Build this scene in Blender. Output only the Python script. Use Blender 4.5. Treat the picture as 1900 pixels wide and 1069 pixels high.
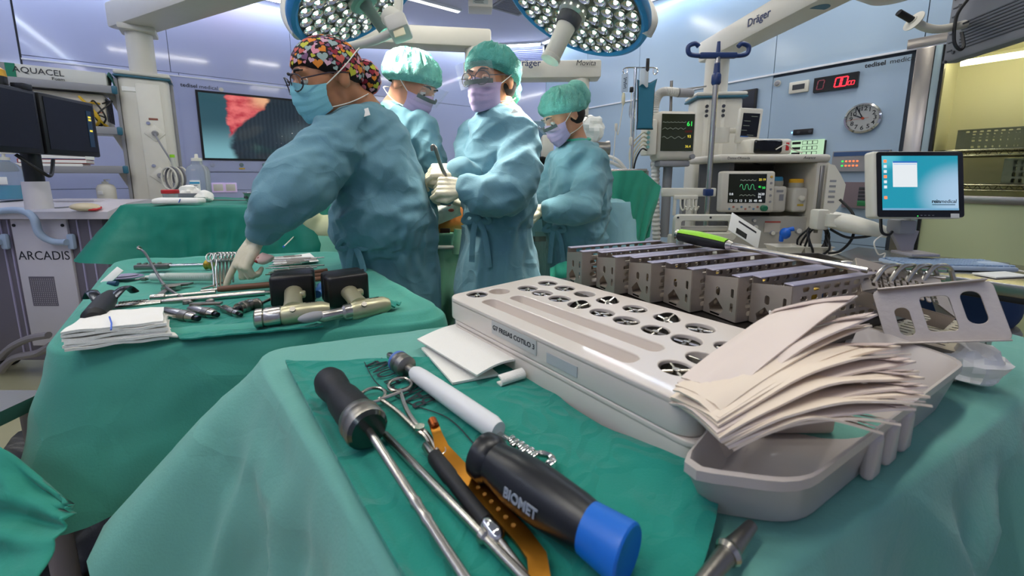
import bpy, bmesh, math, random
from math import sin, cos, pi, radians, sqrt
from mathutils import Vector, Matrix, noise
V = Vector
S = bpy.context.scene
COL = S.collection
for o in list(bpy.data.objects): bpy.data.objects.remove(o)

# ---------------------------------------------------------------- camera
F, CX, CY, PITCH, H = 740.0, 950.0, 435.0, radians(8.4), 1.22
CAM = V((0, 0, H))
cd = bpy.data.cameras.new('camera'); cam = bpy.data.objects.new('camera', cd); COL.objects.link(cam)
cd.sensor_width = 36; cd.lens = 36 * F / 1900; cd.shift_y = (CY - 534.5) / 1900
cd.clip_start = 0.02
cam.location = CAM; cam.rotation_euler = (radians(90) - PITCH, 0, 0)
cd.dof.use_dof = True; cd.dof.focus_distance = 1.3; cd.dof.aperture_fstop = 6.3
S.camera = cam
S.view_settings.view_transform = 'Standard'; S.view_settings.look = 'None'
S.view_settings.gamma = 1; S.view_settings.use_curve_mapping = False
S.view_settings.exposure = 0.1

# ---------------------------------------------------------------- world
w = bpy.data.worlds.new('world'); S.world = w; w.use_nodes = True
w.node_tree.nodes['Background'].inputs[0].default_value = (0.55, 0.6, 0.8, 1)
w.node_tree.nodes['Background'].inputs[1].default_value = 0.05

# ---------------------------------------------------------------- room lamps
A36 = radians(36)
AX = V((cos(A36), sin(A36), 0)); BX = V((-sin(A36), cos(A36), 0)); UP = V((0, 0, 1))
ROOM_H = 3.04
def rm(a, b, z=0.0): return AX * a + BX * b + V((0, 0, z))
def area(name, a, b, sx, sy, power, col, rot=A36):
    l = bpy.data.lights.new(name, 'AREA'); l.shape = 'RECTANGLE'; l.size = sx; l.size_y = sy
    l.energy = power; l.color = col
    o = bpy.data.objects.new(name, l); COL.objects.link(o)
    o.location = rm(a, b, ROOM_H - 0.06); o.rotation_euler = (0, 0, rot); return o
# the ceiling's own luminaires (the panels themselves are modelled with the ceiling)
CEIL_LAMPS = [(-0.55, 2.2), (1.0, 2.6), (2.7, 2.7), (-0.6, 0.5), (1.0, 0.45), (2.8, 0.7)]
for i, (a, b) in enumerate(CEIL_LAMPS):
    area('ceiling_lamp_light', a, b, 1.1, 0.09, 13, (1.0, 0.96, 0.87))

# ---------------------------------------------------------------- helpers: picture rays
FW = V((0, cos(PITCH), -sin(PITCH))); CU = V((0, sin(PITCH), cos(PITCH)))
def ray(px, py): return V((1, 0, 0)) * ((px - CX) / F) + FW + CU * ((CY - py) / F)
def atz(px, py, z): d = ray(px, py); return CAM + d * ((z - H) / d.z)
def aty(px, py, y): d = ray(px, py); return CAM + d * (y / d.y)
def atp(px, py, p, n): d = ray(px, py); return CAM + d * ((p - CAM).dot(n) / d.dot(n))
def frame(o, x, y):
    x = x.normalized(); z = x.cross(y).normalized(); y = z.cross(x)
    m = Matrix((x, y, z)).transposed().to_4x4(); m.translation = o; return m
def lying(p0, p1, up=UP):
    x = (p1 - p0).normalized(); y = up.cross(x).normalized(); return frame(p0, x, y)
def rotz(loc, ang): return Matrix.Translation(V(loc)) @ Matrix.Rotation(ang, 4, 'Z')
def lerp(a, b, t): return a + (b - a) * t
def sstep(a, b, x):
    t = max(0, min(1, (x - a) / (b - a))); return t * t * (3 - 2 * t)
def interp(tab, x):
    if x <= tab[0][0]: return tab[0][1:]
    for p, q in zip(tab, tab[1:]):
        if x <= q[0]:
            t = (x - p[0]) / (q[0] - p[0]); return [lerp(u, v, t) for u, v in zip(p[1:], q[1:])]
    return tab[-1][1:]
def catmull(pts, n=6, closed=False):
    pts = [V(p) for p in pts]; out = []; N = len(pts)
    rng = range(N) if closed else range(N - 1)
    for i in rng:
        g = (lambda k: pts[k % N]) if closed else (lambda k: pts[max(0, min(N - 1, k))])
        p0, p1, p2, p3 = g(i - 1), g(i), g(i + 1), g(i + 2)
        for k in range(n):
            t = k / n
            out.append(0.5 * ((2 * p1) + (p2 - p0) * t + (2 * p0 - 5 * p1 + 4 * p2 - p3) * t * t + (3 * p1 - p0 - 3 * p2 + p3) * t ** 3))
    if not closed: out.append(pts[-1])
    return out

# ---------------------------------------------------------------- materials
def lin(c): return c / 12.92 if c <= 0.04045 else ((c + 0.055) / 1.055) ** 2.4
def hexc(h): return tuple(lin(int(h[i:i + 2], 16) / 255) for i in (0, 2, 4)) + (1,)
MATS = {}
def M(name, col='808080', rough=0.5, metal=0.0, emit=0.0, ecol=None, trans=0.0, alpha=1.0, var=0.0, vscale=20.0, bump=0.0, bscale=60.0, coat=0.0, spec=0.5, sheen=0.0, sss=0.0, stretch=None, ior=1.45, crease=None):
    if name in MATS: return MATS[name]
    m = bpy.data.materials.new(name); m.use_nodes = True; nt = m.node_tree; p = nt.nodes['Principled BSDF']
    c = hexc(col); p.inputs['Base Color'].default_value = c
    p.inputs['Roughness'].default_value = rough; p.inputs['Metallic'].default_value = metal
    p.inputs['Specular IOR Level'].default_value = spec; p.inputs['IOR'].default_value = ior
    if coat: p.inputs['Coat Weight'].default_value = coat; p.inputs['Coat Roughness'].default_value = 0.05
    if sheen: p.inputs['Sheen Weight'].default_value = sheen
    if sss:
        p.inputs['Subsurface Weight'].default_value = sss; p.inputs['Subsurface Radius'].default_value = (0.01, 0.004, 0.002)
    if trans: p.inputs['Transmission Weight'].default_value = trans
    if alpha < 1: p.inputs['Alpha'].default_value = alpha
    if emit:
        p.inputs['Emission Color'].default_value = hexc(ecol) if ecol else c; p.inputs['Emission Strength'].default_value = emit
    if var or bump or crease:
        tc = nt.nodes.new('ShaderNodeTexCoord'); src = tc.outputs['Object']
        if stretch:
            mp = nt.nodes.new('ShaderNodeMapping'); mp.inputs['Scale'].default_value = stretch
            nt.links.new(src, mp.inputs[0]); src = mp.outputs[0]
    if var:
        n = nt.nodes.new('ShaderNodeTexNoise'); n.inputs['Scale'].default_value = vscale; n.inputs['Detail'].default_value = 4
        nt.links.new(src, n.inputs['Vector'])
        mx = nt.nodes.new('ShaderNodeMix'); mx.data_type = 'RGBA'
        mx.inputs[6].default_value = tuple(v * (1 - var) for v in c[:3]) + (1,); mx.inputs[7].default_value = tuple(min(1, v * (1 + var)) for v in c[:3]) + (1,)
        nt.links.new(n.outputs['Fac'], mx.inputs[0]); nt.links.new(mx.outputs[2], p.inputs['Base Color'])
    if bump:
        n = nt.nodes.new('ShaderNodeTexNoise'); n.inputs['Scale'].default_value = bscale; n.inputs['Detail'].default_value = 5
        nt.links.new(src, n.inputs['Vector'])
        bp = nt.nodes.new('ShaderNodeBump'); bp.inputs['Strength'].default_value = bump; bp.inputs['Distance'].default_value = 0.01
        nt.links.new(n.outputs['Fac'], bp.inputs['Height']); nt.links.new(bp.outputs[0], p.inputs['Normal'])
    if crease:
        vo = nt.nodes.new('ShaderNodeTexVoronoi'); vo.feature = 'DISTANCE_TO_EDGE'; vo.inputs['Scale'].default_value = crease[1]
        wn = nt.nodes.new('ShaderNodeTexNoise'); wn.inputs['Scale'].default_value = crease[1] * .8; nt.links.new(src, wn.inputs['Vector'])
        ad = nt.nodes.new('ShaderNodeMix'); ad.data_type = 'RGBA'; ad.blend_type = 'ADD'; ad.inputs[0].default_value = .25
        nt.links.new(src, ad.inputs[6]); nt.links.new(wn.outputs['Color'], ad.inputs[7]); nt.links.new(ad.outputs[2], vo.inputs['Vector'])
        mr = nt.nodes.new('ShaderNodeMapRange'); mr.inputs[2].default_value = .16; nt.links.new(vo.outputs['Distance'], mr.inputs[0])
        b2 = nt.nodes.new('ShaderNodeBump'); b2.inputs['Strength'].default_value = crease[0]; b2.inputs['Distance'].default_value = .02; b2.invert = True
        nt.links.new(mr.outputs[0], b2.inputs['Height'])
        if bump: nt.links.new(bp.outputs[0], b2.inputs['Normal'])
        nt.links.new(b2.outputs[0], p.inputs['Normal'])
    MATS[name] = m; return m

WHITE = M('white_plastic', 'D9D5C8', 0.38, var=0.04)
GREYW = M('pendant_enamel', 'CFCBBE', 0.42, var=0.03)
GREY = M('grey_plastic', '8E8E92', 0.5)
DGREY = M('dark_grey_plastic', '3A3C42', 0.5)
BLACK = M('black_plastic', '121316', 0.45)
RUBBER = M('black_rubber', '17181B', 0.55, bump=0.05, bscale=300)
STEEL = M('brushed_steel', 'B9B4AA', 0.25, 1.0, bump=0.03, bscale=200)
STEELD = M('dull_steel', '8F8B84', 0.38, 1.0, bump=0.04, bscale=150)
CHROME = M('chrome', 'DAD8D2', 0.1, 1.0)
BLUEP = M('dark_blue_plastic', '1E3566', 0.4)
TEALEDGE = M('teal_trim', '2E6478', 0.4)
GLASSC = M('clear_plastic', 'F4F6F8', 0.08, trans=1.0, ior=1.2)
RED = M('red_plastic', 'C2272B', 0.4)
INK = M('dark_ink', '20222A', 0.6)
INKB = M('blue_ink', '23335E', 0.6)
PAPER = M('white_paper', 'EDEBE4', 0.8)

# ---------------------------------------------------------------- mesh builder
class B:
    def __init__(s): s.v = []; s.f = []; s.mi = []; s.cur = 0
    def add(s, vs, fs):
        o = len(s.v); s.v += [V(p) for p in vs]
        for f in fs: s.f.append([i + o for i in f]); s.mi.append(s.cur)
        return s
    def bm(s, bm, mat=None):
        if mat: bmesh.ops.transform(bm, matrix=mat, verts=bm.verts)
        bm.verts.index_update(); s.add([v.co.copy() for v in bm.verts], [[v.index for v in f.verts] for f in bm.faces]); bm.free(); return s
    def me(s, me, mat=None):
        s.add([(mat @ v.co) if mat else v.co.copy() for v in me.vertices], [list(p.vertices) for p in me.polygons]); return s
    def box(s, c, d, r=0.0, seg=2, mat=None):
        b = bmesh.new(); bmesh.ops.create_cube(b, size=1)
        bmesh.ops.scale(b, vec=V(d), verts=b.verts)
        if r: bmesh.ops.bevel(b, geom=b.edges[:], offset=min(r, min(d) * 0.49), segments=seg, affect='EDGES', profile=0.5)
        m = Matrix.Translation(V(c)); return s.bm(b, (mat @ m) if mat else m)
    def cyl(s, p0, p1, r0, r1=None, n=16, caps=True):
        return s.tube([p0, p1], [r0, r0 if r1 is None else r1], n, caps=caps)
    def tube(s, pts, r, n=8, caps=True, closed=False, flat=1.0, ref=None):
        pts = [V(p) for p in pts]; N = len(pts)
        rs = r if isinstance(r, (list, tuple)) else [r] * N
        vs = []; u = None
        for i, p in enumerate(pts):
            if closed: t = pts[(i + 1) % N] - pts[i - 1]
            else: t = pts[min(N - 1, i + 1)] - pts[max(0, i - 1)]
            t = t.normalized() if t.length > 1e-9 else V((0, 0, 1))
            if u is None:
                q = V(ref) if ref else (UP if abs(t.z) < 0.9 else V((1, 0, 0)))
                u = (q - t * q.dot(t)).normalized()
            else:
                u = u - t * u.dot(t); u = u.normalized() if u.length > 1e-6 else V((1, 0, 0))
            w2 = t.cross(u)
            for k in range(n):
                a = 2 * pi * k / n; vs.append(p + (u * cos(a) * flat + w2 * sin(a)) * rs[i])
        fs = []
        for i in range(N if closed else N - 1):
            j = (i + 1) % N
            for k in range(n): fs.append([i * n + k, i * n + (k + 1) % n, j * n + (k + 1) % n, j * n + k])
        if caps and not closed: fs.append(list(range(n))[::-1]); fs.append([(N - 1) * n + k for k in range(n)])
        return s.add(vs, fs)
    def lathe(s, prof, o=(0, 0, 0), ax=(0, 0, 1), n=24, caps=True):
        ax = V(ax).normalized(); q = V((1, 0, 0)) if abs(ax.x) < 0.9 else V((0, 1, 0))
        u = (q - ax * q.dot(ax)).normalized(); w2 = ax.cross(u); vs = []
        for r, h in prof:
            for k in range(n):
                a = 2 * pi * k / n; vs.append(V(o) + ax * h + (u * cos(a) + w2 * sin(a)) * max(r, 1e-5))
        fs = [[i * n + k, i * n + (k + 1) % n, (i + 1) * n + (k + 1) % n, (i + 1) * n + k] for i in range(len(prof) - 1) for k in range(n)]
        if caps: fs.append(list(range(n))[::-1]); fs.append([(len(prof) - 1) * n + k for k in range(n)])
        return s.add(vs, fs)
    def sph(s, c, r, n=16, m=10, mat=None):
        rx, ry, rz = r if isinstance(r, (list, tuple)) else (r, r, r); vs = [V((0, 0, -rz))]
        for i in range(1, m):
            t = -pi / 2 + pi * i / m
            for k in range(n): a = 2 * pi * k / n; vs.append(V((rx * cos(t) * cos(a), ry * cos(t) * sin(a), rz * sin(t))))
        vs.append(V((0, 0, rz))); L = len(vs) - 1
        fs = [[0, 1 + (k + 1) % n, 1 + k] for k in range(n)]
        for i in range(m - 2):
            for k in range(n): fs.append([1 + i * n + k, 1 + i * n + (k + 1) % n, 1 + (i + 1) * n + (k + 1) % n, 1 + (i + 1) * n + k])
        fs += [[L, 1 + (m - 2) * n + k, 1 + (m - 2) * n + (k + 1) % n] for k in range(n)]
        if mat: vs = [mat @ v for v in vs]
        return s.add([v + V(c) for v in vs], fs)
    def prism(s, poly, z0, z1, mat=None):
        n = len(poly); vs = [V((x, y, z0)) for x, y in poly] + [V((x, y, z1)) for x, y in poly]
        if mat: vs = [mat @ v for v in vs]
        return s.add(vs, [list(range(n))[::-1], list(range(n, 2 * n))] + [[i, (i + 1) % n, n + (i + 1) % n, n + i] for i in range(n)])
    def grid(s, fn, nu, nv, closeu=False, thick=0.0):
        vs = [V(fn(i / (nu if closeu else nu - 1), j / (nv - 1))) for j in range(nv) for i in range(nu)]
        fs = []
        for j in range(nv - 1):
            for i in range(nu if closeu else nu - 1):
                k = (i + 1) % nu; fs.append([j * nu + i, j * nu + k, (j + 1) * nu + k, (j + 1) * nu + i])
        if thick:
            b = bmesh.new(); bv = [b.verts.new(v) for v in vs]
            for f in fs:
                try: b.faces.new([bv[i] for i in f])
                except Exception: pass
            b.normal_update(); bmesh.ops.solidify(b, geom=b.faces[:], thickness=thick)
            return s.bm(b)
        return s.add(vs, fs)
    def mesh(s, name, sharp=38):
        me = bpy.data.meshes.new(name); me.from_pydata(s.v, [], s.f); me.polygons.foreach_set('material_index', s.mi)
        me.polygons.foreach_set('use_smooth', [True] * len(s.f)); me.update()
        b = bmesh.new(); b.from_mesh(me); bmesh.ops.recalc_face_normals(b, faces=b.faces); b.to_mesh(me); b.free()
        if sharp < 179: me.set_sharp_from_angle(angle=radians(sharp))
        return me
    def build(s, name, mat, parent=None, world=False, sharp=38, mw=None):
        if world:
            if parent is not None:
                wi = worldm(parent).inverted(); s.v = [wi @ v for v in s.v]
            elif mw is not None:
                wi = mw.inverted(); s.v = [wi @ v for v in s.v]
        me = s.mesh(name, sharp); return link(name, me, mat, parent, mw)
def worldm(o):
    m = o.matrix_basis.copy(); p = o.parent
    while p: m = p.matrix_basis @ m; p = p.parent
    return m
def link(name, me, mat, parent=None, mw=None):
    for q in (mat if isinstance(mat, (list, tuple)) else [mat]):
        if q: me.materials.append(q)
    o = bpy.data.objects.new(name, me); COL.objects.link(o)
    if parent is not None: o.parent = parent
    if mw is not None: o.matrix_basis = mw
    return o
def tag(o, label, cat, group=None, kind=None):
    if label: o['label'] = label
    if cat: o['category'] = cat
    if group: o['group'] = group
    if kind: o['kind'] = kind
    return o
def thing(name, label, cat, mw=None, group=None):
    o = bpy.data.objects.new(name, None); COL.objects.link(o); o.empty_display_size = 0.05
    if mw is not None: o.matrix_basis = mw if isinstance(mw, Matrix) else Matrix.Translation(V(mw))
    return tag(o, label, cat, group)
def struct(o): o['kind'] = 'structure'; return o
def dup(src, mw=None, label=None, group=None, parent=None):
    c = src.copy(); COL.objects.link(c)
    if parent is not None: c.parent = parent
    if mw is not None: c.matrix_basis = mw
    if label: c['label'] = label
    if group: c['group'] = group
    for ch in [x for x in src.children]: dup(ch, parent=c)
    return c
def sub(name, b, mat, parent, label=None, **k):
    o = b.build(name, mat, parent, **k)
    if label: o['label'] = label
    return o
def curve2d(outline, holes, depth, bevel=0.0, res=2):
    cu = bpy.data.curves.new('c', 'CURVE'); cu.dimensions = '2D'; cu.fill_mode = 'BOTH'; cu.extrude = max(1e-5, depth / 2 - bevel)
    cu.bevel_depth = bevel; cu.bevel_resolution = res
    if bevel: cu.offset = -bevel
    for lo in [outline] + list(holes):
        sp = cu.splines.new('POLY'); sp.points.add(len(lo) - 1); sp.use_cyclic_u = True
        for i, (x, y) in enumerate(lo): sp.points[i].co = (x, y, 0, 1)
    o = bpy.data.objects.new('c', cu); me = bpy.data.meshes.new_from_object(o)
    bpy.data.objects.remove(o); bpy.data.curves.remove(cu); return me
def plate(outline, holes, z0, z1, mat4=None, bevel=0.0):
    me = curve2d(outline, holes, z1 - z0, bevel); b = B(); m = Matrix.Translation((0, 0, (z0 + z1) / 2))
    b.me(me, (mat4 @ m) if mat4 else m); bpy.data.meshes.remove(me); return b
def rrect(cx, cy, sx, sy, r, n=5):
    out = []
    for qx, qy, a0 in ((1, 1, 0), (-1, 1, pi / 2), (-1, -1, pi), (1, -1, 3 * pi / 2)):
        for k in range(n + 1):
            a = a0 + pi / 2 * k / n; out.append((cx + qx * (sx / 2 - r) + r * cos(a), cy + qy * (sy / 2 - r) + r * sin(a)))
    return out
def circ(cx, cy, r, n=20, ry=None): return [(cx + r * cos(2 * pi * k / n), cy + (ry or r) * sin(2 * pi * k / n)) for k in range(n)]
def text(name, s, size, mat, parent, m, ext=0.0004, align='CENTER', shear=0.0, bold=0.0, sx=1.0):
    cu = bpy.data.curves.new('t', 'FONT'); cu.body = s; cu.size = size; cu.extrude = ext; cu.align_x = align; cu.align_y = 'CENTER'; cu.shear = shear
    if bold: cu.offset = bold
    cu.resolution_u = 3
    o = bpy.data.objects.new('t', cu); me = bpy.data.meshes.new_from_object(o); bpy.data.objects.remove(o); bpy.data.curves.remove(cu)
    me.transform(m @ Matrix.Diagonal((sx, 1, 1, 1))); me.name = name; me.materials.clear(); return link(name, me, mat, parent)
FRONT = Matrix(((1, 0, 0, 0), (0, 0, -1, 0), (0, 1, 0, 0), (0, 0, 0, 1)))   # text standing up, read from -y
def mv(x, y, z): return Matrix.Translation((x, y, z))
def remesh(b, voxel, smooth=3, fac=0.5):
    me = bpy.data.meshes.new('r'); me.from_pydata(b.v, [], b.f); me.update()
    bm = bmesh.new(); bm.from_mesh(me); bmesh.ops.recalc_face_normals(bm, faces=bm.faces); bm.to_mesh(me); bm.free()
    o = bpy.data.objects.new('r', me); COL.objects.link(o)
    md = o.modifiers.new('r', 'REMESH'); md.mode = 'VOXEL'; md.voxel_size = voxel
    if smooth: sm = o.modifiers.new('s', 'SMOOTH'); sm.factor = fac; sm.iterations = smooth
    dg = bpy.context.evaluated_depsgraph_get(); out = bpy.data.meshes.new_from_object(o.evaluated_get(dg))
    bpy.data.objects.remove(o); bpy.data.meshes.remove(me); return out
def meshpart(name, me, mat, parent=None, mw=None, world=False):
    if world and parent is not None: me.transform(worldm(parent).inverted())
    me.polygons.foreach_set('use_smooth', [True] * len(me.polygons)); me.materials.clear(); me.name = name
    return link(name, me, mat, parent, mw)
def N3(p, s): return noise.noise(V((p[0] * s[0], p[1] * s[1], p[2] * s[2])))
def crumple(p, k):
    d = noise.voronoi(V(p) * k)[0]; return min(1, (d[1] - d[0]) * 2.2)
def ridge(p, s): return 1 - 2 * abs(N3(p, s))

# ================================================================ ROOM
WA, WB = 3.88, 5.16          # right wall (a), left wall (b)
A_CH = 3.235                 # left wall ends here, then a 45 degree corner
PANEL = M('blue_glass_panel', 'B5BBDB', 0.1, var=0.015, vscale=3, coat=0.3, spec=0.45)
PANELR = M('blue_enamel_panel', 'A3B8CC', 0.2, var=0.02, vscale=4, spec=0.45)
SEAM = M('panel_joint', '3B4350', 0.7)
CEILM = M('ceiling_paint', 'C6C6DC', 0.55, var=0.02, vscale=2)
FLOORM = M('vinyl_floor', 'B9B48E', 0.28, var=0.06, vscale=9)
ALU = M('white_trim', 'E4E6EC', 0.3)
LM = frame(rm(0, WB), AX, UP); RMx = frame(rm(WA, 0), -BX, UP)
C0, C1 = rm(A_CH, WB), rm(WA, WB - (WA - A_CH)); CHX = (C1 - C0).normalized(); CM = frame(C0, CHX, UP); CHL = (C1 - C0).length
def on(m, px, py):
    n = m.to_3x3() @ V((0, 0, 1)); p = m.inverted() @ atp(px, py, m.translation, n); return p
def LW(px, py): p = on(LM, px, py); return p.x, p.y
def RW(px, py): p = on(RMx, px, py); return p.x, p.y
def CW(px, py): p = on(CM, px, py); return p.x, p.y

oct_ = [(-1.23, 5.16), (A_CH, WB), (WA, WB - (WA - A_CH)), (WA, -1.2), (3.2, -1.9), (-1.2, -1.9), (-1.87, -1.2), (-1.87, 4.52)]
pts = [rm(a, b) for a, b in oct_]
def slab(name, z0, z1, mat):
    b = B(); b.prism([(p.x * 1.0, p.y * 1.0) for p in pts], z0, z1); return struct(b.build(name, mat))
slab('floor', -0.1, 0, FLOORM); slab('ceiling', ROOM_H, ROOM_H + 0.1, CEILM)
names = ['wall_left', 'wall_back', 'wall_right', 'wall_near_right', 'wall_near', 'wall_near_left', 'wall_far_left', 'wall_left_corner']
walls = {}
for i, nm in enumerate(names):
    p, q = pts[i], pts[(i + 1) % 8]; L = (q - p).length; m = frame(p, q - p, UP)
    b = B()
    if nm == 'wall_right':
        x0, x1 = 0.0, L
        dl, dr = RW(1742, 150)[0] - (m.inverted() @ RMx.translation).x * 0, 0
        off = (RMx.inverted() @ p).x; dx0 = RW(1742, 150)[0] - off; dx1 = dx0 + 1.75
        b.box(((x0 + dx0) / 2, 1.52, -0.06), (dx0 - x0, 3.04, 0.1)); b.box(((dx1 + L) / 2, 1.52, -0.06), (L - dx1, 3.04, 0.1))
        b.box(((dx0 + dx1) / 2, 2.56, -0.06), (dx1 - dx0, 0.96, 0.1))
    else: b.box((L / 2, 1.52, -0.06), (L, 3.04, 0.1))
    walls[nm] = struct(b.build(nm, SEAM, mw=m)); walls[nm]['len'] = L
DX0 = RW(1742, 150)[0]; DX1 = DX0 + 1.75
def panels(wall, base, rects, mat, d=0.012, gap=0.004):
    wi = worldm(wall).inverted() @ base
    for x0, x1, y0, y1 in rects:
        b = B(); b.box(((x0 + x1) / 2, (y0 + y1) / 2, d / 2 - 0.01), (x1 - x0 - gap, y1 - y0 - gap, d + 0.0), 0.0015, 1, mat=wi); b.build('panel', mat, wall)
lt = 2.2
sx = [LW(x, 100)[0] for x in (313, 540, 759)]
cuts = [-1.23] + sx + [A_CH]
sc0, sc1 = LW(333, 150)[0], LW(600, 165)[0]      # display bay
zb = LW(480, 320)[1]; zc = LW(480, 352)[1]
panels(walls['wall_left'], LM, [(cuts[i], cuts[i + 1], lt, ROOM_H) for i in range(4)], PANEL)
panels(walls['wall_left'], LM, [(cuts[0], sc0, 1.1, lt), (cuts[0], sc0, 0, 1.1), (sc0, sc1, zb, lt), (sc0, sc1, zc, zb), (sc0, sc1, 0, zc), (sc1, cuts[3], 0, lt), (cuts[3], A_CH, 0, lt)], PANEL)
b = B(); b.box(((cuts[0] + sc1) / 2, lt - 0.03, 0.006), (sc1 - cuts[0], 0.012, 0.012)); struct(b.build('trim_1', ALU, mw=LM))
# corner wall with a slatted window
wx0, wz1 = CW(905, 90); wx1, wz0 = CW(1003, 146)
wx0 = 0.08; wx1 = CHL - 0.03
panels(walls['wall_back'], CM, [(0, CHL, 0, wz0 - 0.04), (0, CHL, wz1 + 0.04, ROOM_H)], PANEL)
GLASSW = M('window_glass_lilac', 'AEB6DC', 0.05, spec=0.6)
b = plate([(wx0, wz0), (wx1, wz0), (wx1, wz1), (wx0, wz1)], [[(wx0 + .02, wz0 + .02), (wx1 - .02, wz0 + .02), (wx1 - .02, wz1 - .02), (wx0 + .02, wz1 - .02)]], 0.0, 0.03)
win = struct(b.build('window_1', ALU, mw=CM)); b = B(); b.box(((wx0 + wx1) / 2, (wz0 + wz1) / 2, 0.004), (wx1 - wx0 - .03, wz1 - wz0 - .03, 0.004)); b.build('pane', GLASSW, win)
b = B(); b.box(((wx0 + wx1) / 2, 0, 0.02), (wx1 - wx0 - .05, 0.002, 0.018), mat=Matrix.Rotation(0.35, 4, 'X')); slat0 = b.mesh('slat')
SLAT = M('blind_slat', 'D6D8EA', 0.35)
ns = 17
for k in range(ns):
    o = link('slat', slat0 if k else slat0, SLAT if k == 0 else None, win); o.matrix_basis = mv(0, wz0 + 0.03 + (wz1 - wz0 - 0.06) * k / (ns - 1), 0)
# right wall panels
rt = 2.07
xs = [RW(1088, 200)[0], RW(1183, 200)[0], RW(1430, 200)[0], RW(1682, 180)[0]]
x_end = (RMx.inverted() @ C1).x
panels(walls['wall_right'], RMx, [(x_end, xs[0], rt, ROOM_H), (xs[0], xs[1], rt, ROOM_H), (xs[1], xs[2], rt, ROOM_H), (xs[2], xs[3] + .05, rt, ROOM_H), (xs[3] + .05, DX1 + .3, rt + .06, ROOM_H)], PANELR)
zl = RW(1600, 455)[1]
panels(walls['wall_right'], RMx, [(x_end, xs[0], 0, rt), (xs[0], xs[1], 0, rt), (xs[1], xs[2], 0, rt), (xs[2], xs[3], zl, rt - .03), (xs[2], xs[3], 0.42, zl), (xs[2], xs[3], 0, 0.42)], PANELR)
b = B(); b.box(((x_end + DX1) / 2, rt - 0.004, 0.008), (DX1 - x_end, 0.014, 0.016)); struct(b.build('trim_2', ALU, mw=RMx))
panels(walls['wall_right'], RMx, [(DX1 + .06, 1.2, 0, rt)], PANELR)
for nm in names[3:]:
    L = walls[nm]['len']; panels(walls[nm], worldm(walls[nm]), [(0.01, L / 2, 0, 2.1), (L / 2, L - .01, 0, 2.1), (0.01, L / 2, 2.1, ROOM_H), (L / 2, L - .01, 2.1, ROOM_H)], PANEL)
# ---- stainless door/window surround on the right wall, with the lit store behind the glass
fx0 = RW(1690, 180)[0]
SATIN = M('satin_steel', 'A9A29B', 0.3, 1.0, bump=0.02, bscale=90)
b = B(); b.box(((fx0 + DX0 - .035) / 2, 1.03, 0.01), (DX0 - .035 - fx0, 2.06, 0.03), 0.004)
b.box(((fx0 + DX1) / 2, 2.1, 0.01), (DX1 - fx0 + .1, 0.06, 0.03), 0.004); b.box((DX1 + .03, 1.03, 0.01), (.07, 2.06, .03), .004)
dr = struct(b.build('door_1', SATIN, mw=RMx))
b = B(); b.box((DX0 - .016, 1.03, -0.0), (.034, 2.06, 0.05), .003); b.build('inner_frame', M('pale_frame', '8FA0A4', .35, .3), dr)
b = B(); b.box((DX0 + .008, 1.03, -.02), (.016, 2.06, 0.06)); b.build('seal', BLACK, dr)
zs = RW(1850, 372)[1]
b = B(); b.box(((DX0 + DX1) / 2, zs, -.01), (DX1 - DX0, 0.05, 0.03), .003); b.build('sill_bar', SATIN, dr)
PANE = M('store_glass', 'F3F6E4', 0.02, trans=1.0, ior=1.08)
b = B(); b.box(((DX0 + DX1) / 2, (zs + 2.07) / 2, -.03), (DX1 - DX0 - .02, 2.07 - zs, .006)); b.build('glass_pane', PANE, dr)
b = B(); b.box(((DX0 + DX1) / 2, zs / 2 - .01, -.02), (DX1 - DX0 - .02, zs - .02, .012)); b.build('lower_panel', M('frosted_green_glass', 'C6CFA2', 0.3, spec=.5), dr)
STOREW = M('store_yellow_paint', 'F0EED8', 0.6)
b = B(); cxm = (DX0 + DX1) / 2; wd = DX1 - DX0
b.box((cxm, 1.05, -.72), (wd + .1, 2.1, .02)); b.box((DX0 - .02, 1.05, -.39), (.02, 2.1, .66)); b.box((DX1 + .02, 1.05, -.39), (.02, 2.1, .66))
b.box((cxm, 2.11, -.39), (wd + .1, .02, .68)); b.box((cxm, -.01, -.39), (wd + .1, .02, .68))
st = struct(b.build('wall_store', STOREW, mw=RMx))
b = B(); b.tube([(DX0 + .05, 1.98, -.3), (DX1 - .1, 1.98, -.3)], .02, 10)
tag(b.build('tube_lamp', M('warm_tube', 'FFF6D8', emit=9, ecol='FFF3CC'), mw=RMx), 'warm glowing tube lamp inside the glazed store', 'lamp')
# wire shelves and grey slatted baskets in the store
BASK = M('basket_grey', '8B9088', 0.5)
def basket(x, y, w, h, d, label, rows=4):
    t = thing('storage_basket', label, 'basket', RMx @ mv(x, y, -.32), 'grey slatted baskets in the store'); holes = []; n = max(4, int(w / .035))
    for r_ in range(rows):
        for k in range(n):
            if r_ == rows - 1 and False: continue
            hx = -w / 2 + .03 + (w - .06) * (k + .5) / n; hy = h * (r_ + .5) / rows; holes.append(rrect(hx, hy, (w - .06) / n * .55, h / rows * .66, .003, 1))
    for z in (0, -d): plate([(-w / 2, 0), (w / 2, 0), (w / 2, h), (-w / 2, h)], holes, z - .004, z).build('slotted_wall', BASK, t)
    b = B()
    for s_ in (-1, 1): b.box((s_ * w / 2, h / 2, -d / 2), (.006, h, d))
    b.box((0, .004, -d / 2), (w, .006, d)); b.build('body', BASK, t)
    b = B(); b.tube([(-w / 2, h, 0), (w / 2, h, 0), (w / 2, h, -d), (-w / 2, h, -d)], .006, 6, closed=True); b.build('rim', BASK, t)
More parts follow.
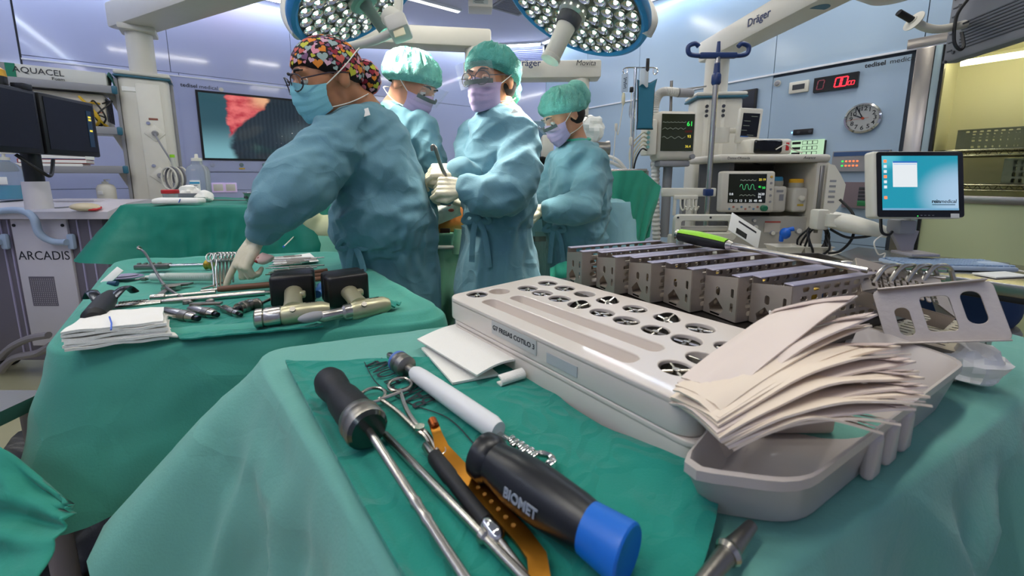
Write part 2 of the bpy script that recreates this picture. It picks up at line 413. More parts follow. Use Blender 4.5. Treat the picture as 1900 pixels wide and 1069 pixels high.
def shelf(y, label):
    t = thing('wire_shelf', label, 'shelf', RMx @ mv(cxm, y, -.45)); b = B()
    for z in (.22, -.15): b.tube([(-wd / 2, 0, z), (wd / 2, 0, z)], .007, 6); b.tube([(-wd / 2, -.035, z), (wd / 2, -.035, z)], .005, 6)
    b.build('rail', STEEL, t); b = B(); n = 40
    for k in range(n): x = -wd / 2 + wd * k / (n - 1); b.tube([(x, .004, -.15), (x, .004, .22)], .003, 4); b.tube([(x, 0, .22), (x + wd / n / 2, -.035, .22), (x + wd / n, 0, .22)], .003, 4)
    b.build('wires', STEEL, t)
ysh = RW(1800, 276)[1]; shelf(ysh, 'upper chrome wire shelf holding baskets behind the glass'); shelf(RW(1850, 345)[1], 'lower chrome wire shelf near the steel sill bar')
basket(RW(1790, 260)[0] + .1, ysh + .01, .34, .13, .3, 'low grey basket on the upper wire shelf nearest the door frame', 3)
basket(RW(1790, 260)[0] + .52, ysh + .01, .4, .3, .3, 'tall grey basket on the upper wire shelf at the right edge')
basket(RW(1850, 330)[0] + .25, RW(1850, 345)[1] + .01, .5, .16, .3, 'dim grey basket on the lower wire shelf')
# ---- light strips along the ceiling edge
def ledmat():
    m = bpy.data.materials.new('led_strip_glow'); m.use_nodes = True; nt = m.node_tree; p = nt.nodes['Principled BSDF']
    tc = nt.nodes.new('ShaderNodeTexCoord'); n = nt.nodes.new('ShaderNodeTexNoise'); n.inputs['Scale'].default_value = 1.1; nt.links.new(tc.outputs['Object'], n.inputs['Vector'])
    r = nt.nodes.new('ShaderNodeValToRGB'); e = r.color_ramp.elements; e[0].position = .36; e[0].color = (.4, .58, 1, 1); e[1].position = .7; e[1].color = (1, .62, .8, 1)
    q = e.new(.46); q.color = (.82, .92, 1, 1); q = e.new(.6); q.color = (.9, .94, 1, 1)
    nt.links.new(n.outputs['Fac'], r.inputs[0]); nt.links.new(r.outputs[0], p.inputs['Emission Color']); p.inputs['Emission Strength'].default_value = 26.0
    return m
LED = ledmat()
labs = ['long lilac light strip above the wall display', 'short lilac light strip above the slatted window', 'long lilac light strip above the clock wall']
for i, nm in enumerate(names[:3] + names[5:]):
    wl = walls[nm]; L = wl['len']
    t = thing('led_strip', labs[i] if i < 3 else ['lilac light strip by the near left corner', 'lilac light strip on the far left wall', 'lilac light strip above the left corner wall'][i - 3], 'light strip', worldm(wl) @ mv(0, ROOM_H, .12), 'ceiling edge light strips')
    b = B(); b.box((L / 2, -.012, 0), (L - .14, .024, .07), .003); b.build('housing', ALU, t)
    b = B(); b.box((L / 2, -.026, 0), (L - .16, .008, .045)); b.build('diffuser', LED, t)
pl = [('beside the left pendant arm', 0), ('over the operating lamps', 1), ('over the anaesthesia machine', 2), ('over the draped trolley with gauze', 3), ('over the white reamer trays', 4), ('nearest the glazed store', 5)]
DIFF = M('lamp_diffuser', 'FFFFFF', 0.5, emit=3.0)
for (s_, i) in pl:
    a, bb = CEIL_LAMPS[i]; t = thing('ceiling_lamp', 'long white recessed ceiling lamp ' + s_, 'lamp', frame(rm(a, bb, ROOM_H), AX, BX), 'ceiling lamps')
    plate([(-.6, -.09), (.6, -.09), (.6, .09), (-.6, .09)], [[(-.56, -.05), (.56, -.05), (.56, .05), (-.56, .05)]], -.03, 0).build('frame', ALU, t)
    b = B(); b.box((0, 0, -.008), (1.12, .1, .006)); b.build('diffuser', DIFF, t)
t = thing('air_grille', 'grey ceiling air grille beside the hanging sensor box', 'grille', frame(atz(955, 9, ROOM_H), AX, BX))
plate([(-.2, -.2), (.2, -.2), (.2, .2), (-.2, .2)], [[(-.17, -.17), (.17, -.17), (.17, .17), (-.17, .17)]], -.012, 0).build('frame', GREY, t)
b = B(); b.box((0, 0, -.005), (.34, .012, .006)); me = b.mesh('slat')
for k in range(12):
    o = link('slat', me, GREY if k == 0 else None, t); o.matrix_basis = mv(0, -.155 + .028 * k, 0)

t = thing('ceiling_lamp', 'slim white ceiling lamp between the two operating lamps', 'lamp', frame(atz(800, 4, ROOM_H), AX, BX), 'ceiling lamps')
b = B(); b.box((0, 0, -.012), (.7, .07, .024), .004); b.build('housing', ALU, t); b = B(); b.box((0, 0, -.026), (.66, .045, .006)); b.build('diffuser', DIFF, t)

# ================================================================ OPERATING LAMPS
BRIM = M('blue_lamp_rim', '2F86C0', 0.35)
LAMPF = M('lamp_face', 'C9CDC6', 0.15, 0.6)
LEDC = M('led_reflector', 'E8EAE6', 0.12, 1.0)
LEDE = M('led_core', 'FFFDF2', emit=4, ecol='FFFBEA')
LAMPB = M('lamp_shell', 'C8C6BC', 0.4)
GRN = M('grey_green_grip', '51645F', 0.5)
def surgical_lamp(px, py, Y, R, imgdir, vcomp, label, handle):
    P = aty(px, py, Y); d = (CAM - P).normalized()
    e1 = (V((1, 0, 0)) - d * d.x).normalized(); e2 = e1.cross(d); e2 = -e2 if e2.z > 0 else e2
    k = sqrt(1 - vcomp ** 2); q = V(imgdir).normalized()
    n = (d * vcomp + e1 * (q.x * k) + e2 * (q.y * k)).normalized()
    xx = e1 * q.y - e2 * q.x; m = frame(P, xx, n.cross(xx))
    if (m.to_3x3() @ V((0, 0, 1))).dot(n) < 0: m = frame(P, -xx, n.cross(xx))
    t = thing('operating_lamp', label, 'lamp', m)
    b = B(); b.lathe([(0.02, -.11), (R * .45, -.1), (R * .8, -.075), (R * .93, -.045), (R * .97, -.02), (R * .97, -.012)], n=48); b.build('shell', LAMPB, t)
    b = B(); b.lathe([(R - .012, -.008), (R - .014, .006), (R, .014), (R + .014, .008), (R + .018, -.012), (R + .012, -.028), (R - .03, -.03)], n=56, caps=False); b.build('rim', BRIM, t)
    b = B(); b.lathe([(R - .01, -.006), (.01, -.006)], n=40); b.build('face', LAMPF, t)
    lb = B(); lb.lathe([(.026, .012), (.024, .004), (.016, -.003), (.011, -.005)], n=12, caps=False); lb.cur = 1; lb.lathe([(.009, -.0045), (.009, .004), (.006, .009)], n=8)
    lens = lb.mesh('led_lens'); first = True
    for ring, (rr, cnt) in enumerate(((.095, 9), (.15, 15), (.205, 21), (.256, 26))):
        for i in range(cnt):
            a = 2 * pi * (i + .5 * ring) / cnt; f = R / .3
            o = link('led_lens', lens, [LEDC, LEDE] if first else None, t); first = False; o.matrix_basis = mv(rr * f * cos(a), rr * f * sin(a), 0)
    b = B(); hm = BLACK if handle == 'light' else GRN
    b.lathe([(.06, -.005), (.06, .03), (.05, .04)], n=24); hub = b.build('hub', LAMPF if handle == 'light' else GRN, t)
    if handle == 'light':
        b = B(); b.lathe([(.048, .035), (.05, .05), (.05, .075), (.045, .085)], n=24); b.build('collar', DGREY, t)
        b = B(); b.lathe([(.04, .08), (.037, .12), (.036, .22), (.04, .225), (.04, .24), (.03, .243)], n=24); b.build('handle', GREYW, t)
    else:
        b = B(); b.lathe([(.03, .03), (.022, .06), (.02, .15), (.022, .16)], n=16); b.build('handle', GRN, t)
    # light given off by the lamp
    l = bpy.data.lights.new('lamp_beam', 'SPOT'); l.energy = 90 if handle == 'light' else 92; l.spot_size = radians(66); l.spot_blend = 0.55; l.shadow_soft_size = 0.11; l.color = (1, .97, .9)
    lo = bpy.data.objects.new('lamp_beam', l); COL.objects.link(lo); lo.parent = t; lo.matrix_basis = mv(0, 0, .26 if handle == 'light' else .17) @ Matrix.Rotation(pi, 4, 'X')
    return t, m, n
lampR, mR, nR = surgical_lamp(1067, 14, 1.75, .3, (-.42, .906), .50, 'large round operating lamp with light grey sterile handle, on the right', 'light')
lampL, mL, nL = surgical_lamp(667, -8, 1.68, .275, (.5, .866), .46, 'round operating lamp with grey-green handle above the heart-patterned cap', 'dark')
def arm_curve(parent, pts, r, name='yoke', mat=LAMPB, n=12):
    b = B(); b.tube(catmull(pts, 8), r, n); return b.build(name, mat, parent, world=True)
# right lamp yoke and ceiling post
arm_curve(lampR, [aty(1180, -12, 1.72), aty(1203, 12, 1.68), aty(1211, 40, 1.66), aty(1200, 66, 1.67)], .02)
arm_curve(lampR, [aty(1180, -12, 1.72), aty(1140, -60, 1.8), aty(1090, -90, 1.9)], .022)
b = B(); b.cyl(aty(1090, -90, 1.9), aty(1090, -90, 1.9) + V((0, 0, .9)), .045, n=18); b.build('post', LAMPB, lampR, world=True)
# left lamp yoke, joint box and arms
arm_curve(lampL, [aty(556, 62, 1.750), aty(540, 40, 1.780), aty(535, 10, 1.800), aty(548, -40, 1.850), aty(600, -100, 1.950)], .03)
arm_curve(lampL, [aty(742, 50, 1.550), aty(716, 66, 1.550), aty(670, 82, 1.570), aty(610, 88, 1.630), aty(556, 62, 1.730)], .016)
b = B(); b.cyl(aty(600, -100, 1.950), aty(600, -100, 1.950) + V((0, 0, .75)), .045, n=18); b.build('post', LAMPB, lampL, world=True)
p = aty(740, 52, 1.530); b = B(); b.box((0, 0, 0), (.075, .06, .1), .012, mat=frame(p, V((.9, .1, .35)), V((-.3, .2, 1)))); b.build('control_box', LAMPB, lampL, world=True)
b = B(); b.cyl(aty(722, 30, 1.550), aty(740, 42, 1.530), .036, n=16); b.build('joint', LAMPB, lampL, world=True)
b = B(); b.tube([aty(738, 32, 1.570), aty(742, -40, 1.630)], .017, 12); b.build('hanger_tube', LAMPB, lampL, world=True)
b = B(); fm = frame(aty(741, 60, 1.485), V((.93, .05, .3)), V((-.3, .25, 1))); b.box((0, 0, .0), (.04, .03, .006), .002, mat=fm); b.build('button_panel', M('lamp_buttons', 'E3D9B4', .5), lampL, world=True)

# ================================================================ CEILING PENDANT ARMS
def beam(b, p0, p1, w, h, r=.02, ext=0.0):
    d = (p1 - p0).normalized(); p0 = p0 - d * ext; p1 = p1 + d * ext; L = (p1 - p0).length
    y = UP.cross(d).normalized(); m = frame((p0 + p1) / 2, d, y); b.box((0, 0, 0), (L, w, h), r, 2, mat=m); return m
# middle arm pair
J = aty(884, 110, 3.6); a1e = aty(640, 62, 3.45)
t = thing('overhead_boom', 'pale two-tier ceiling arm behind the bearded surgeon cap, with blue lettering', 'boom', rotz((J.x, J.y, 0), 0))
t['label'] = 'pale two-tier ceiling arm between the operating lamps, with small blue lettering'
z1 = aty(900, 76, 3.6).z; z2 = aty(1000, 132, 3.55).z
P0, P1 = V((a1e.x, a1e.y, z1)), V((J.x, J.y, z1)); b = B(); beam(b, P0, P1, .2, .15, .02, .12); b.build('upper_beam', GREYW, t, world=True)
b = B(); b.cyl(V((J.x, J.y, z1 - .07)), V((J.x, J.y, z2 + .05)), .1, .095, 24); b.build('bearing', GREYW, t, world=True)
E2 = V((aty(1092, 125, 3.52).x, 3.55, z2)); b = B(); m2 = beam(b, V((J.x, J.y, z2)), E2, .18, .14, .015, .1); lb_ = b.build('lower_beam', GREYW, t, world=True)
b = B(); b.cyl(E2 - V((.06, 0, .05)), E2 - V((.06, 0, .95)), .075, n=24); b.build('pole', GREYW, t, world=True)
b = B(); b.cyl(P0 + V((0, 0, .05)), V((P0.x, P0.y, ROOM_H)), .11, n=24); b.build('ceiling_post', GREYW, t, world=True)
wi = worldm(t).inverted()
fm = frame(aty(979, 117, 3.44), V((1, 0.02, 0)), UP); text('lettering', 'Dräger', .075, INKB, t, wi @ fm, bold=.001)
fm = frame(aty(1087, 117, 3.44), V((1, 0.02, 0)), UP); text('lettering', 'Movita', .06, INK, t, wi @ fm, shear=.2)
# small box hanging from the ceiling
P = atz(891, 8, 2.93); t = thing('sensor_box', 'small white labelled box hanging from the ceiling between the lamps', 'sensor', rotz((P.x, P.y, 2.9), .1))
b = B(); b.box((0, 0, .02), (.24, .2, .1), .008); b.build('case', GREYW, t); b = B(); b.box((0, 0, .09), (.2, .16, .06), .006); b.cyl((.05, 0, .1), (.05, 0, .14), .02); b.build('mount', GREYW, t)
b = B(); b.box((0, -.1015, .02), (.15, .003, .05)); lbq = b.build('sticker', M('sticker_grey', 'B9C2BC', .6), t)
for k in range(4): b = B(); b.box((-.02 + .01 * (k % 2), -.1035, .036 - .011 * k), (.09, .001, .004)); b.build('print_line', INK, t)
# right pendant: arm, dome bearing, pole, column
PR = V((1.6, 3.27, 0)); zr = aty(1330, 90, 3.27).z
tR = thing('anaesthesia_pendant', 'pale ceiling pendant column with teal trim behind the patient monitor', 'pendant', rotz((PR.x, PR.y, 0), -.12))
AE = V((1.73, 2.3, zr + .03)); b = B(); beam(b, V((PR.x, PR.y, zr)), AE, .19, .16, .02, .12); b.build('arm', GREYW, tR, world=True)
D2 = V((1.9, 2.13, 0)); b = B(); b.lathe([(.02, zr - .11), (.1, zr - .1), (.17, zr - .05), (.19, zr + .02), (.19, zr + .2), (.15, zr + .24)], o=(D2.x, D2.y, 0), n=32); b.build('dome', GREYW, tR, world=True)
b = B(); b.cyl(V((D2.x, D2.y, zr + .2)), V((D2.x, D2.y, ROOM_H)), .12, n=24); b.build('ceiling_post', GREYW, tR, world=True)
wi = worldm(tR).inverted(); dd = (AE - V((PR.x, PR.y, AE.z))).normalized(); fm = frame(V((1.60, 2.65, zr + .03)) + V((-dd.y, dd.x, 0)) * -.0 + dd.cross(UP) * .0, dd, UP)
sd = dd.cross(UP).normalized(); sd = sd if sd.x < 0 else -sd
fm = frame(PR * .45 + AE * .55 + V((0, 0, zr - (AE.z * .55) + .02)) + sd * .097, dd, UP); text('lettering', 'Dräger', .07, INKB, tR, wi @ fm, bold=.001)
b = B(); q = (AE + V((PR.x, PR.y, zr)) * .0); b.lathe([(.05, -.083), (.05, -.078)], o=AE + V((-.02, .08, 0)), n=20); b.build('blue_disc', TEALEDGE, tR, world=True)
ztop = aty(1315, 168, 3.12).z
b = B(); b.cyl((0, 0, zr - .06), (0, 0, ztop), .085, n=28); b.build('pole', GREYW, tR)
LIL = M('lilac_enamel', 'B9AFCB', .4)
b = B(); b.box((0, 0, (ztop + .5) / 2 - .03), (.33, .26, ztop - .5 - .02), .03, 3); b.build('column', GREYW, tR)
b = B(); b.box((0, 0, ztop - .02), (.37, .3, .03), .014, 3); b.build('top_cover', GREYW, tR)
b = B(); b.box((0, 0, ztop - .042), (.375, .305, .016), .007, 2); b.build('trim_band', TEALEDGE, tR)
b = B(); b.box((.166, 0, (ztop + .5) / 2 - .05), (.006, .2, ztop - .6), .002); b.build('side_panel', LIL, tR)
for sx_ in (-.1, .02):
    b = B(); b.box((sx_, -.131, (ztop + .5) / 2 - .03), (.03, .006, ztop - .56), .002); b.build('front_strip', WHITE, tR)
    for k in range(3):
        b = B(); b.cyl((sx_, -.133, ztop - .11 - .035 * k), (sx_, -.142, ztop - .11 - .035 * k), .012, n=12); b.build('button', DGREY, tR)
# left pendant
PL = V((-2.66, 3.02, 0)); zlft = aty(243, 28, 3.0).z
tL = thing('equipment_pendant', 'tall pale ceiling pendant column with wall sockets beside the black monitors', 'pendant', rotz((PL.x, PL.y, 0), A36))
b = B(); beam(b, V((PL.x, PL.y, zlft)), V((-1.2, 2.35, zlft + .02)), .22, .17, .02, .16); b.build('arm', GREYW, tL, world=True)
b = B(); b.cyl(V((-1.2, 2.35, zlft)), V((-1.2, 2.35, ROOM_H)), .12, n=24); b.build('ceiling_post', GREYW, tL, world=True)
zt = aty(248, 132, 2.9).z
b = B(); b.box((0, 0, zlft - .1), (.2, .2, .04), .01); b.cyl((0, 0, zlft - .1), (0, 0, zt), .075, n=28); b.build('pole', GREYW, tL)
b = B(); b.box((0, 0, (zt + .9) / 2), (.27, .2, zt - .93), .035, 3); b.build('column', GREYW, tL)
b = B(); b.box((0, 0, zt - .012), (.3, .23, .03), .014, 3); b.build('top_cover', GREYW, tL)
b = B(); b.box((0, 0, zt - .035), (.305, .235, .014), .006, 2); b.build('trim_band', TEALEDGE, tL)
b = B(); b.box((.02, -.102, (zt + .95) / 2), (.13, .006, zt - 1.1), .002); b.build('front_panel', WHITE, tL)
b = B(); b.box((.145, -.0, (zt + 1.0) / 2), (.02, .03, zt - 1.1), .003); b.build('side_rail', GREY, tL); b = B(); b.box((-.145, -.06, (zt + 1.0) / 2), (.02, .04, zt - 1.1), .003); b.build('side_rail', GREY, tL)
for z in (1.52, 1.22):
    b = B(); b.box((0.03, -.108, z), (.085, .008, .085), .004, mat=mv(.03, 0, z) @ Matrix.Rotation(pi / 4, 4, 'Y') @ mv(-.03, 0, -z)); so = b.build('socket', WHITE, tL)
    b = B(); b.cyl((.03, -.112, z), (.03, -.14, z - .004), .02, .016, n=14); b.build('plug', GREY, so)
    b = B(); b.tube(catmull([(.03, -.14, z - .004), (.06, -.2, z - .08), (.12, -.19, z - .25), (.15, -.15, z - .5)], 8), .006, 8); b.build('power_cable', GREY, so)
    b = B(); b.cyl((.0, -.105, z + .07), (.0, -.113, z + .07), .012, n=10); b.build('lock', CHROME, tL)
b = B(); b.box((.03, -.106, 1.62), (.05, .004, .014)); b.build('red_tag', M('brown_tag', '8A5444', .5), tL)
b = B(); b.box((-.08, -.103, zt - .12), (.07, .004, .03)); b.build('maker_sticker', PAPER, tL)
# shelves of the left pendant
def lp(x, y, z): return worldm(tL) @ V((x, y, z))
def shelf_l(z, w, d, label, x=-.145, bk=True):
    t = thing('pendant_shelf', label, 'shelf', worldm(tL) @ mv(x - w / 2, 0, z), 'shelves of the left pendant')
    b = B(); b.box((0, 0, 0), (w, d, .03), .01); b.build('board', GREYW, t)
    b = B(); b.box((0, -d / 2, .0), (w + .01, .02, .05), .006); b.build('front_lip', GREY, t)
    for s_ in (-1, 1): b = B(); b.box((s_ * (w / 2), -d / 2, .0), (.03, .03, .055), .01); b.build('corner_cap', TEALEDGE, t)
    b = B(); b.prism([(w / 2 - .06, -.02), (w / 2 + .05, -.02), (w / 2 + .05, -.2), (w / 2 + .02, -.22)], -.02, .02, mat=Matrix.Rotation(pi / 2, 4, 'X')); b.build('bracket', WHITE, t)
    return t
zs1 = aty(100, 168, 2.82).z
shelf_l(zs1, .56, .32, 'top shelf of the left pendant carrying the dressing box')
shelf_l(1.52, .6, .34, 'middle shelf of the left pendant behind the black monitors'); shelf_l(1.26, .62, .32, 'bottom shelf of the left pendant carrying the red books')
m = worldm(tL) @ mv(-.43, -.07, zs1 + .017)
t = thing('dressing_box', 'long white dressing carton with green band and dark lettering on the top shelf', 'box', m)
b = B(); b.box((0, 0, .045), (.5, .16, .09), .003); b.build('carton', M('carton_white', 'D2D2CC', .6), t)
b = B(); b.box((-.165, -.0815, .045), (.04, .003, .089)); b.build('green_band', M('green_print', '13785A', .6), t)
b = B(); b.box((-.217, -.0815, .045), (.062, .003, .089)); b.build('grey_end', M('grey_print', '8D8F8E', .6), t)
text('lettering', 'AQUACEL', .05, INK, t, mv(-.05, -.083, .055) @ FRONT, sx=.95); text('lettering', 'Foam', .026, INK, t, mv(.03, -.083, .02) @ FRONT)
m = worldm(tL) @ mv(-.185, -.02, zs1 + .018); b = B()
b.grid(lambda u, v: (-.02 + .06 * u, -.1 + .2 * v, .1 * sin(pi * u) * (0.8 + .3 * sin(3 * v)) + .02 * noise.noise(V((u * 4, v * 4, 1)))), 12, 12, thick=.002)
tag(b.build('folded_green_cloth', M('dark_green_cloth', '145F55', .8), mw=m), 'crumpled dark green cloth beside the dressing box', 'cloth')
m = worldm(tL) @ mv(-.42, 0.02, zs1 - .03 - .2); t = thing('beige_device', 'beige electronic unit hung under the top pendant shelf', 'device', m)
b = B(); b.box((0, 0, .1), (.42, .26, .2), .012); b.build('case', M('beige_case', 'C9C2B4', .45), t); b = B(); b.box((0, -.131, .08), (.4, .004, .006)); b.build('stripe', M('orange_line', 'B9643A', .5), t)
for k in range(6): b = B(); b.box((.212, -.1 + .04 * k, .1), (.006, .012, .15)); b.build('vent_slot', DGREY, t)
random.seed(4)
CABY = M('yellow_cable', 'C9A21E', .5)
for k in range(6):
    x0, y0 = -.26 + random.uniform(-.05, .05), -.1
    b = B(); b.tube(catmull([(x0, y0, 1.7), (x0 + random.uniform(-.08, .1), y0 - .08, 1.68 + random.uniform(-.05, .05)), (x0 + random.uniform(-.05, .1), y0 - .1, 1.6), (x0 + .03, y0 - .02, 1.54)], 8), .008 if k < 3 else .005, 7)
    o = tag(b.build('cable_loop', CABY if k < 3 else BLACK, mw=worldm(tL)), ['thick yellow cable of the bundle beside the left pendant column', 'thin black cable of the bundle beside the left pendant column'][k > 2], 'cable', ['yellow cables at the left pendant', 'black cables at the left pendant'][k > 2])
m = worldm(tL) @ mv(-.5, -.06, 1.277)
for k, (nm, c, dz, w_) in enumerate((('white paper-bound book at the bottom of the pile on the pendant shelf', 'CFCBC4', .02, .3), ('red book lying on the pile on the pendant shelf', 'A5392B', .026, .3), ('dark blue binder lying on top of the red book', '27407A', .03, .26))):
    t = thing('book', nm, 'book', m @ mv(.0 + .02 * k, 0, [0, .021, .048][k]), 'books on the pendant shelf')
    b = B(); b.box((0, 0, dz / 2), (w_, .22, dz), .003); b.build('cover', M('book_%d' % k, c, .5), t); b = B(); b.box((0.004, -.003, dz / 2), (w_ - .004, .216, dz * .7)); b.build('pages', PAPER, t)
t = thing('wire_basket', 'small empty chrome wire basket hung at the bottom pendant shelf', 'basket', worldm(tL) @ mv(-.88, -.1, 1.1)); b = B()
for k in range(9):
    x = -.08 + .02 * k; b.tube([(x, -.07, .14), (x, -.07, 0), (x, .07, 0), (x, .07, .14)], .002, 5)
for z in (.0, .05, .1, .14): b.tube([(-.08, -.07, z), (.08, -.07, z), (.08, .07, z), (-.08, .07, z)], .0025, 5, closed=True)
b.build('wires', CHROME, t); b = B(); b.box((0, .072, .1), (.06, .006, .05)); b.build('hook_plate', GREY, t)

# ================================================================ SCREEN CONTENT MATERIALS
def screenmat(name, fn, strength=1.0, rough=.15):
    m = bpy.data.materials.new(name); m.use_nodes = True; nt = m.node_tree; p = nt.nodes['Principled BSDF']
    p.inputs['Base Color'].default_value = (.01, .01, .012, 1); p.inputs['Roughness'].default_value = rough
    tc = nt.nodes.new('ShaderNodeTexCoord'); sp = nt.nodes.new('ShaderNodeSeparateXYZ'); nt.links.new(tc.outputs['Generated'], sp.inputs[0])
    col = fn(nt, tc, sp); nt.links.new(col, p.inputs['Emission Color']); p.inputs['Emission Strength'].default_value = strength; return m
def nd(nt, t, **k):
    n = nt.nodes.new(t)
    for a, v in k.items(): setattr(n, a, v)
    return n
def ma(nt, op, a, b=None, clamp=False):
    n = nd(nt, 'ShaderNodeMath', operation=op, use_clamp=clamp)
    for i, v in enumerate((a, b)):
        if v is None: continue
        if isinstance(v, (int, float)): n.inputs[i].default_value = v
        else: nt.links.new(v, n.inputs[i])
    return n.outputs[0]
def mixc(nt, f, a, b):
    n = nd(nt, 'ShaderNodeMix', data_type='RGBA')
    for i, v in ((0, f), (6, a), (7, b)):
        if isinstance(v, (tuple, float, int)): n.inputs[i].default_value = v
        else: nt.links.new(v, n.inputs[i])
    return n.outputs[2]
def smooth(nt, v, a, b):
    n = nd(nt, 'ShaderNodeMapRange', interpolation_type='SMOOTHSTEP'); nt.links.new(v, n.inputs[0]); n.inputs[1].default_value = a; n.inputs[2].default_value = b; return n.outputs[0]
def surgery(nt, tc, sp):
    x, y = sp.outputs[0], sp.outputs[1]
    ns_ = nd(nt, 'ShaderNodeTexNoise'); ns_.inputs['Scale'].default_value = 7; ns_.inputs['Detail'].default_value = 6; nt.links.new(tc.outputs['Generated'], ns_.inputs['Vector'])
    wv = nd(nt, 'ShaderNodeTexWave'); wv.inputs['Scale'].default_value = 9; wv.inputs['Distortion'].default_value = 2; nt.links.new(tc.outputs['Generated'], wv.inputs['Vector'])
    n = ns_.outputs['Fac']; nx = ma(nt, 'ADD', x, ma(nt, 'MULTIPLY', ma(nt, 'SUBTRACT', n, .5), .12))
    base = mixc(nt, smooth(nt, y, 0.0, .6), hexc('7FB6C0'), hexc('2F5560'))
    dark = mixc(nt, wv.outputs['Fac'], hexc('1E2A34'), hexc('28363F'))
    glow = ma(nt, 'MULTIPLY', smooth(nt, ma(nt, 'ABSOLUTE', ma(nt, 'SUBTRACT', y, .42)), .3, .0), smooth(nt, x, .5, .95))
    dark = mixc(nt, ma(nt, 'MULTIPLY', glow, .45), dark, hexc('6A7F86'))
    c = mixc(nt, smooth(nt, nx, .2, .26), base, dark)
    # red wound: a slanting band at the upper left
    sl = ma(nt, 'ADD', nx, ma(nt, 'MULTIPLY', ma(nt, 'SUBTRACT', 1.0, y), .0))
    right = ma(nt, 'ADD', .22, ma(nt, 'MULTIPLY', smooth(nt, y, .3, 1.0), .34))
    inr = smooth(nt, ma(nt, 'SUBTRACT', right, nx), -.01, .03); inl = smooth(nt, nx, .185, .215); iny = smooth(nt, y, .3, .42)
    red = mixc(nt, smooth(nt, n, .35, .65), hexc('B5263A'), hexc('F07A78'))
    red = mixc(nt, ma(nt, 'MULTIPLY', smooth(nt, nx, .34, .5), smooth(nt, y, .75, .95)), red, hexc('F0B48A'))
    c = mixc(nt, ma(nt, 'MULTIPLY', ma(nt, 'MULTIPLY', inr, inl), iny), c, red)
    vo = nd(nt, 'ShaderNodeTexVoronoi'); vo.inputs['Scale'].default_value = 22; nt.links.new(tc.outputs['Generated'], vo.inputs['Vector'])
    sparkle = ma(nt, 'MULTIPLY', ma(nt, 'MULTIPLY', smooth(nt, vo.outputs['Distance'], .14, .05), glow), 2.0, True)
    return mixc(nt, sparkle, c, (1, .98, .9, 1))
SURG = screenmat('surgery_picture', surgery, .85, .08)
def turq(nt, tc, sp):
    x, y = sp.outputs[0], sp.outputs[1]
    d = ma(nt, 'ADD', ma(nt, 'MULTIPLY', ma(nt, 'POWER', ma(nt, 'SUBTRACT', 1.05, x), 2.0), 1.0), ma(nt, 'POWER', ma(nt, 'SUBTRACT', y, .28), 2.0))
    c = mixc(nt, smooth(nt, d, .45, 0.0), hexc('1795AE'), hexc('A9C9E4')); d2 = ma(nt, 'ADD', ma(nt, 'POWER', x, 2.0), ma(nt, 'POWER', ma(nt, 'SUBTRACT', 1.0, y), 2.0))
    return mixc(nt, smooth(nt, d2, .1, 0.0), c, hexc('58BFD2'))
TURQ = screenmat('desktop_picture', turq, .9)
def scr(name, col, e): return M(name, '08090B', .12, emit=e, ecol=col)
SDARK = M('dark_screen', '0D0F12', .18, emit=.02, ecol='3A4250'); SMON = M('monitor_screen_green', '191C14', .2, emit=.12, ecol='4A5236')
EW = scr('glow_white', 'E8EEF2', .9); EG = scr('glow_green', '3AE05A', 1.4); EY = scr('glow_yellow', 'E6D24A', 1.1); ER = scr('glow_red', 'FF2030', 2.2); ERD = scr('glow_dim_red', '801018', .5); EC = scr('glow_cyan', '55B8C8', .7); EGR = scr('glow_grey', '8A9488', .5); EO = scr('glow_orange', 'FF7A4A', 1.5)

class Fr:
    """upright working plane: x to the right, y up from the floor, z toward the viewer"""
    def __init__(s, px, py, Y, d=(1, 0, 0)):
        p = aty(px, py, Y); s.m = frame(V((p.x, p.y, 0)), V(d), UP)
    def q(s, px, py): p = on(s.m, px, py); return p.x, p.y
    def rect(s, x0, y0, x1, y1):
        a, c = s.q(x0, y1); e, f = s.q(x1, y0); return a, e, c, f

# ================================================================ LEFT WALL: built-in display
f_ = LM
def lwbox(px0, py0, px1, py1, z0, z1, r=0.0):
    (a0, h0), (a1, h1) = LW(px0, py1), LW(px1, py0); b = B(); b.box(((a0 + a1) / 2, (h0 + h1) / 2, (z0 + z1) / 2), (a1 - a0, h1 - h0, z1 - z0), r); return b
t = thing('wall_display', 'large wall-mounted display showing red surgery picture behind the reaching nurse', 'screen', LM)
a0, h1 = LW(367, 171); h0 = LW(372, 293)[1]; a1 = LW(592, 240)[0]
plate([(a0 - .02, h0 - .02), (a1 + .02, h0 - .02), (a1 + .02, h1 + .02), (a0 - .02, h1 + .02)], [[(a0, h0), (a1, h0), (a1, h1), (a0, h1)]], 0.0, 0.02).build('bezel', BLACK, t)
b = B(); b.box(((a0 + a1) / 2, (h0 + h1) / 2, .008), (a1 - a0, h1 - h0, .006)); b.build('screen', SURG, t)
t2 = thing('display_frame', 'pale blue framed wall bay around the large display', 'frame', LM)
A0, H1 = LW(327, 141); H0 = zb + .01; A1 = sc1 - .02
plate([(A0, H0), (A1, H0), (A1, H1), (A0, H1)], [[(a0 - .021, h0 - .021), (a1 + .021, h0 - .021), (a1 + .021, h1 + .021), (a0 - .021, h1 + .021)]], 0.002, 0.01).build('bay_panel', PANEL, t2)
xx, yy = LW(359, 160); text('lettering', 'tedisel', .05, INK, t2, mv(xx - .035, yy, .0105), bold=.0008); text('lettering', 'medical', .05, INK, t2, mv(xx + .12, yy, .0105))
xx, yy = LW(383, 164); b = B(); b.cyl((xx + .12, yy, .01), (xx + .12, yy, .018), .02); b.build('knob', WHITE, t2)
for k, px in enumerate((394, 490, 448)):
    xx, yy = LW(px, 306); b = B(); b.cyl((xx, yy, .01), (xx, yy, .02), .02, n=14); b.build('knob', CHROME, t2)
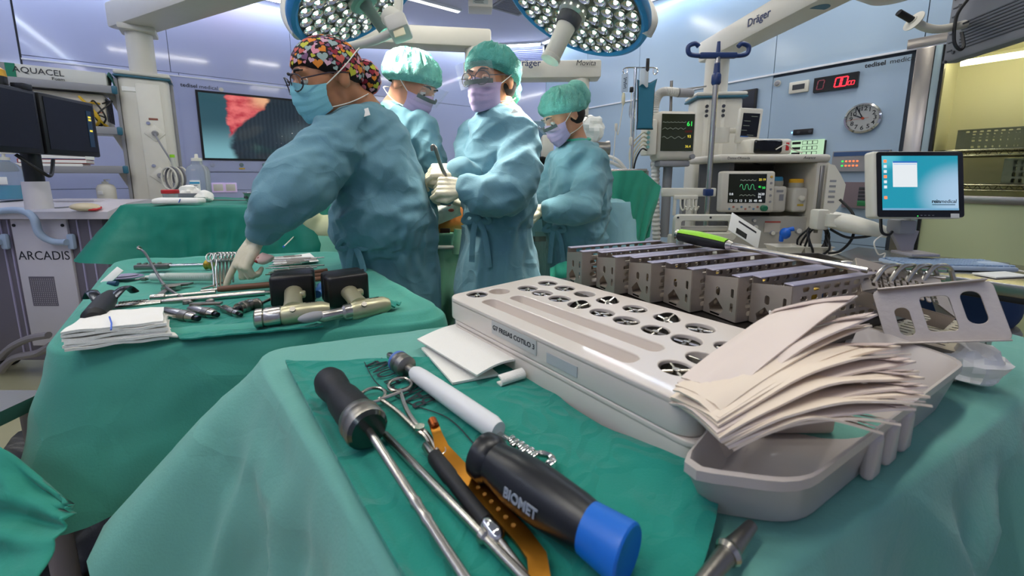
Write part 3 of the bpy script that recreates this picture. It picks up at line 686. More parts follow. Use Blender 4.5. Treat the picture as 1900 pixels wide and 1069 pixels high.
xx, yy = LW(449, 313); b = B(); b.box((xx, yy, .012), (.05, .015, .004)); b.build('yellow_tag', M('yellow_tag', 'D0A83A', .5), t2)
for k, px in enumerate((405, 428)):
    xx, yy = LW(px, 348); t = thing('wall_socket', ['left', 'right'][k] + ' one of the two lilac-lit square wall sockets', 'socket', LM @ mv(xx, yy, .004), 'lilac wall sockets')
    b = B(); b.box((0, 0, .006), (.11, .1, .012), .008); b.build('plate', M('lilac_socket', 'D9C6E6', .4, emit=.15, ecol='D9B8F0'), t); b = B(); b.box((0, 0, .013), (.08, .07, .004), .003); b.build('insert', WHITE, t)

# ================================================================ RIGHT WALL FITTINGS
def wthing(name, label, cat, px, py): x, y = RW(px, py); return thing(name, label, cat, RMx @ mv(x, y, .004)), x, y
def rsz(px0, py0, px1, py1): (a, h), (c, k) = RW(px0, py1), RW(px1, py0); return (c - a), (k - h)
t, x, y = wthing('wall_clock', 'round white analogue wall clock with black numerals', 'clock', 1602, 220)
R_ = rsz(1567, 220, 1637, 220)[0] / 2 * .95
b = B(); b.lathe([(R_, 0), (R_ + .006, .012), (R_ + .004, .026), (R_ - .008, .03), (R_ - .012, .02)], n=48, caps=False); b.build('rim', CHROME, t)
b = B(); b.lathe([(R_ - .006, .006), (R_ - .006, .01)], n=48); b.build('dial', M('clock_dial', 'C9CBC8', .5), t)
for k in range(1, 13): a = pi / 2 - 2 * pi * k / 12; text('numeral', str(k), .042, INK, t, mv(cos(a) * (R_ - .035), sin(a) * (R_ - .035), .0105), bold=.0006)
for ang, L, wd_ in ((pi / 2 + radians(62), .075, .009), (pi / 2 + radians(27), .11, .007)):
    b = B(); b.box((L / 2 - .01, 0, .014), (L, wd_, .002), mat=Matrix.Rotation(ang, 4, 'Z')); b.build('hand', INK, t)
b = B(); b.box((.03, 0, .017), (.13, .002, .001), mat=Matrix.Rotation(pi + .1, 4, 'Z')); b.lathe([(.009, .012), (.009, .019)], n=12); b.build('second_hand', M('orange_hand', 'C5532B', .5), t)
b = B(); b.lathe([(R_ - .006, .026), (R_ - .01, .028)], n=48); b.build('glass', M('clock_glass', 'FFFFFF', .02, trans=1, ior=1.1), t)
t, x, y = wthing('digital_timer', 'black digital timer with glowing red zeros above the clock', 'timer', 1552, 154); w_, h_ = rsz(1512, 156, 1592, 152)[0], rsz(1552, 168, 1552, 141)[1]
b = B(); b.box((0, 0, .015), (w_, h_, .03), .004); b.build('case', BLACK, t)
def seg0(cx_, cy_, w, h, th, mat):
    b = B(); sh = .12
    for (x0, y0, x1, y1) in ((-w, h, w, h), (-w, -h, w, -h), (-w, -h, -w, 0), (w, -h, w, 0), (-w, 0, -w, h), (w, 0, w, h)):
        dx, dy = x1 - x0, y1 - y0; L = sqrt(dx * dx + dy * dy); mm = mv(cx_ + (x0 + x1) / 2 + sh * (y0 + y1) / 2, cy_ + (y0 + y1) / 2, .031) @ Matrix.Rotation(math.atan2(dy, dx + sh * dy), 4, 'Z'); b.box((0, 0, 0), (L * .9, th, .002), mat=mm)
    return b
for cx_, sz, mt in ((-.33, 1, ERD), (.08, 1, ER), (.2, 1, ER), (.33, .42, ER), (.4, .42, ER)): seg0(cx_ * w_, h_ * (.02 if sz == 1 else .18), .03 * sz * w_ / .4, h_ * .3 * sz, .0065 * (sz + .2), mt).build('digit', mt, t)
t, x, y = wthing('wall_thermostat', 'small white wall thermostat left of the digital timer', 'thermostat', 1484, 162); b = B(); b.box((0, 0, .012), (rsz(1466, 160, 1502, 160)[0], .09, .024), .006); b.build('case', WHITE, t)
b = B(); b.box((0, 0, .025), (.085, .04, .003)); b.build('display', DGREY, t)
t, x, y = wthing('door_buzzer', 'small round grey knob on the clock wall panel', 'knob', 1443, 155); b = B(); b.lathe([(.02, 0), (.02, .012), (.014, .018)], n=20); b.build('cap', GREY, t); b = B(); b.lathe([(.026, 0), (.026, .004)], n=20); b.build('base', WHITE, t)
t, x, y = wthing('intercom_strip', 'small black strip with blue light under the thermostat', 'intercom', 1491, 245); b = B(); b.box((0, 0, .008), (rsz(1473, 245, 1509, 245)[0], .045, .016), .003); b.build('case', BLACK, t)
b = B(); b.box((-.075, 0, .017), (.008, .012, .002)); b.build('light', scr('glow_blue', '7FC8FF', 3), t)
for s_ in (-.03, .05): b = B(); b.cyl((s_, 0, .015), (s_, 0, .018), .012, n=12); b.build('button', DGREY, t)
t, x, y = wthing('wall_touch_panel', 'pale green glowing touch panel built into the clock wall', 'touch panel', 1489, 285); w_, h_ = rsz(1451, 285, 1528, 285)[0], rsz(1489, 312, 1489, 263)[1]
b = B(); b.box((0, 0, .006), (w_ + .02, h_ + .02, .012), .004); b.build('bezel', BLACK, t); b = B(); b.box((0, 0, .0125), (w_, h_, .003)); b.build('screen', scr('glow_pale_green', 'B9DDB8', .9), t)
text('lettering', 'tedisel medical', .022, INK, t, mv(w_ * .25, h_ * .38, .0145))
for r_ in range(3):
    b = B(); b.box((-w_ * .15, h_ * (.0 - .2 * r_), .0145), (.06, .02, .001)); b.build('field', BLACK, t)
    for c_ in range(3): plate(rrect(w_ * (.05 + .12 * c_), h_ * (.0 - .2 * r_), .035, .03, .004), [rrect(w_ * (.05 + .12 * c_), h_ * (.0 - .2 * r_), .029, .024, .003)], .014, .015).build('icon', INK, t)
t, x, y = wthing('gas_alarm_panel', 'grey wall alarm panel with orange lights and blue lower stripe', 'alarm panel', 1597, 299); w_, h_ = rsz(1553, 299, 1660, 299)[0], rsz(1597, 318, 1597, 280)[1]
b = B(); b.box((0, 0, .015), (w_, h_, .03), .004); b.build('case', GREY, t); b = B(); b.box((0, -h_ * .36, .031), (w_ * .96, h_ * .2, .003)); b.build('blue_stripe', M('blue_print', '31507E', .5), t)
for r_ in range(2):
    for c_ in range(5): b = B(); b.cyl((-w_ * .3 + .022 * c_, h_ * (.22 - .22 * r_), .03), (-w_ * .3 + .022 * c_, h_ * (.22 - .22 * r_), .034), .007, n=10); b.build('light', EO if c_ else EG, t)
t, x, y = wthing('control_box', 'reddish-grey control box with green keys behind the turquoise monitor', 'control box', 1597, 362); w_, h_ = rsz(1577, 362, 1640, 362)[0], rsz(1597, 386, 1597, 338)[1]
b = B(); b.box((0, 0, .02), (w_, h_, .04), .006); b.build('case', M('mauve_case', '7E7076', .5), t)
for k in range(5): b = B(); b.box((.02, h_ * (.3 - .14 * k), .041), (.05, .022 if k else .04, .004), .002); b.build('key', M('green_key', '2F7F4E', .5) if k < 1 else DGREY, t)
xx, yy = RW(1645, 116); pnl = walls['wall_right']; mi = worldm(pnl).inverted() @ RMx
text('lettering', 'tedisel', .044, INK, pnl, mi @ mv(xx - .06, yy, .003), bold=.001); text('lettering', 'medical', .044, INK, pnl, mi @ mv(xx + .085, yy, .003))
t, x, y = wthing('small_black_screen', 'black wall screen partly hidden behind the right pendant column', 'screen', 1378, 205); b = B(); b.box((0, 0, .015), (.24, .34, .03), .004); b.build('case', BLACK, t); b = B(); b.box((0, 0, .031), (.21, .31, .002)); b.build('screen', SDARK, t)

# ================================================================ LEFT: CONSOLE CART WITH TWIN MONITORS
fc = Fr(120, 470, 2.25)
t = thing('console_cart', 'pale imaging console cart with dark lettering and light blue handle at left', 'cart', fc.m)
CART = M('cart_shell', 'CFC9CE', .45, var=.03); CARTG = M('cart_grey', '6E6873', .5)
xl, xr = fc.q(-140, 430)[0], fc.q(192, 430)[0]; ytop = fc.q(100, 398)[1]
b = B(); b.box(((xl + xr) / 2, (ytop + .12) / 2, -.1), (xr - xl, ytop - .12, .2), .02); b.build('body', CARTG, t)
b = B(); prof = [(.06, ytop - .02), (.06, ytop + .02), (-.06, ytop + .06), (-.2, ytop + .075), (-.3, ytop + .06), (-.3, ytop - .02)]
b.prism([(-z, y) for z, y in prof], xl - .04, xr + .1, mat=Matrix(((0, 0, 1, 0), (0, 1, 0, 0), (-1, 0, 0, 0), (0, 0, 0, 1)))); b.build('console_top', CART, t)
x0, x1 = fc.q(32, 450)[0], fc.q(134, 450)[0]
b = B(); b.box(((x0 + x1) / 2, (ytop + .2) / 2, .008), (x1 - x0, ytop - .25, .016), .004); fp = b.build('front_panel', CART, t)
for s_ in (x0 + .02, x1 - .02):
    b = B(); b.cyl((s_, ytop - .06, .014), (s_, ytop - .06, .02), .009, n=10); b.build('screw', BLACK, fp)
tx, ty = fc.q(88, 474); text('lettering', 'ARCADIS', .072, INK, fp, mv(tx, ty, .0165))
holes = [rrect(x0 + .06 + .0115 * i, .48 + .0115 * j, .007, .007, .001, 1) for i in range(12) for j in range(14)]
plate([(x0 + .05, .47), (x0 + .195, .47), (x0 + .195, .645), (x0 + .05, .645)], holes, .0155, .018).build('vent_grille', CARTG, fp)
for px in (8, 22, 150, 172):
    x = fc.q(px, 450)[0]; b = B(); b.box((x, (ytop + .14) / 2, .003), (.008, ytop - .2, .008), .002); b.build('rib', M('cart_rib', 'A9A2C0', .4), t)
BLUEH = M('pale_blue_tube', 'A9BBD3', .35)
hp = [fc.q(p, q_) for p, q_ in ((-60, 385), (0, 392), (60, 388), (88, 400), (100, 430), (115, 445), (142, 447))]
b = B(); b.tube(catmull([(x, y, .07 if i < 5 else .05) for i, (x, y) in enumerate(hp)], 6), .018, 12); hd = b.build('handle', BLUEH, t)
for px in (142, 20):
    x, y = fc.q(px, 447); b = B(); b.box((x, y, .025), (.04, .09, .025), .012); b.build('handle_mount', BLUEH, hd)
b = B(); x, y = fc.q(-5, 447); b.tube([(x - .1, y, .05), (fc.q(20, 447)[0], y, .05)], .016, 10); b.build('handle', BLUEH, t)
b = B(); x, y = fc.q(58, 372); b.box((x, ytop + .062, -.03), (.09, .02, .03), .003); b.build('green_badge', M('green_badge', '5E8F86', .5), t)
b = B(); b.box((fc.q(90, 372)[0], ytop + .072, -.16), (.3, .012, .12), .004, mat=Matrix.Identity(4)); b.build('keyboard_deck', CART, t)
for sx_ in (xl + .08, xr - .08):
    b = B(); b.cyl((sx_ - .02, .06, -.03), (sx_ + .02, .06, -.03), .06, n=20); b.build('wheel', BLACK, t)
    b = B(); b.cyl((sx_ - .02, .06, -.2), (sx_ + .02, .06, -.2), .06, n=20); b.build('wheel', BLACK, t)
    b = B(); b.box((sx_, .12, -.1), (.05, .03, .2), .01); b.build('caster_bar', CARTG, t)
# cable at the cart foot
for k, (pts_, lb_) in enumerate(((((0, 665), (20, 645), (55, 628), (90, 622)), 'upper grey cable at the foot of the console cart'), (((0, 690), (25, 665), (70, 655), (95, 640)), 'lower grey cable at the foot of the console cart'))):
    b = B(); b.tube(catmull([aty(p, q_, 1.95) for p, q_ in pts_], 6), .018, 8); tag(b.build('cable', M('warm_grey_cable', '7F7A7E', .5)), lb_, 'cable')
# twin monitors
md = V((-.2, .98, 0)).normalized(); P = aty(80, 240, 2.05)
mm = frame(V((P.x, P.y, 0)), md, UP)
t = thing('twin_monitor', 'pair of black monitors on one stand above the console cart', 'monitor', mm)
yb, yt_ = 1.325, 1.63
for k, x0 in enumerate((-.345, 0.005)):
    b = B(); b.box((x0 + .165, (yb + yt_) / 2, -.02), (.335, yt_ - yb, .045), .008); sc = b.build('screen_case', BLACK, t)
    b = B(); b.box((x0 + .165, (yb + yt_) / 2 + .005, .004), (.3, yt_ - yb - .045, .003)); sn = b.build('screen', SDARK, sc)
b = B(); b.box((.285, 1.48, .0065), (.03, .2, .002)); b.build('side_readout', scr('readout_blue', '2C4A66', .35), sc)
for yy_ in (1.545, 1.53, 1.47): b = B(); b.box((.285, yy_, .0085), (.018, .01, .001)); b.build('side_readout', EY, sc)
b = B(); b.box((.25, yb - .008, .006), (.06, .018, .003)); b.build('sticker', PAPER, sc)
b = B(); b.cyl((0, 1.15, -.07), (0, 1.4, -.07), .035, n=16); b.build('post', BLACK, t); b = B(); b.box((0, 1.42, -.06), (.3, .06, .03), .01); b.build('cross_bar', BLACK, t)
b = B(); b.cyl((0, ytop + .05, -.07), (0, 1.19, -.07), .05, .047, n=20); b.build('sleeve', CART, t)
b = B(); b.tube(catmull([(-.1, 1.32, -.05), (-.05, 1.24, -.0), (0, 1.22, .0), (.08, 1.3, -.04)], 6), .008, 7); b.build('cable', BLACK, t)
b = B(); b.box((-.05, yt_ + .012, -.02), (.05, .03, .05), .004); b.cyl((-.09, yt_ + .0, -.1), (-.09, yt_ + .05, -.1), .05, .05, n=20); lamp = b.build('beacon_base', BLACK, t)
b = B(); b.lathe([(.05, 0), (.048, .03), (.03, .045), (.0, .048)], o=(-.09, yt_ + .05, -.1), ax=(0, 1, 0), n=20); b.build('beacon', M('amber_beacon', 'D9A21A', .35), t)

def pump_bottle(name, label, P, r, h, liquid=None, body=None):
    t = thing(name, label, 'bottle', P); bm_ = body or M('clear_bottle', 'DDE6EC', .15, trans=.85, ior=1.15)
    b = B(); b.lathe([(r * .92, 0), (r, .01), (r, h * .62), (r * .8, h * .76), (r * .32, h * .84), (r * .3, h * .88)], n=24); b.build('body', bm_, t)
    if liquid: b = B(); b.lathe([(r * .93, .006), (r * .94, h * .32), (.001, h * .32)], n=24); b.build('liquid', liquid, t)
    b = B(); b.lathe([(r * .36, h * .86), (r * .36, h * .92), (r * .12, h * .93), (r * .1, h)], n=16); b.build('cap', WHITE, t)
    b = B(); b.box((r * .35, 0, h * 1.01), (r * .95, r * .3, h * .035), .003); b.build('nozzle', WHITE, t)
    b = B(); b.box((0.02, -r * .985, h * .42), (r * .9, .004, h * .16), .001); b.build('label', PAPER, t)
    return t
cartz = lambda px, Y: None
p = aty(20, 363, 2.38); pump_bottle('gel_bottle', 'clear pump bottle of bright blue gel on the console cart', rotz((p.x, p.y, ytop + .075), .2), .065, .27, M('blue_gel', '18A6C9', .2))
p = aty(200, 372, 2.8); pump_bottle('soap_bottle', 'white pump soap bottle beside the left pendant column', rotz((p.x, p.y, 1.04), -.2), .05, .15, None, WHITE)
b = B(); b.box((p.x, p.y + .02, .52), (.34, .2, 1.03), .02); tt = b.build('side_cabinet', M('beige_cart', 'C4BDB6', .5)); tag(tt, 'narrow pale cabinet behind the console cart with soap bottle on top', 'cabinet')
p = aty(158, 378, 2.2); t = thing('computer_mouse', 'beige computer mouse with red lower edge on the console cart', 'mouse', frame(V((p.x, p.y, ytop + .03)), V((1, .1, -.05)), V((0, 1, .3))))
b = B(); b.sph((0, 0, .018), (.075, .035, .02), 16, 10); b.build('shell', M('beige_mouse', 'CDBF9F', .4), t); b = B(); b.sph((.045, 0, .012), (.033, .03, .012)); b.build('red_edge', RED, t)
b = B(); b.tube(catmull([(-.07, 0, .015), (-.16, -.01, .01), (-.26, .0, .02), (-.3, .03, .03)], 6), .004, 6); b.build('cord', GREY, t)
# pale base unit behind the draped stand
f2 = Fr(270, 460, 2.75); t = thing('imaging_base', 'low pale rounded machine base behind the dark green drape', 'machine', f2.m)
x0, x1 = f2.q(178, 450)[0], f2.q(655, 450)[0]; yb_ = f2.q(270, 442)[1]
b = B(); b.box(((x0 + x1) / 2, yb_ / 2 + .02, -.2), (x1 - x0, yb_ - .06, .4), .05, 3); b.build('cover', M('cream_cover', 'D2CCC2', .4), t)
b = B(); b.box(((x0 + x1) / 2, yb_ - .06, .0), (x1 - x0 - .1, .012, .01)); b.build('groove', GREY, t)
x, y = f2.q(225, 472); b = B(); b.box((x + .05, y, .003), (.14, .03, .02), .004); b.build('slot', BLACK, t)
b = B(); b.cyl((f2.q(198, 443)[0], yb_ - .03, 0), (f2.q(198, 443)[0], yb_ - .03, .01), .015, n=12); b.build('screw', GREY, t)

# ================================================================ ANAESTHESIA MACHINE
fa = Fr(1330, 300, 2.6, (1, -.03, 0)); AM = M('machine_shell', 'CBC5B8', .42, var=.03); AMI = M('machine_inner', '4B4A46', .55)
t = thing('anaesthesia_machine', 'tall pale anaesthesia machine with waveform screen and two vaporizers', 'medical machine', fa.m)
X = lambda px, py=380: fa.q(px, py)[0]
Yq = lambda py, px=1420: fa.q(px, py)[1]
xl, xr = X(1328, 300), X(1532, 300); yt_ = Yq(300)
b = B(); b.box(((xl + xr) / 2, yt_ + .02, -.2), (xr - xl, .05, .5), .02, 3); tp = b.build('top_shelf', AM, t)
text('lettering', 'Datex-Ohmeda', .022, INK, tp, mv(X(1362, 307), yt_ + .02, .0505)); text('lettering', 'Avance', .025, INK, tp, mv(X(1490, 307), yt_ + .022, .0505), shear=.25)
x0, x1 = X(1345, 400), X(1505, 400); y0, y1 = Yq(462), yt_
yc = Yq(402)
b = B(); b.box(((x0 + x1) / 2, (y1 + y0) / 2, -.42), (x1 - x0, y1 - y0, .04)); b.box((x0 + .015, (y1 + y0) / 2, -.2), (.03, y1 - y0, .42)); b.build('back_frame', AMI, t)
b = B(); b.box((X(1513), (y1 + y0) / 2, -.19), (.09, y1 - y0, .46), .02); b.build('side_pillar', AM, t)
b = B(); b.box(((x0 + x1) / 2, (yc + y0) / 2, -.05), (x1 - x0, yc - y0, .1), .004); fp = b.build('lower_panel', M('panel_grey', 'A9A69C', .45), t)
b = B(); b.box(((xl + xr) / 2, .32, -.2), (xr - xl - .06, y0 - .13 + .02, .44), .02); b.build('drawer_base', AM, t)
for k in range(2): b = B(); b.box(((xl + xr) / 2, .22 + .2 * k, .024), (xr - xl - .14, .17, .012), .004); dw = b.build('drawer', AM, t); b = B(); b.box(((xl + xr) / 2, .27 + .2 * k, .034), (.2, .02, .015), .004); b.build('handle', GREY, dw)
b = B(); b.box(((xl + xr) / 2 + .03, y0 - .01, .07), (xr - xl + .1, .03, .56), .014, 3); b.build('work_surface', AM, t)
for sx_ in (xl + .1, xr - .1):
    for z in (.0, -.36): b = B(); b.cyl((sx_ - .015, .06, z), (sx_ + .015, .06, z), .06, n=18); b.box((sx_, .12, z), (.05, .04, .06), .008); b.build('caster', BLACK, t)
# gauges on the lower panel
for px, py, r in ((1400, 421, .018), (1398, 409, .012), (1432, 432, .016), (1480, 428, .02)):
    x, y = fa.q(px, py); b = B(); b.lathe([(r, 0), (r, .012), (r * .8, .016)], o=(x, y, 0), n=18); g = b.build('gauge', GREY, fp); b = B(); b.lathe([(r * .8, .015), (r * .8, .017)], o=(x, y, 0), n=18); b.build('dial', WHITE, g)
x, y = fa.q(1432, 421); b = B(); b.box((x, y, .003), (.1, .07, .004)); nt_ = b.build('notice', M('notice_paper', 'BDB6AA', .6), fp); b = B(); b.box((x, y + .033, .006), (.1, .01, .002)); b.build('red_strip', M('notice_red', 'A7483E', .6), nt_)
x, y = fa.q(1379, 425); b = B(); b.tube([(x, y - .04, .012), (x, y + .04, .012)], .01, 10); b.build('flow_tube', WHITE, fp)
# machine screen
x0, x1, y0_, y1_ = fa.rect(1324, 318, 1427, 392)
sm = frame(V(((x0 + x1) / 2, (y0_ + y1_) / 2, .05)), V((1, 0, 0)), V((0, 1, -.05)))
w_, h_ = x1 - x0, y1_ - y0_
b = B(); b.box((0, 0, 0), (w_, h_, .06), .015, 3, mat=sm); dsp = b.build('display', AM, t)
sw, sh = w_ * .7, h_ * .7; so = V((-w_ * .02, h_ * .08, .031))
b = B(); b.box(so, (sw, sh, .003), mat=sm); b.build('screen', M('wave_screen', '10130E', .2, emit=.05, ecol='2A3326'), dsp)
def trace(f, y, mat, x0=-.2, x1=.22, n=60):
    b = B(); b.tube([sm @ (so + V((sw * lerp(x0, x1, i / n), sh * (y + f(i / n)), .003))) for i in range(n + 1)], .0016, 4); b.build('trace', mat, dsp)
trace(lambda u: .03 * max(0, sin(u * 26)), .27, EGR); trace(lambda u: .09 * (1 if sin(u * 18) > 0 else -1) * abs(sin(u * 18)) ** .4, .05, M('glow_trace_green', '0A0F0A', .3, emit=.7, ecol='4FBF7F')); trace(lambda u: .04 * abs(sin(u * 13)), -.26, EGR)
random.seed(2)
for k in range(7): text('reading', str(random.choice([12, 25, 5, 60, 2, 48])), .02, EW, dsp, sm @ mv(so.x + sw * (-.42 + .13 * k), so.y - sh * .43, .0335))
for px_, py_, s_, c_ in ((.33, .3, '25', EY), (.43, .3, '19', EY), (.33, .05, '41', EG), (.43, .02, '50', EG), (.33, -.2, '36', EW), (.42, -.2, '20', EW), (-.42, -.2, '0.8', EW), (.33, -.3, '44', EW)): text('reading', s_, .02, c_, dsp, sm @ mv(so.x + sw * px_, so.y + sh * py_, .0335))
for k in range(9):
    b = B(); b.lathe([(.007, .03), (.006, .034)], n=10); b.v = [sm @ (v + V((-w_ * .33 + w_ * .075 * k, -h_ * (.37 if k % 2 else .42), 0))) for v in b.v]; b.build('key', M('key_%d' % (k % 3), ('5E7F9A', 'A86A5A', '8C8A80')[k % 3], .5), dsp)
for k in range(5):
    b = B(); b.lathe([(.008, .03), (.007, .034)], n=10); b.v = [sm @ (v + V((w_ * .42, h_ * (.36 - .15 * k), 0))) for v in b.v]; b.build('key', M('key_y', 'C99B3A', .5) if k == 0 else GREY, dsp)
b = B(); b.lathe([(.02, .03), (.019, .05), (.015, .054)], n=18); b.v = [sm @ (v + V((w_ * .3, -h_ * .4, 0))) for v in b.v]; b.build('dial_knob', M('green_knob', '1F6B4E', .4), dsp)
# vaporizers
for k, (p0, p1, cc, nm) in enumerate(((1428, 1465, '2E7FA6', 'pale vaporizer with blue cap in the anaesthesia machine'), (1469, 1504, 'E0A92A', 'pale vaporizer with yellow cap in the anaesthesia machine'))):
    xa, xb, ya, yb2 = fa.rect(p0, 328 + 4 * k, p1, 394); ww = xb - xa; hh = yb2 - ya
    v_ = thing('vaporizer', nm, 'vaporizer', fa.m @ mv((xa + xb) / 2, ya, -.06), 'vaporizers')
    b = B(); b.box((0, hh * .37, 0), (ww, hh * .74, .12), .02, 3); b.build('body', M('vap_body', 'CBC6BA', .4), v_)
    b = B(); b.lathe([(ww * .4, hh * .72), (ww * .45, hh * .78), (ww * .45, hh * .88)], ax=(0, 1, 0), n=24); b.build('dial_wheel', M('vap_wheel', 'A9A598', .4), v_)
    b = B(); b.lathe([(ww * .42, hh * .88), (ww * .42, hh * .97), (ww * .36, hh)], ax=(0, 1, 0), n=24); b.build('cap', M('cap_%d' % k, cc, .4), v_)
    if k: b = B(); b.lathe([(ww * .18, .06), (ww * .18, .075), (ww * .1, .08)], o=(0, hh * .42, 0), n=16); b.build('knob', WHITE, v_)
    else: b = B(); b.box((ww * .12, hh * .42, .061), (ww * .25, hh * .18, .004)); b.build('window', GREY, v_)
    b = B(); b.box((0, hh * (.22 if k else .6), .0605), (ww * .4, hh * .06, .003)); b.build('label', M('yel_label', 'C9A93A', .5) if k else GREY, v_)
# items on the machine
P = fa.m @ V((X(1432, 290), yt_ + .046, -.05)); t = thing('black_visor_unit', 'small black-fronted monitor unit lying on top of the anaesthesia machine', 'device', frame(P, V((1, 0, 0)), UP))
b = B(); b.box((0, .05, -.05), (.28, .1, .16), .02, 3); b.build('case', WHITE, t); b = B(); b.box((-.02, .05, .028), (.18, .085, .03), .02, 3); b.build('dark_front', M('visor_black', '08080A', .1), t)
b = B(); b.box((.105, .05, .03), (.02, .05, .01), .003); b.build('red_tag', RED, t); b = B(); b.tube(catmull([(.02, .03, .05), (.07, .06, .07), (.12, .03, .06), (.2, .01, .04)], 6), .004, 6); b.build('cable', WHITE, t)
for k, (px, py, nm) in enumerate(((1412, 443, 'white plastic dish behind the blue cap on the machine shelf'), (1459, 447, 'empty white plastic dish at the right of the machine shelf'))):
    x, y = fa.q(px, py); t = thing('plastic_dish', nm, 'dish', fa.m @ mv(x, Yq(462) + .008, .24), 'white plastic dishes'); b = B()
    w1, d1, h1_ = .075, .05, .055
    ring = lambda s_, y_: [V((sx2 * w1 * s_, y_, sz2 * d1 * s_)) for sx2, sz2 in ((-1, -1), (1, -1), (1, 1), (-1, 1))]
    loops = [ring(.8, 0), ring(1.05, h1_), ring(1.14, h1_ + .004), ring(1.14, h1_), ring(1.08, h1_ - .003), ring(.83, -.002)]; loops[0] = ring(.78, .003)
    vs = sum(loops, []); fs = [[0, 1, 2, 3], [20, 21, 22, 23]] + [[i * 4 + k2, i * 4 + (k2 + 1) % 4, (i + 1) * 4 + (k2 + 1) % 4, (i + 1) * 4 + k2] for i in range(5) for k2 in range(4)]
    b.add(vs, fs); b.build('dish', WHITE, t)
    b = B(); b.tube([V((sx2 * w1 * 1.14, h1_ + .002, sz2 * d1 * 1.14)) for sx2, sz2 in ((-1, -1), (1, -1), (1, 1), (-1, 1))], .003, 6, closed=True); b.build('rim', WHITE, t)
x, y = fa.q(1416, 430); b = B(); b.sph((0, .02, 0), (.03, .035, .03)); b.cyl((0, .04, 0), (.04, .05, .01), .012, .014); b.box((-.02, -.01, 0), (.02, .04, .02), .005)
tag(b.build('breathing_valve', M('bright_blue', '1C62C8', .4), mw=fa.m @ mv(x, y + .0, .22)), 'bright blue plastic valve standing in the white dish', 'valve')
# grey handle frame in front (trolley handle)
fh = Fr(1310, 410, 2.2); t = thing('trolley_handle', 'white rounded trolley handle frame beside the anaesthesia machine', 'handle', fh.m)
x0, x1, y0, y1 = fh.rect(1248, 398, 1367, 446); plate(rrect((x0 + x1) / 2, (y0 + y1) / 2, x1 - x0, y1 - y0, .03), [rrect((x0 + x1) / 2, (y0 + y1) / 2 + .005, x1 - x0 - .07, y1 - y0 - .08, .012)], -.02, .02, bevel=.005).build('frame', WHITE, t)
b = B(); b.box(((x0 + x1) / 2, (y0 + y1) / 2 - .01, -.03), (x1 - x0 - .05, .03, .03), .01); b.build('bar', AM, t)
for s_ in (x0 + .02, x1 - .02): b = B(); b.box((s_, (y0 + .1) / 2, -.06), (.04, y0 - .05, .05), .01); b.build('leg', AM, t)
for px in (1255, 1315, 1360): x, y = fh.q(px, 403); b = B(); b.cyl((x, y, .02), (x, y, .024), .006, n=8); b.build('screw', DGREY, t)
fh = Fr(1270, 365, 2.35); t = thing('hose_rack', 'white bracket rack with curled hooks below the patient monitor', 'rack', fh.m)
x0, x1, y0, y1 = fh.rect(1248, 363, 1294, 400); b = B(); b.box(((x0 + x1) / 2, y1 - .01, 0), (x1 - x0, .025, .03), .005)
for s_ in (x0 + .008, x1 - .008): b.box((s_, (y0 + y1) / 2, 0), (.015, y1 - y0, .02), .004)
b.build('frame', WHITE, t)
for k in range(4):
    x = lerp(x0, x1, .25 + .18 * k); b = B(); b.tube(catmull([(x, y1 - .02, .015), (x, y1 - .06, .02), (x + .012, y1 - .085, .03), (x + .02, y1 - .06, .045)], 6), .005, 7); b.build('hook', WHITE, t)
b = B(); b.box(((x0 + x1) / 2, y1 * .5, -.03), (.03, y1, .03), .005); b.build('post', GREY, t)
b = B(); xx0, xx1 = fh.q(1230, 357)[0], fh.q(1330, 357)[0]; b.box(((xx0 + xx1) / 2, fh.q(1280, 357)[1], -.02), (xx1 - xx0, .05, .03), .006); b.build('rail', WHITE, t)
# tilted card leaning on the handle
P = aty(1382, 428, 2.05); t = thing('info_card', 'tilted white card with dark lettering leaning by the machine shelf', 'card', frame(P, V((.85, .1, -.5)), V((.35, .5, .8)))); b = B(); b.box((0, 0, 0), (.2, .11, .004), .001); b.build('card', PAPER, t); b = B(); b.box((.01, .028, .0025), (.12, .01, .001)); b.build('print_line', INK, t); b = B(); b.box((-.02, -.03, .003), (.07, .03, .001)); b.build('dark_box', BLACK, t)
b = B(); b.box((0, -.35, -.05), (.02, .62, .02)); 
# small tablet on pendant arm
ft = Fr(1388, 235, 2.72, (1, -.08, 0)); t = thing('tablet_monitor', 'small white-framed tablet monitor beside the right pendant column', 'monitor', ft.m)
x0, x1, y0, y1 = ft.rect(1363, 201, 1415, 267); tw = Matrix.Translation(((x0 + x1) / 2, (y0 + y1) / 2, 0)) @ Matrix.Rotation(-.06, 4, 'Z')
b = B(); b.box((0, 0, 0), (x1 - x0 - .015, y1 - y0, .04), .01, 2, mat=tw); b.build('case', WHITE, t); b = B(); b.box((0, .005, .021), ((x1 - x0) * .66, (y1 - y0) * .66, .003), mat=tw); sc = b.build('screen', SDARK, t)
for k in range(5): b = B(); b.box((random.uniform(-.04, .03), .06 - .03 * k, .023), (.04, .003, .001), mat=tw); b.build('screen_line', EGR, sc)
b = B(); b.box((-.03, -.07, .023), (.05, .006, .001), mat=tw); b.build('screen_line', scr('glow_dimblue', '3A5F9A', .6), sc)
xq, yq = ft.q(1337, 250); b = B(); b.box((xq + .1, yq + .03, -.05), (.2, .035, .04), .012); b.cyl((xq + .03, yq - .05, -.05), (xq + .03, yq + .05, -.05), .045, n=16); b.build('bracket', WHITE, t)
b = B(); b.tube(catmull([ft.m.inverted() @ aty(p, q_, 2.76) for p, q_ in ((1395, 267), (1405, 285), (1392, 300), (1410, 305))], 6), .004, 6); b.build('cable', BLACK, t)
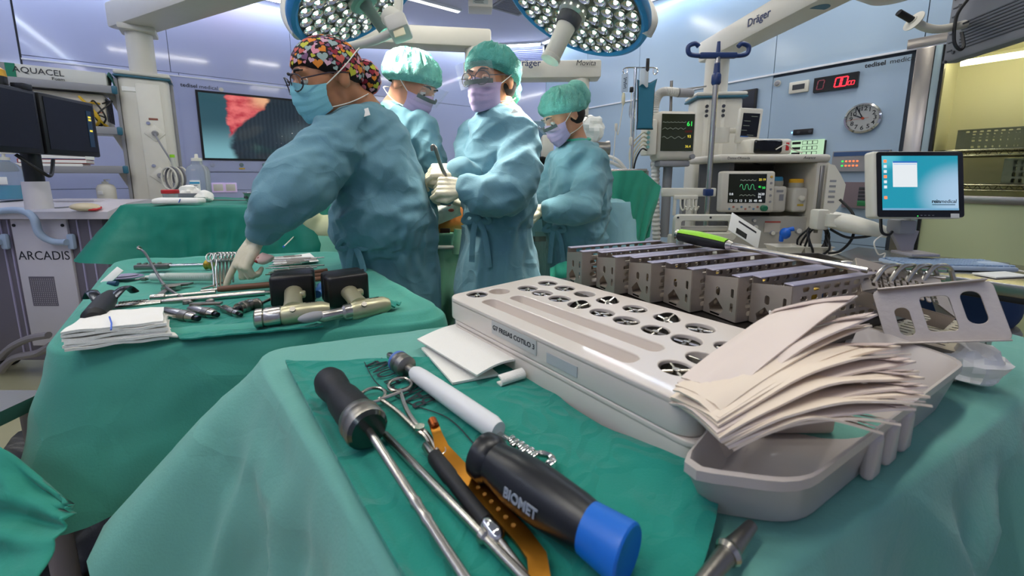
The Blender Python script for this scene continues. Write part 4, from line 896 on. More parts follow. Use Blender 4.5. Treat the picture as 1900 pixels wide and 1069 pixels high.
# patient monitor
fpn = Fr(1245, 255, 2.65, (1, .06, 0)); t = thing('patient_monitor', 'beige patient monitor with dark green screen and green reading', 'monitor', fpn.m)
x0, x1, y0, y1 = fpn.rect(1217, 206, 1294, 298); tw = Matrix.Translation(((x0 + x1) / 2, (y0 + y1) / 2, 0)); w_, h_ = x1 - x0, y1 - y0
b = B(); b.box((0, 0, -.06), (w_, h_, .14), .03, 3, mat=tw); b.build('case', AM, t)
b = B(); b.box((0, .02, .012), (w_ * .84, h_ * .74, .004), mat=tw); sc = b.build('screen', SMON, t)
def trace2(f, y, mat): b = B(); b.tube([tw @ V((w_ * lerp(-.4, .2, i / 50), .02 + h_ * (y + f(i / 50)), .0155)) for i in range(51)], .0014, 4); b.build('trace', mat, sc)
trace2(lambda u: .02 * max(0, sin(u * 40)) ** 6, .2, EGR); trace2(lambda u: .03 * abs(sin(u * 14)), .06, EGR); trace2(lambda u: .02 * sin(u * 20), -.1, EGR)
text('reading', '61', .042, EG, sc, tw @ mv(w_ * .3, .02 + h_ * .17, .0155)); text('reading', '93', .025, EY, sc, tw @ mv(w_ * .3, .02 - h_ * .08, .0155)); text('reading', '36.4', .022, EY, sc, tw @ mv(w_ * .28, .02 - h_ * .28, .0155)); text('reading', '120/70', .018, ERD, sc, tw @ mv(w_ * .27, .02 + h_ * .02, .0155))
b = B(); b.cyl((w_ * .4, -h_ * .42, .01), (w_ * .4, -h_ * .42, .03), .016, n=14); b.v = [tw @ v for v in b.v]; b.build('dial_knob', GREY, t)
b = B(); b.box((0, -h_ * .56, -.08), (w_ * .8, .04, .16), .01, mat=tw); b.build('mount', GREY, t); c_ = tw @ V((0, -h_ * .56, -.1)); b = B(); b.cyl(c_, c_ - V((0, .5, 0)), .03); b.build('mount_post', GREY, t)
x0, x1, y0, y1 = fpn.rect(1197, 222, 1219, 288); b = B(); b.box(((x0 + x1) / 2, (y0 + y1) / 2, -.04), (x1 - x0, y1 - y0, .12), .012); md_ = b.build('module', WHITE, t)
for k in range(4): b = B(); b.cyl(((x0 + x1) / 2 - .03, y0 + .05 + .03 * k, .02), ((x0 + x1) / 2 - .03, y0 + .05 + .03 * k, .035), .01, n=10); b.build('socket', M('pale_teal', '7FB3B0', .4), md_)
random.seed(9)
for k in range(5):
    pA = V((x0, y0 + .03 + .025 * k, .02)); b = B(); b.tube(catmull([pA, pA + V((-.05, .0, .03)), pA + V((-.09 - .008 * k, -.12, .03)), pA + V((-.09 + .01 * k, -.42, .0))], 7), .005, 6); b.build('lead', BLACK if k == 0 else M('lead_beige', 'C9C2A9', .5), md_)
# IV pole with blue hook top
fi = Fr(1318, 300, 2.25); t = thing('infusion_pole', 'tall steel infusion pole with dark blue two-hook top', 'infusion pole', fi.m); 
x, y = fi.q(1318, 300); yh = fi.q(1330, 103)[1]
b = B(); b.cyl((x, .05, 0), (x, yh, 0), .0145, n=14); b.build('pole', STEEL, t)
b = B(); yk = fi.q(1322, 147)[1]; b.lathe([(.018, -.03), (.024, -.02), (.024, .02), (.018, .03)], o=(x, yk, 0), ax=(0, 1, 0), n=16); b.build('collar', BLUEP, t); yk = fi.q(1322, 357)[1]
b = B(); b.box((x, yk, 0), (.045, .04, .045), .008); b.build('clamp', BLUEP, t)
b = B(); b.cyl((x, yh - .1, 0), (x, yh + .07, 0), .018, .008); b.box((x, yh, 0), (.2, .03, .03), .008)
for s_ in (-1, 1): b.tube(catmull([(x + s_ * .07, yh, 0), (x + s_ * .12, yh, 0), (x + s_ * .155, yh + .01, 0), (x + s_ * .16, yh + .045, 0), (x + s_ * .125, yh + .06, 0), (x + s_ * .105, yh + .045, 0)], 6), .012, 10)
b.build('hook_bar', BLUEP, t)
b = B(); b.lathe([(.02, .04), (.03, .07)], o=(x, 0, 0), ax=(0, 1, 0), n=14)
for k in range(5): a = 2 * pi * k / 5; b.tube([(x, .06, 0), (x + .28 * cos(a), .045, .28 * sin(a))], .014, 8); b.sph((x + .28 * cos(a), .025, .28 * sin(a)), .025, 10, 6)
b.build('base', STEELD, t)
# drip stand with bags
fd = Fr(1187, 200, 2.55); t = thing('drip_stand', 'thin chrome drip stand with curled hooks near the green drape', 'drip stand', fd.m); x, y = fd.q(1187, 200); yh = fd.q(1187, 124)[1]
b = B(); b.cyl((x - .03, .05, -.02), (x - .03, yh, -.02), .009, n=10); b.build('pole', CHROME, t)
b = B()
for s_ in (-1, 1): b.tube(catmull([(x, yh, -.02), (x + s_ * .08, yh, -.02), (x + s_ * .105, yh - .012, -.02), (x + s_ * .1, yh - .035, -.02), (x + s_ * .082, yh - .035, -.02), (x + s_ * .08, yh - .005, -.02)], 6), .004, 7)
b.build('hook_bar', CHROME, t)
b = B()
for k in range(5): a = 2 * pi * k / 5; b.tube([(x - .03, .06, -.02), (x - .03 + .25 * cos(a), .04, -.02 + .25 * sin(a))], .012, 8)
b.build('base', STEELD, t)
P = V((x + .03, fd.q(1195, 150)[1], .02)); hb = P.y - fd.q(1195, 240)[1]
t = thing('pressure_bag', 'dark teal pressure infusion bag with black edging hanging from the drip stand', 'infusion bag', fd.m @ mv(P.x, P.y, P.z))
PB = M('pressure_bag_cloth', '2A6E86', .7); out = [(-.055, 0), (-.02, -.02), (.02, -.02), (.058, .005), (.045, -.05), (.042, -hb + .02), (.05, -hb), (-.05, -hb), (-.045, -hb + .05), (-.05, -.06)]
b = plate(out, [], -.015, .015, bevel=.008); b.build('bag', PB, t)
b = B(); b.tube([(p[0], p[1], .0) for p in out], .0055, 6, closed=True); b.build('edging', BLACK, t)
b = B(); b.tube([(0, .08, 0), (0, -.02, 0)], .008, 8); b.box((0, .09, 0), (.02, .07, .01), .003); b.build('strap', BLACK, t)
b = B(); b.grid(lambda u, v: (-.05 + .05 * u, .05 - .09 * v + .01 * sin(6 * u), .02 + .015 * sin(pi * u)), 8, 8, thick=.002); b.build('bottle_neck', M('milky_plastic', 'DDE3E6', .3, trans=.5), t)
x2, y2 = fd.q(1160, 137); y3 = fd.q(1158, 172)[1]
t = thing('saline_bag', 'slim clear saline bag with dark writing hanging at the left hook', 'infusion bag', fd.m @ mv(x2, y2, .0)); hh = y2 - y3
b = B(); b.box((0, -hh / 2, 0), (.04, hh, .016), .007, 3); b.build('bag', M('milky_bag', 'D6DEE6', .25, trans=.6, ior=1.2), t)
b = B(); b.tube(catmull([(.008 * sin(i * 2.1) + .004 * cos(i * 5), -hh * (.2 + .035 * i), .0088) for i in range(18)], 3), .0014, 5); b.build('handwriting', INK, t)
b = B(); b.lathe([(.006, 0), (.011, -.02), (.011, -.06), (.004, -.075)], o=(-.005, -hh, 0), ax=(0, 1, 0), n=12); b.build('drip_chamber', M('chamber_cream', 'D9D2B4', .3), t)
b = B(); e = fd.m.inverted() @ aty(1138, 300, 2.5); e = e - V((x2, y2, 0)); b.tube(catmull([(-.005, -hh - .07, 0), (-.03, -hh - .25, 0), tuple(fd.m.inverted() @ aty(1143, 235, 2.52) - V((x2, y2, 0))), tuple(e)], 8), .003, 6); b.build('line', WHITE, t); 
q_ = fd.m.inverted() @ aty(1143, 236, 2.52) - V((x2, y2, 0)); b = B(); b.box(q_, (.016, .045, .016), .004); b.build('roller_clamp', WHITE, t)
t = thing('drip_line', 'thin clear drip line with white clamp hanging beside the teal pressure bag', 'drip line', fd.m); qq = [fd.m.inverted() @ aty(p, q_, 2.5) for p, q_ in ((1172, 160), (1171, 200), (1170, 262), (1168, 320))]
b = B(); b.tube(catmull(qq, 8), .003, 6); b.build('line', WHITE, t); b = B(); b.box(qq[2], (.018, .05, .016), .004); b.build('clamp', WHITE, t); b = B(); b.lathe([(.008, .03), (.012, 0), (.012, -.04), (.005, -.06)], o=qq[1], ax=(0, 1, 0), n=12); b.build('drip_chamber', GLASSC, t); b = B(); b.box(qq[0] + V((.0, -.02, 0)), (.02, .03, .02), .004); b.build('spike', BLACK, t)
# corrugated hose
HOSE = M('hose_white', 'CFCDC8', .45)
pts_ = catmull([aty(p, q_, 2.75) for p, q_ in ((1258, 172), (1232, 170), (1219, 182), (1214, 215), (1216, 300), (1216, 380), (1219, 460))], 22)
b = B(); b.tube(pts_, [.03 if i % 2 else .024 for i in range(len(pts_))], 12); t = thing('breathing_hose', 'white corrugated breathing hose hanging beside the patient monitor', 'hose', rotz((pts_[-1].x, pts_[-1].y, 0), 0)); b.build('hose', HOSE, t, world=True)
b = B(); b.cyl(pts_[0], pts_[0] + V((.1, .02, 0)), .03, .028, 16); b.build('connector', GREY, t, world=True)
b = B(); b.tube([aty(1225, 172, 2.78), aty(1310, 160, 2.9)], .006, 7); b.tube([aty(1246, 150, 2.8), aty(1244, 220, 2.8)], .01, 8); b.build('holder_arm', STEELD, t, world=True)
b = B(); b.cyl(pts_[-1], V((pts_[-1].x, pts_[-1].y, .6)), .027, n=12); b.build('lower_hose', HOSE, t, world=True)

# ================================================================ EQUIPMENT TOWER BEHIND THE SURGEONS
fe = Fr(1040, 260, 3.25); t = thing('equipment_tower', 'pale equipment trolley with shelves behind the seated-cap assistant', 'trolley', fe.m); t['label'] = 'pale equipment trolley with open shelves between the two right-hand gowned people'
x0, x1, _, _ = fe.rect(985, 300, 1115, 300)
for py in (297, 357, 420):
    b = B(); b.box(((x0 + x1) / 2, fe.q(1040, py)[1], -.2), (x1 - x0, .03, .4), .006); b.build('shelf', GREYW, t)
for s_ in (x0 + .02, x1 - .02):
    for z in (-.02, -.38): b = B(); b.cyl((s_, .03, z), (s_, fe.q(1040, 297)[1], z), .018, n=10); b.build('post', GREY, t)
def devbox(name, label, px0, py0, px1, py1, Y, mat, d=.25, extra=None, cat='device'):
    f = Fr((px0 + px1) / 2, py1, Y); x0, x1, y0, y1 = f.rect(px0, py0, px1, py1); t = thing(name, label, cat, f.m @ mv((x0 + x1) / 2, y0, 0))
    b = B(); b.box((0, (y1 - y0) / 2, -d / 2), (x1 - x0, y1 - y0, d), .012); b.build('case', mat, t); w, h = x1 - x0, y1 - y0
    if extra: extra(t, w, h)
    return t
def ex1(t, w, h):
    for k in range(3): b = B(); b.box((0, h * (.2 + .3 * k), .003), (w * .96, .006, .004)); b.build('groove', DGREY, t)
    b = B(); b.box((-w * .2, h * .35, .003), (.06, .02, .004)); b.build('label', PAPER, t)
devbox('blue_grey_unit', 'dark blue-grey drawer unit left of the beige generator', 982, 224, 1038, 296, 3.2, M('blue_grey_case', '4B6A84', .5), extra=ex1)
def ex2(t, w, h):
    b = B(); b.box((-w * .1, h * .5, .004), (w * .4, h * .5, .006), .003); b.build('screen', scr('glow_lilac', '8EA2D8', .8), t)
    for k in range(2): b = B(); b.cyl((-w * .38 + .03 * k, h * .12, 0), (-w * .38 + .03 * k, h * .12, .01), .01, n=10); b.build('socket', BLACK, t)
devbox('generator_unit', 'beige generator unit with small screen beside the masked assistant', 1006, 250, 1112, 296, 3.05, AM, extra=ex2)
def ex3(t, w, h):
    b = B(); b.box((-w * .25, h * .5, .004), (w * .35, h * .6, .006)); b.build('screen', SDARK, t)
    for r_ in range(3):
        for c_ in range(2): b = B(); b.cyl((w * (.1 + .22 * c_), h * (.2 + .28 * r_), 0), (w * (.1 + .22 * c_), h * (.2 + .28 * r_), .012), .012, n=10); b.build('knob', DGREY, t)
devbox('pump_unit', 'white pump unit with small dark screen and knobs on the lower shelf', 978, 312, 1046, 356, 3.1, WHITE, extra=ex3)
P = aty(1006, 308, 3.0); b = B(); b.grid(lambda u, v: (P.x - .09 + .18 * u, P.y + .1 * v, P.z + .05 * sin(pi * u) * (.5 + .5 * sin(5 * v + u * 3)) + .02), 14, 8, thick=.01); tag(b.build('black_cloth', M('black_cloth', '101012', .8)), 'crumpled black cloth on top of the white pump unit', 'cloth')
random.seed(3); P = aty(1098, 245, 3.0); b = B(); b.sph((0, 0, 0), (.11, .08, .09), 20, 14); b.v = [v * (1 + .45 * noise.noise(v * 16)) for v in b.v]
tag(b.build('plastic_wrap', M('crumpled_plastic', 'E8EAE4', .25, alpha=.85), mw=mv(P.x, P.y, P.z + .02), sharp=10), 'crumpled clear plastic bag on top of the beige generator', 'plastic bag')
b = B(); P = aty(1122, 276, 2.95); b.lathe([(.05, -.08), (.05, .0), (.056, .01), (.056, .03), (.03, .035)], o=(0, 0, 0), ax=(1, 0, 0), n=18); tag(b.build('gas_regulator', STEELD, mw=mv(P.x, P.y, P.z)), 'round steel connector beside the beige generator', 'connector')
for k, (pp, c_, lb_) in enumerate((((1124, 292), 'D9D4CC', 'upper white curved tube leaving the generator'), ((1126, 302), 'C9C4BC', 'lower white curved tube with red marks'))):
    b = B(); b.tube(catmull([aty(pp[0] - 6, pp[1] + 30, 2.9), aty(pp[0], pp[1], 2.9), aty(pp[0] + 22, pp[1] + 6, 2.85), aty(pp[0] + 42, pp[1] + 30 - 8 * k, 2.8)], 8), .012, 8); tag(b.build('curved_tube', M('tube_%d' % k, c_, .4)), lb_, 'tube')

# ================================================================ RIGHT: MONITOR ON ARM, STEEL TROLLEY, OVERHEAD SCREEN
fm_ = Fr(1705, 340, 1.7, (1, -.02, 0)); t = thing('desktop_monitor', 'white-framed monitor showing a turquoise desktop, on a swing arm', 'monitor', fm_.m)
x0, x1, y0, y1 = fm_.rect(1612, 278, 1800, 405); w_, h_ = x1 - x0, y1 - y0
tw = Matrix.Translation(((x0 + x1) / 2, (y0 + y1) / 2, 0)) @ Matrix.Rotation(-.17, 4, 'X')
b = B(); b.box((0, 0, -.025), (w_, h_, .05), .014, 3, mat=tw); b.build('case', WHITE, t)
b = plate(rrect(.004, 0, w_ - .02, h_ - .01, .012), [], 0, .003, mat4=tw @ mv(0, 0, .0)); b.build('bezel', M('gloss_black', '08080A', .12), t)
sw, sh = w_ * .83, h_ * .8; so = V((.002, .006, .0035))
b = B(); b.box((0, 0, 0), (sw, sh, .002)); me = b.mesh('screen'); sc = link('screen', me, TURQ, t); sc.matrix_basis = tw @ Matrix.Translation(so)
scm = tw @ Matrix.Translation(so)
b = B(); b.box((-sw * .2, sh * .16, .0015), (sw * .32, sh * .47, .001), mat=scm); b.build('window', EW, t)
b = B(); b.box((-sw * .2, sh * .385, .0025), (sw * .32, sh * .03, .001), mat=scm); b.build('window_bar', scr('bar_blue', '2E6FC0', .9), t)
b = B(); b.box((-sw * .2, sh * .345, .0025), (sw * .3, sh * .014, .001), mat=scm); b.build('window_bar', scr('bar_light', 'A9C6EA', .9), t)
b = B(); b.box((0, -sh * .483, .0015), (sw, sh * .035, .001), mat=scm); b.build('task_bar', scr('bar_task', '7FB4D8', .8), t)
for k in range(7): b = B(); b.box((-sw * .46, sh * (.4 - .095 * k - (.1 if k == 6 else 0)), .0015), (.012, .012, .001), mat=scm); b.build('icon', EW if k % 3 else EO, t)
text('lettering', 'rein', .022, INK, t, scm @ mv(sw * .2, -sh * .34, .002), bold=.0005); text('lettering', 'medical', .022, INK, t, scm @ mv(sw * .36, -sh * .34, .002), shear=.15)
b = B(); b.box((sw * .3, -sh * .4, .002), (sw * .3, .003, .0006), mat=scm); b.build('print_line', TEALEDGE, t)
b = B(); b.box((w_ * .38, -h_ * .46, .0035), (.035, .018, .001), mat=tw); b.build('sticker', PAPER, t); b = B(); b.box((-.01, -h_ * .465, .0035), (.004, .004, .001), mat=tw); b.build('power_light', EG, t)
for k in range(4): b = B(); b.box((.005 + .016 * k, -h_ * .455, .0035), (.008, .002, .001), mat=tw); b.build('button', GREY, t)
# arm and bracket
def ap(px, py, Y): return fm_.m.inverted() @ aty(px, py, Y)
b = B(); b.box(ap(1672, 420, 1.74), (.07, .06, .07), .008); b.build('neck', GREY, t)
b = B(); A_, B_ = ap(1545, 408, 1.95), ap(1648, 432, 1.78); b.tube([A_, lerp(A_, B_, .3), lerp(A_, B_, .7), B_], [.042, .045, .036, .024], 14); b.build('swing_arm', WHITE, t)
b = B(); b.cyl(A_ + V((0, -.03, 0)), A_ + V((0, .03, 0)), .046, n=20); b.build('arm_joint', GREYW, t)
b = B(); b.box((A_ + V((-.05, 0, -.02))), (.06, .1, .06), .01); b.build('wall_mount', GREYW, t)
c = ap(1672, 428, 1.76); e = ap(1680, 470, 1.72); b = B(); b.prism([(c.x - .05, c.y), (c.x + .07, c.y), (c.x + .05, e.y), (c.x + .01, e.y)], c.z - .01, c.z + .01); b.box((e.x + .04, e.y, e.z), (.12, .012, .1), .003); b.build('drop_bracket', M('bracket_grey', 'A59FA2', .45), t)
for k, pp in enumerate((((1634, 405, 1.75), (1636, 430, 1.72), (1648, 436, 1.72), (1655, 430, 1.74)), ((1540, 425, 1.95), (1570, 440, 1.9), (1600, 440, 1.85), (1616, 437, 1.82)), ((1558, 370, 1.98), (1584, 400, 1.93), (1582, 440, 1.9), (1560, 465, 1.93), (1537, 470, 1.97)))):
    b = B(); b.tube(catmull([fm_.m.inverted() @ aty(*q_) for q_ in pp], 8), .006, 7); b.build('cable', BLACK, t)
b = B(); b.tube(catmull([fm_.m.inverted() @ aty(*q_) for q_ in ((1637, 437, 1.72), (1622, 450, 1.7), (1630, 472, 1.7), (1642, 470, 1.7), (1640, 478, 1.7))], 8), .003, 6); b.build('thin_cord', WHITE, t)
# cable coil hanging at machine side, white wall dispenser
P = aty(1520, 448, 2.3); b = B()
for k in range(5): b.tube([(.075 * (1 + .12 * k * .3) * cos(a) * (.75 + .05 * k), .02 * sin(a * 3 + k) + .012 * k, .09 * sin(a)) for a in [2 * pi * i / 24 for i in range(24)]], .006, 6, closed=True)
b.cur = 0; tag(b.build('cable_coil', BLACK, mw=mv(P.x, P.y, P.z), sharp=60), 'coil of black cable hanging at the side of the anaesthesia machine', 'cable', kind='stuff')
P = aty(1545, 355, 2.35); t = thing('side_dispenser', 'white curved holder mounted on the side of the anaesthesia machine', 'holder', frame(P, V((.6, -.3, 0)), UP))
b = B(); b.prism([(-.04, -.15), (.0, -.15), (.045, -.06), (.05, .04), (.02, .1), (-.01, .15), (-.04, .16)], -.03, .03); b.build('shell', WHITE, t)
for k in range(5): b = B(); b.box((-.01, -.06 + .03 * k, .031), (.03, .012, .002)); b.build('print', GREY, t)
b = B(); b.box((-.06, -.05, 0), (.02, .4, .02), .003); b.build('rail', STEELD, t)
# steel trolley along the right wall
t = thing('steel_trolley', 'steel-topped trolley with square legs under the pale keyboard', 'trolley', frame(rm(2.22, .62, 0), -BX, AX) ); tm = worldm(t)
t.matrix_basis = Matrix(((-BX.x, AX.x, 0, rm(2.22, .62).x), (-BX.y, AX.y, 0, rm(2.22, .62).y), (0, 0, 1, 0), (0, 0, 0, 1)))
zt_ = .84
b = B(); b.box((.5, .27, zt_ - .012), (1.0, .54, .02), .003); b.build('top', STEEL, t)
b = B(); b.box((.5, .0, zt_ - .02), (1.0, .012, .045), .003); b.build('front_edge', STEEL, t)
b = B(); b.box((.5, .012, zt_ - .055), (1.0, .02, .02), .002); b.build('under_rail', BLACK, t)
for x in (.04, .4, .96):
    for y in (.04, .5):
        if x == .4 and y > .1: continue
        b = B(); b.box((x, y, (zt_ - .03) / 2), (.035, .035, zt_ - .03), .004); b.build('leg', STEELD, t)
b = B(); b.box((.22, .03, zt_ - .07), (.07, .04, .03), .004); b.build('latch', BLACK, t)
P = atz(1752, 495, zt_ + .002); t = thing('keyboard', 'pale blue-grey computer keyboard on the steel trolley', 'keyboard', frame(P, V((1, -.12, 0)), V((.1, 1, 0))))
KB = M('keyboard_shell', 'A9B9CC', .45); b = B(); b.box((0, 0, .009), (.4, .15, .018), .006); b.build('base', KB, t)
b = B(); b.box((0, 0, .0), (.0185, .017, .008), .002, 1); kme = b.mesh('key'); KK = M('key_blue', '8CA3C0', .5); first = True
for r_ in range(6):
    for c_ in range(18):
        o = link('key', kme, KK if first else None, t); first = False; o.matrix_basis = mv(-.185 + .0218 * c_, -.058 + .0225 * r_, .021)
P = atz(1840, 500, zt_ + .002); t = thing('mouse', 'pale blue mouse beside the keyboard on the steel trolley', 'mouse', rotz((P.x, P.y, zt_ + .001), -.6)); b = B(); b.sph((0, 0, .015), (.055, .032, .019), 18, 12); b.build('shell', KB, t)
b = B(); b.box((.03, 0, .032), (.03, .002, .003)); b.build('button_gap', GREY, t); b = B(); b.tube(catmull([(.05, 0, .01), (.1, -.02, .004), (.16, -.01, .004)], 6), .003, 6); b.build('cord', WHITE, t)
P = atz(1810, 505, zt_ + .002); b = B(); b.box((.06, -.06, .004), (.16, .07, .006), .001, mat=Matrix.Rotation(.15, 4, 'Z')); tag(b.build('paper_sheet', PAPER, mw=mv(P.x - .03, P.y - .0, zt_)), 'white folded paper on the steel trolley in front of the keyboard', 'paper')
# dark blue bundle
random.seed(5); P = atz(1852, 600, .55); b = B(); b.sph((0, 0, .1), (.2, .16, .16), 36, 20)
b.v = [V((v.x, v.y, max(-.0, v.z))) * (1 + .16 * ridge(v, (7, 7, 5))) for v in b.v]
tag(b.build('blue_sheet_bundle', M('navy_sheet', '1B3A6B', .75, bump=.15, bscale=30), mw=mv(P.x + .05, P.y + .18, .5)), 'crumpled dark blue sheet bundle below the steel trolley', 'sheet')
t = thing('low_stool', 'low grey stool carrying the dark blue sheet bundle', 'stool', rotz((P.x + .05, P.y + .18, 0), .3)); b = B(); b.lathe([(.18, .46), (.19, .48), (.18, .5)], n=28); b.build('seat', GREY, t)
b = B(); b.cyl((0, 0, .05), (0, 0, .47), .025); b.build('column', STEELD, t); b = B()
for k in range(5): a = 2 * pi * k / 5; b.tube([(0, 0, .07), (.22 * cos(a), .22 * sin(a), .04)], .015, 8)
b.build('base', STEELD, t)
# overhead monitor seen from behind
d_ = V((-.216, -.976, 0)); fo = Fr(1745, 100, 1.6, d_); t = thing('overhead_monitor', 'grey back of a ceiling-hung monitor at the top right', 'monitor', fo.m)
xa, ya = fo.q(1743, 125); OG = M('monitor_back_grey', '77777C', .5)
b = B(); b.box((xa + .3, ya + .22, -.03), (.6, .42, .05), .012); b.build('rear_case', OG, t)
for k in range(9): b = B(); b.box((xa + .32, ya + .045 + .011 * k, -.004), (.5, .004, .004)); b.build('vent_slot', DGREY, t)
b = B()
for k in range(8): b.box((xa + .03, ya + .05 + .03 * k, -.004), (.02, .004, .004))
b.build('vent_slots', DGREY, t)['kind'] = 'stuff'
for q_ in ((.015, .015), (.05, .04), (.05, .2), (.015, .4)): b = B(); b.cyl((xa + q_[0], ya + q_[1], -.01), (xa + q_[0], ya + q_[1], .0), .006, n=8); b.build('screw', DGREY, t)
b = B(); b.box((xa + .3, ya + .3, .045), (.3, .2, .12), .05, 4); b.build('joint_cover', GREYW, t)
b = B(); b.cyl((xa + .3, ya + .42, .045), (xa + .3, 3.04, .045), .05, n=16); b.build('ceiling_post', GREYW, t)
for px in ((1802, 55), (1868, 37)): q_ = fo.q(*px); b = B(); b.box((q_[0], q_[1] + .0, .107), (.02, .006, .006), .002); b.build('slot', BLACK, t)
inv = fo.m.inverted()
b = B(); b.tube(catmull([inv @ aty(p, q_, Y) for p, q_, Y in ((1795, 0, 1.5), (1775, 30, 1.48), (1770, 75, 1.47), (1780, 92, 1.46), (1788, 85, 1.46), (1784, 60, 1.48))], 8), .005, 7); b.build('cable', BLACK, t)
b = B(); b.tube(catmull([inv @ aty(p, q_, 1.5) for p, q_ in ((1790, 45), (1745, 54), (1715, 50), (1692, 36))], 8), .014, 10); b.build('handle_arm', GREYW, t)
c0, c1 = inv @ aty(1697, 40, 1.5), inv @ aty(1662, 20, 1.5); ax_ = (c1 - c0).normalized(); b = B(); b.lathe([(.01, -.004), (.032, .0), (.034, .004), (.01, .008)], o=c0, ax=ax_, n=20); b.build('guard_disc', GREYW, t)
b = B(); b.cyl(c0, c0 + (c1 - c0) * .85, .011, n=10); b.build('grip', BLACK, t)

# ================================================================ DRAPED TABLES
def cloth(name, col, var=.05): return M(name, col, .82, var=var, vscale=3, bump=.1, bscale=240, sheen=.15, crease=(.12, 4.5))
GREEN = cloth('green_drape', '429684'); GREENF = cloth('pale_green_drape', '66A496'); TEAL = M('teal_towel', '0B8272', .85, var=.08, vscale=8, bump=.15, bscale=400, sheen=.2, crease=(.22, 11)); DGREEN = cloth('deep_green_drape', '0C7561'); AQUA = cloth('aqua_drape', '9CCBD3')
def rpoly(poly, r, step=.012):
    out = []; n = len(poly); P = [V((p[0], p[1], 0)) for p in poly]; cor = []
    for i in range(n):
        p, a, c = P[i], P[i - 1], P[(i + 1) % n]; d0 = (a - p).normalized(); d1 = (c - p).normalized(); q0, q1 = p + d0 * r, p + d1 * r
        k0 = len(out)
        for k in range(9): t = k / 8; out.append((1 - t) ** 2 * q0 + 2 * t * (1 - t) * p + t * t * q1)
        cor.append(k0 + 4); nx = P[(i + 1) % n] + (p - P[(i + 1) % n]).normalized() * r; L = (nx - q1).length; m = max(1, int(L / step))
        for k in range(1, m): out.append(q1 + (nx - q1) * (k / m))
    return out, cor
def drape(name, label, poly, z, drop, mat, flare=.05, corners=None, amp=.018, seed=0, r=.06, rim=0.0, rows=18, lump=.003, cw=.14, edge_drop=None, freq=9, parent_cat='drape'):
    per, cor = rpoly(poly, r); n = len(per); rnd = random.Random(seed)
    S_ = [0]
    for i in range(1, n): S_.append(S_[-1] + (per[i] - per[i - 1]).length)
    L = S_[-1] + (per[0] - per[-1]).length; cen = sum(per, V((0, 0, 0))) / n
    nor = []
    for i in range(n):
        t = (per[(i + 1) % n] - per[i - 1]).normalized(); q = V((t.y, -t.x, 0)); nor.append(q if q.dot(per[i] - cen) > 0 else -q)
    off = rnd.uniform(0, 50)
    def cwt(i, c): d = abs(S_[i] - S_[cor[c]]); d = min(d, L - d); return math.exp(-(d / cw) ** 2)
    verts = []; faces = []; rings = 14
    for k in range(rings):
        f = (k + 1) / (rings + 1)
        f = 1 - (1 - f) ** 1.5
        for i in range(n):
            p = cen + (per[i] - cen) * f; dist = (per[i] - cen).length * (1 - f)
            dz = -lump * .9 * (crumple((p.x, p.y, off), 6) - .5) + lump * noise.noise(V((p.x * 9, p.y * 9, off))) + lump * .6 * ridge(p, (6, 6, 1)) + rim * math.exp(-((dist - .03) / .03) ** 2)
            verts.append(V((p.x, p.y, z + dz)))
    for k in range(rows + 4):
        for i in range(n):
            p = per[i]; q = nor[i]; fl = flare; dp = drop
            if edge_drop: dp = edge_drop(p, dp)
            wsum = 0
            for c in range(len(poly)):
                w = cwt(i, c); wsum += w
                if corners and c in corners: fl += w * corners[c][0]; dp += w * corners[c][1]
            s = S_[i]
            fo = amp * (ridge((s, 0, off), (freq, 1, 1)) + .6 * noise.noise(V((s * freq * 2.3, off, 0)))) * (1 - .3 * min(1, wsum))
            if k < 4:
                a = pi / 2 * k / 4; out, dn = .014 * sin(a), .014 * (1 - cos(a))
            else:
                t = (k - 3) / rows; out = .014 + fl * t + fo * (t ** .8) ; dn = .014 + (dp - .014) * t
                out += .006 * noise.noise(V((s * 12, t * 5 + off, 3))) - amp * .6 * (crumple((s, t * dp * .6, off), 5) - .5) * min(1, t * 4)
            verts.append(V((p.x + q.x * out, p.y + q.y * out, z - dn + (lump * noise.noise(V((p.x * 9, p.y * 9, off))) if k < 2 else 0))))
    R = rings + rows + 4
    for k in range(R - 1):
        for i in range(n): j = (i + 1) % n; faces.append([k * n + i, k * n + j, (k + 1) * n + j, (k + 1) * n + i])
    verts.append(V((cen.x, cen.y, z))); c_ = len(verts) - 1
    for i in range(n): faces.append([c_, (i + 1) % n, i])
    b = B(); b.add(verts, faces); mw = mv(cen.x, cen.y, z)
    return tag(b.build(name, mat, world=True, mw=mw, sharp=180), label, parent_cat)
def table(name, label, poly, z, mat=STEELD, inset=.07):
    cen = sum((V((p[0], p[1], 0)) for p in poly), V((0, 0, 0))) / len(poly); t = thing(name, label, 'table', rotz((cen.x, cen.y, 0), 0))
    pp = [((V((p[0], p[1], 0)) - cen) * (1 - inset) ) for p in poly]; b = B(); b.prism([(p.x, p.y) for p in pp], z - .04, z - .012); b.build('top', mat, t)
    for p in pp:
        q = p * .88; b = B(); b.cyl((q.x, q.y, .03), (q.x, q.y, z - .03), .022, n=12); b.build('leg', M('leg_grey', '9A8F95', .5), t)
    return t
xy = lambda p: (p.x, p.y)
ZF, ZL = .89, .88
polyF = [(-.483, .72), (-.12, .845), (.46, 1.34), (1.0, .9), (1.08, .72), (0.0, .19)]
polyL = [xy(atz(85, 655, ZL)), xy(atz(212, 488, ZL)), xy(atz(632, 470, ZL)), xy(atz(838, 588, ZL))]
table('front_table', 'table hidden under the pale green drape nearest the camera', [(-.43, .71), (.42, 1.25), (1.02, .74), (0, .24)], ZF - .008)
drape('front_table_drape', 'pale green drape over the nearest instrument table', polyF, ZF, .42, GREENF, flare=.04, corners={0: (.17, -.17), 5: (.02, .1)}, amp=.05, seed=3, lump=.004, r=.07, freq=7)
